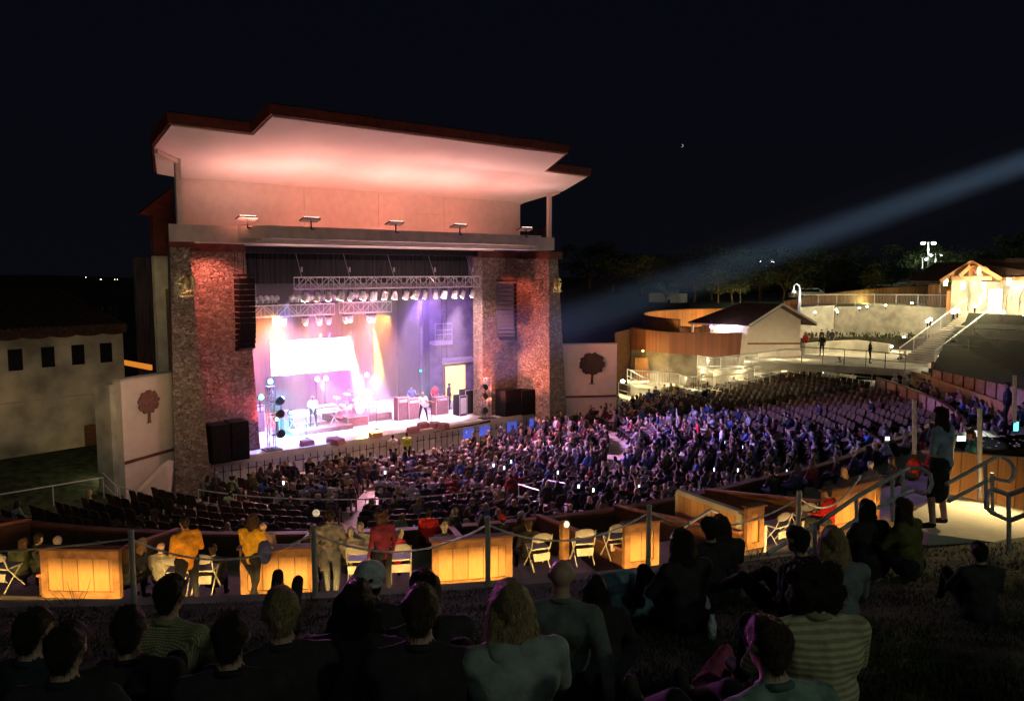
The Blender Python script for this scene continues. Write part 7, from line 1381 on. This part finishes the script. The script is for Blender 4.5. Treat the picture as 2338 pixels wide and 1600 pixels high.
light('landing_lamp', 'SPOT', az(2290, 1150, 6.4) + Vector((.0, .2, .75)), 130, (1, .72, .30), target=az(2210, 1192, 6.4), spot_size=math.radians(120), spot_blend=.5, shadow_soft_size=.05)
light('landing_wall_lamp', 'POINT', az(2290, 1168, 6.4) + Vector((0, 0, .35)), 7, (1, .60, .18), shadow_soft_size=.05)
# person in teal below
p = az(2212, 1152, 6.0); p2 = az(2212, 1150, 4.9); person('person in a teal shirt and black trousers standing beyond the steel rail', az(2212, 1148, 5.0), .3, 'stand', (.02, .16, .17), 'short', 'hair_brown', sleeves='short', scale=.93, fat=1.15)
p = az(2296, 975, 4.2); person('tall man in dark blue standing at the right edge by a post', p, ST(p), 'stand', (.03, .035, .07), 'short', 'hair_dark', fat=1.15)
p = az(2240, 975, 3.2); person('person in a blue top seated before the lit wall at the right', p, ST(p), 'chair', (.05, .12, .42), 'bob', 'hair_brown', voxel=.024)
# steel stair rails
def handrail(px, z0, lab, r=.026, posts=(), d=None, mat='galv'):
    P_ = [at(u, v, dd) for u, v, dd in px]; R = thing('handrail', lab, 'handrail', P_[0]); g = MB(); g.tube(P_, r, 10); part(g, 'rail', mat, R)
    for (u, v, dd, vb) in posts: g = MB(); g.tube([at(u, v, dd), at(u + (1.0), vb, dd)], r * .95, 8); part(g, 'post', mat, R)
    return R
handrail([(1752, 1262, 9.4), (1850, 1205, 9.6), (1960, 1130, 9.9), (2060, 1075, 10.2), (2078, 1067, 10.2), (2106, 1068, 10.1), (2124, 1082, 10.0), (2128, 1104, 10.0), (2120, 1122, 10.0), (2108, 1126, 10.1), (2088, 1117, 10.2), (2066, 1124, 10.2), (1960, 1182, 9.9), (1850, 1255, 9.6), (1800, 1285, 9.5)], 0, 'long left steel handrail of the lawn stairs with a looped end', posts=[(1955, 1137, 9.9, 1215), (2037, 1092, 10.15, 1190), (2061, 1078, 10.2, 1190), (1860, 1200, 9.6, 1262)])
handrail([(2160, 1104, 10.4), (2270, 1044, 10.8), (2286, 1042, 10.8), (2306, 1052, 10.7), (2314, 1066, 10.6), (2313, 1088, 10.6), (2304, 1098, 10.6), (2285, 1095, 10.7), (2266, 1090, 10.8), (2165, 1143, 10.4)], 0, 'second steel handrail right of the tall woman with a looped end', posts=[(2250, 1056, 10.7, 1160), (2265, 1078, 10.75, 1165)])
handrail([(2420, 1085, 8.2), (2304, 1128, 8.6), (2268, 1116, 8.7), (2256, 1122, 8.7), (2251, 1140, 8.7), (2254, 1158, 8.7), (2264, 1168, 8.7), (2304, 1187, 8.6), (2420, 1145, 8.2)], 0, 'nearest steel handrail with a looped end at the right edge', posts=[(2303, 1128, 8.6, 1255)])
handrail([(1532, 1228, 12.3), (1540, 1215, 12.3), (1622, 1162, 12.8), (1640, 1168, 12.8)], 0, 'white handrail of the stair opening left of the slanted wall', mat='white_metal', posts=[(1537, 1222, 12.3, 1285), (1619, 1166, 12.8, 1215)])
r0 = thing('steel_bollard', 'slim shiny steel bollard right of the narrow lit panel', 'bollard', az(1746, 1260, ZC)); q = r0.location.copy(); g = MB(); g.tube([q, q + Vector((0, 0, .62))], .035, 10); part(g, 'post', 'steel', r0)
# thin rope posts near the sound desk
for i, (u, v, vt, d, lab) in enumerate([(2088, 1035, 912, 13.5, 'grey steel post in front of the box wall left of the tall woman'), (2237, 1135, 932, 12.5, 'tall grey steel post crossing the steel rail at the right'), (2317, 965, 858, 17, 'grey steel post at the right edge beside the dark blue man')]):
    g = MB(); g.tube([at(u, v, d), at(u, vt, d)], .036, 10); g.ball(at(u, vt, d), .05, 8, (1, 1, .5)); r = thing('steel_post', lab, 'post', at(u, v, d), 0, 'tall steel posts at the right'); part(g, 'post', 'galv', r)
# sound desk
ds = az(2275, 1030, 4.9); r = thing('mixing_desk', 'dark sound mixing desk with lit papers at the right edge', 'mixing desk', ds, -.5); g = MB(); g.prism([(-1.4, -.4, .0), (-1.4, .5, .0), (-1.4, .5, .35), (-1.4, -.4, .16)], (2.8, 0, 0)); g.build('console', 'black_box', r)
g = MB(); rg = random.Random(3)
for k in range(40): x, y = rg.uniform(-1.3, 1.3), rg.uniform(-.35, .45); g.box((x, y, .18 + (y + .4) * .21 + .01), (.03, .05, .02))
g.build('faders', 'steel', r)
g = MB()
for x, y, w, z in ((-.75, .40, .35, .42), (-.25, .45, .4, .45), (.15, .40, .35, .43)): g.box((x, y, z), (w, .28, .006), M=Matrix.Rotation(.5, 3, 'X'))
g.build('paper', cloth('paper', (.8, .8, .78)), r); light('desk_lamp', 'SPOT', ds + Vector((-.2, .3, 1.6)), 60, (.95, 1, .9), target=ds + Vector((-.2, .3, .4)), spot_size=.9, spot_blend=.5)
tb = az(2180, 1050, 4.6)
r = thing('cabinet', 'black equipment table holding up the sound desk', 'table', ds - Vector((0, 0, 1.0)), -.5); g = MB(); g.box((0, 0, .5), (3.0, 1.1, .98)); g.build('case', 'black_box', r)
for i, (u, v, d, c, s, lab) in enumerate([(2320, 972, 19, (.1, .9, .9), (.12, .22), 'turquoise lit phone screen at the right edge'), (2195, 1000, 16, (.8, 1, .9), (.18, .10), 'small lit display beside the tall woman'), (2026, 1000, 22, (.9, .95, 1), (.12, .1), 'bright phone screen in the crowd left of the tall woman')]):
    q = at(u, v, d); r = thing('screen', lab, 'screen', q, -.6); g = MB(); g.box((0, .01, 0), (s[0] + .02, .012, s[1] + .02)); g.build('case', 'black_box', r); g = MB(); g.box((0, 0, 0), (s[0], .006, s[1])); g.build('panel', glow(f'disp{i}', c, 3), r)
# things lying on the lawn
def lump(u, v, pts, col, name, lab, cat, mname):
    p = seat_on_lawn(u, v, .10)[0]; q = [('c', a, b, r0, r1) for a, b, r0, r1 in pts]; cloth(mname, col); me = fuse(q, .022, [('c', mname)], smooth=3, disp=.03, name=name); o = bpy.data.objects.new(name, me); COL.objects.link(o); o.location = p; tag(o, lab, cat); return o
lump(1400, 1395, [((-.1, 0, .05), (.25, .1, .12), .14, .16), ((.25, .1, .12), (.42, -.1, .05), .15, .08), ((.0, .1, .35), (.28, .08, .30), .10, .12)], (.22, .34, .42), 'blanket', 'pale blue blanket around the bent dark haired person', 'blanket', 'blanket_blue')
lump(1560, 1372, [((-.25, 0, .05), (.2, -.05, .05), .12, .10), ((-.28, .0, .08), (-.22, .1, .22), .09, .07)], (.42, .42, .48), 'blanket', 'white blanket wrapped at the hips of the long haired woman', 'blanket', 'blanket_white')
lump(1478, 1330, [((-.2, 0, .08), (.25, 0, .08), .16, .13)], (.30, .30, .22), 'cushion', 'pale rounded bag lying on the lawn left of the long haired woman', 'bag', 'bag_pale')
lump(1640, 1545, [((-.12, 0, .08), (.12, .05, .12), .09, .08), ((.0, .05, .14), (.16, .06, .2), .05, .05)], (.50, .10, .22), 'bag', 'crumpled pink bag lying beside the man in the patterned shirt', 'bag', 'bag_pink')
lump(1555, 1570, [((-.12, 0, .04), (.12, .03, .04), .05, .05)], (.30, .22, .32), 'cloth', 'pale violet cloth lying on the lawn left of the pink bag', 'cloth', 'cloth_violet')
for i, (u, v, lab) in enumerate([(1922, 1582, 'clear crumpled plastic bag at the bottom edge right of the patterned shirt'), (1655, 1430, 'clear plastic bag glinting on the lawn centre right')]):
    p = seat_on_lawn(u, v, .08)[0]; M = mk('clear_plastic', (.6, .6, .66), .12, 30, .3, 1.0, 30, spec=.9); g = MB(); rg = random.Random(i)
    for k in range(16): a, b, c = [Vector((rg.uniform(-.14, .14), rg.uniform(-.10, .10), rg.uniform(0, .12))) for _ in range(3)]; g.add([a, b, c], [(0, 1, 2)])
    tag(g.build('plastic_bag', 'clear_plastic', loc=p), lab, 'bag')
    light('glint', 'POINT', p + Vector((.1, .3, .6)), .0, (1, 1, 1))
p = seat_on_lawn(1625, 1425, .12)[0]; g = MB(); g.lathe([(.035, 0), (.04, .14), (.02, .19), (.02, .22)], p, 14); tag(g.build('bottle', 'clear_plastic', loc=p, smooth=True), 'small drink bottle standing on the lawn beside the glinting bag', 'bottle')
p = at(650, 1330, 9.2); 
r = thing('shoe_pair', 'x', 'x', p) if False else None
# raised feet seen over the fair haired man
q = seat_on_lawn(645, 1342, .89)[0]; fq = at(650, 1335, 6.0); p0 = Vector((fq.x, fq.y, lawn_z(fq.x, fq.y)))
pr = [('c', (-.05, 0, .0), (-.06, .02, .25), .06, .05), ('c', (-.06, .02, .25), (-.03, .05, .42), .05, .045), ('c', (.07, 0, .0), (.09, .02, .20), .06, .05), ('c', (.09, .02, .20), (.13, .05, .33), .05, .045)]
me = fuse(pr, .016, [('c', 'shoe')], name='boots'); o = bpy.data.objects.new('boots', me); COL.objects.link(o); o.location = Vector((p0.x, p0.y, fq.z - .34)); tag(o, 'pair of dark boot toes sticking up above the fair haired man', 'boots')
for o in list(bpy.data.objects):
    if o.type == 'EMPTY' and o.get('label') == '' : bpy.data.objects.remove(o)
for i, o in enumerate([o for o in bpy.data.objects if o.type == 'EMPTY' and not o.children]): print('EMPTY without parts', o.name)
print('objects', len(bpy.data.objects), 'lights', len([o for o in bpy.data.objects if o.type == 'LIGHT']))
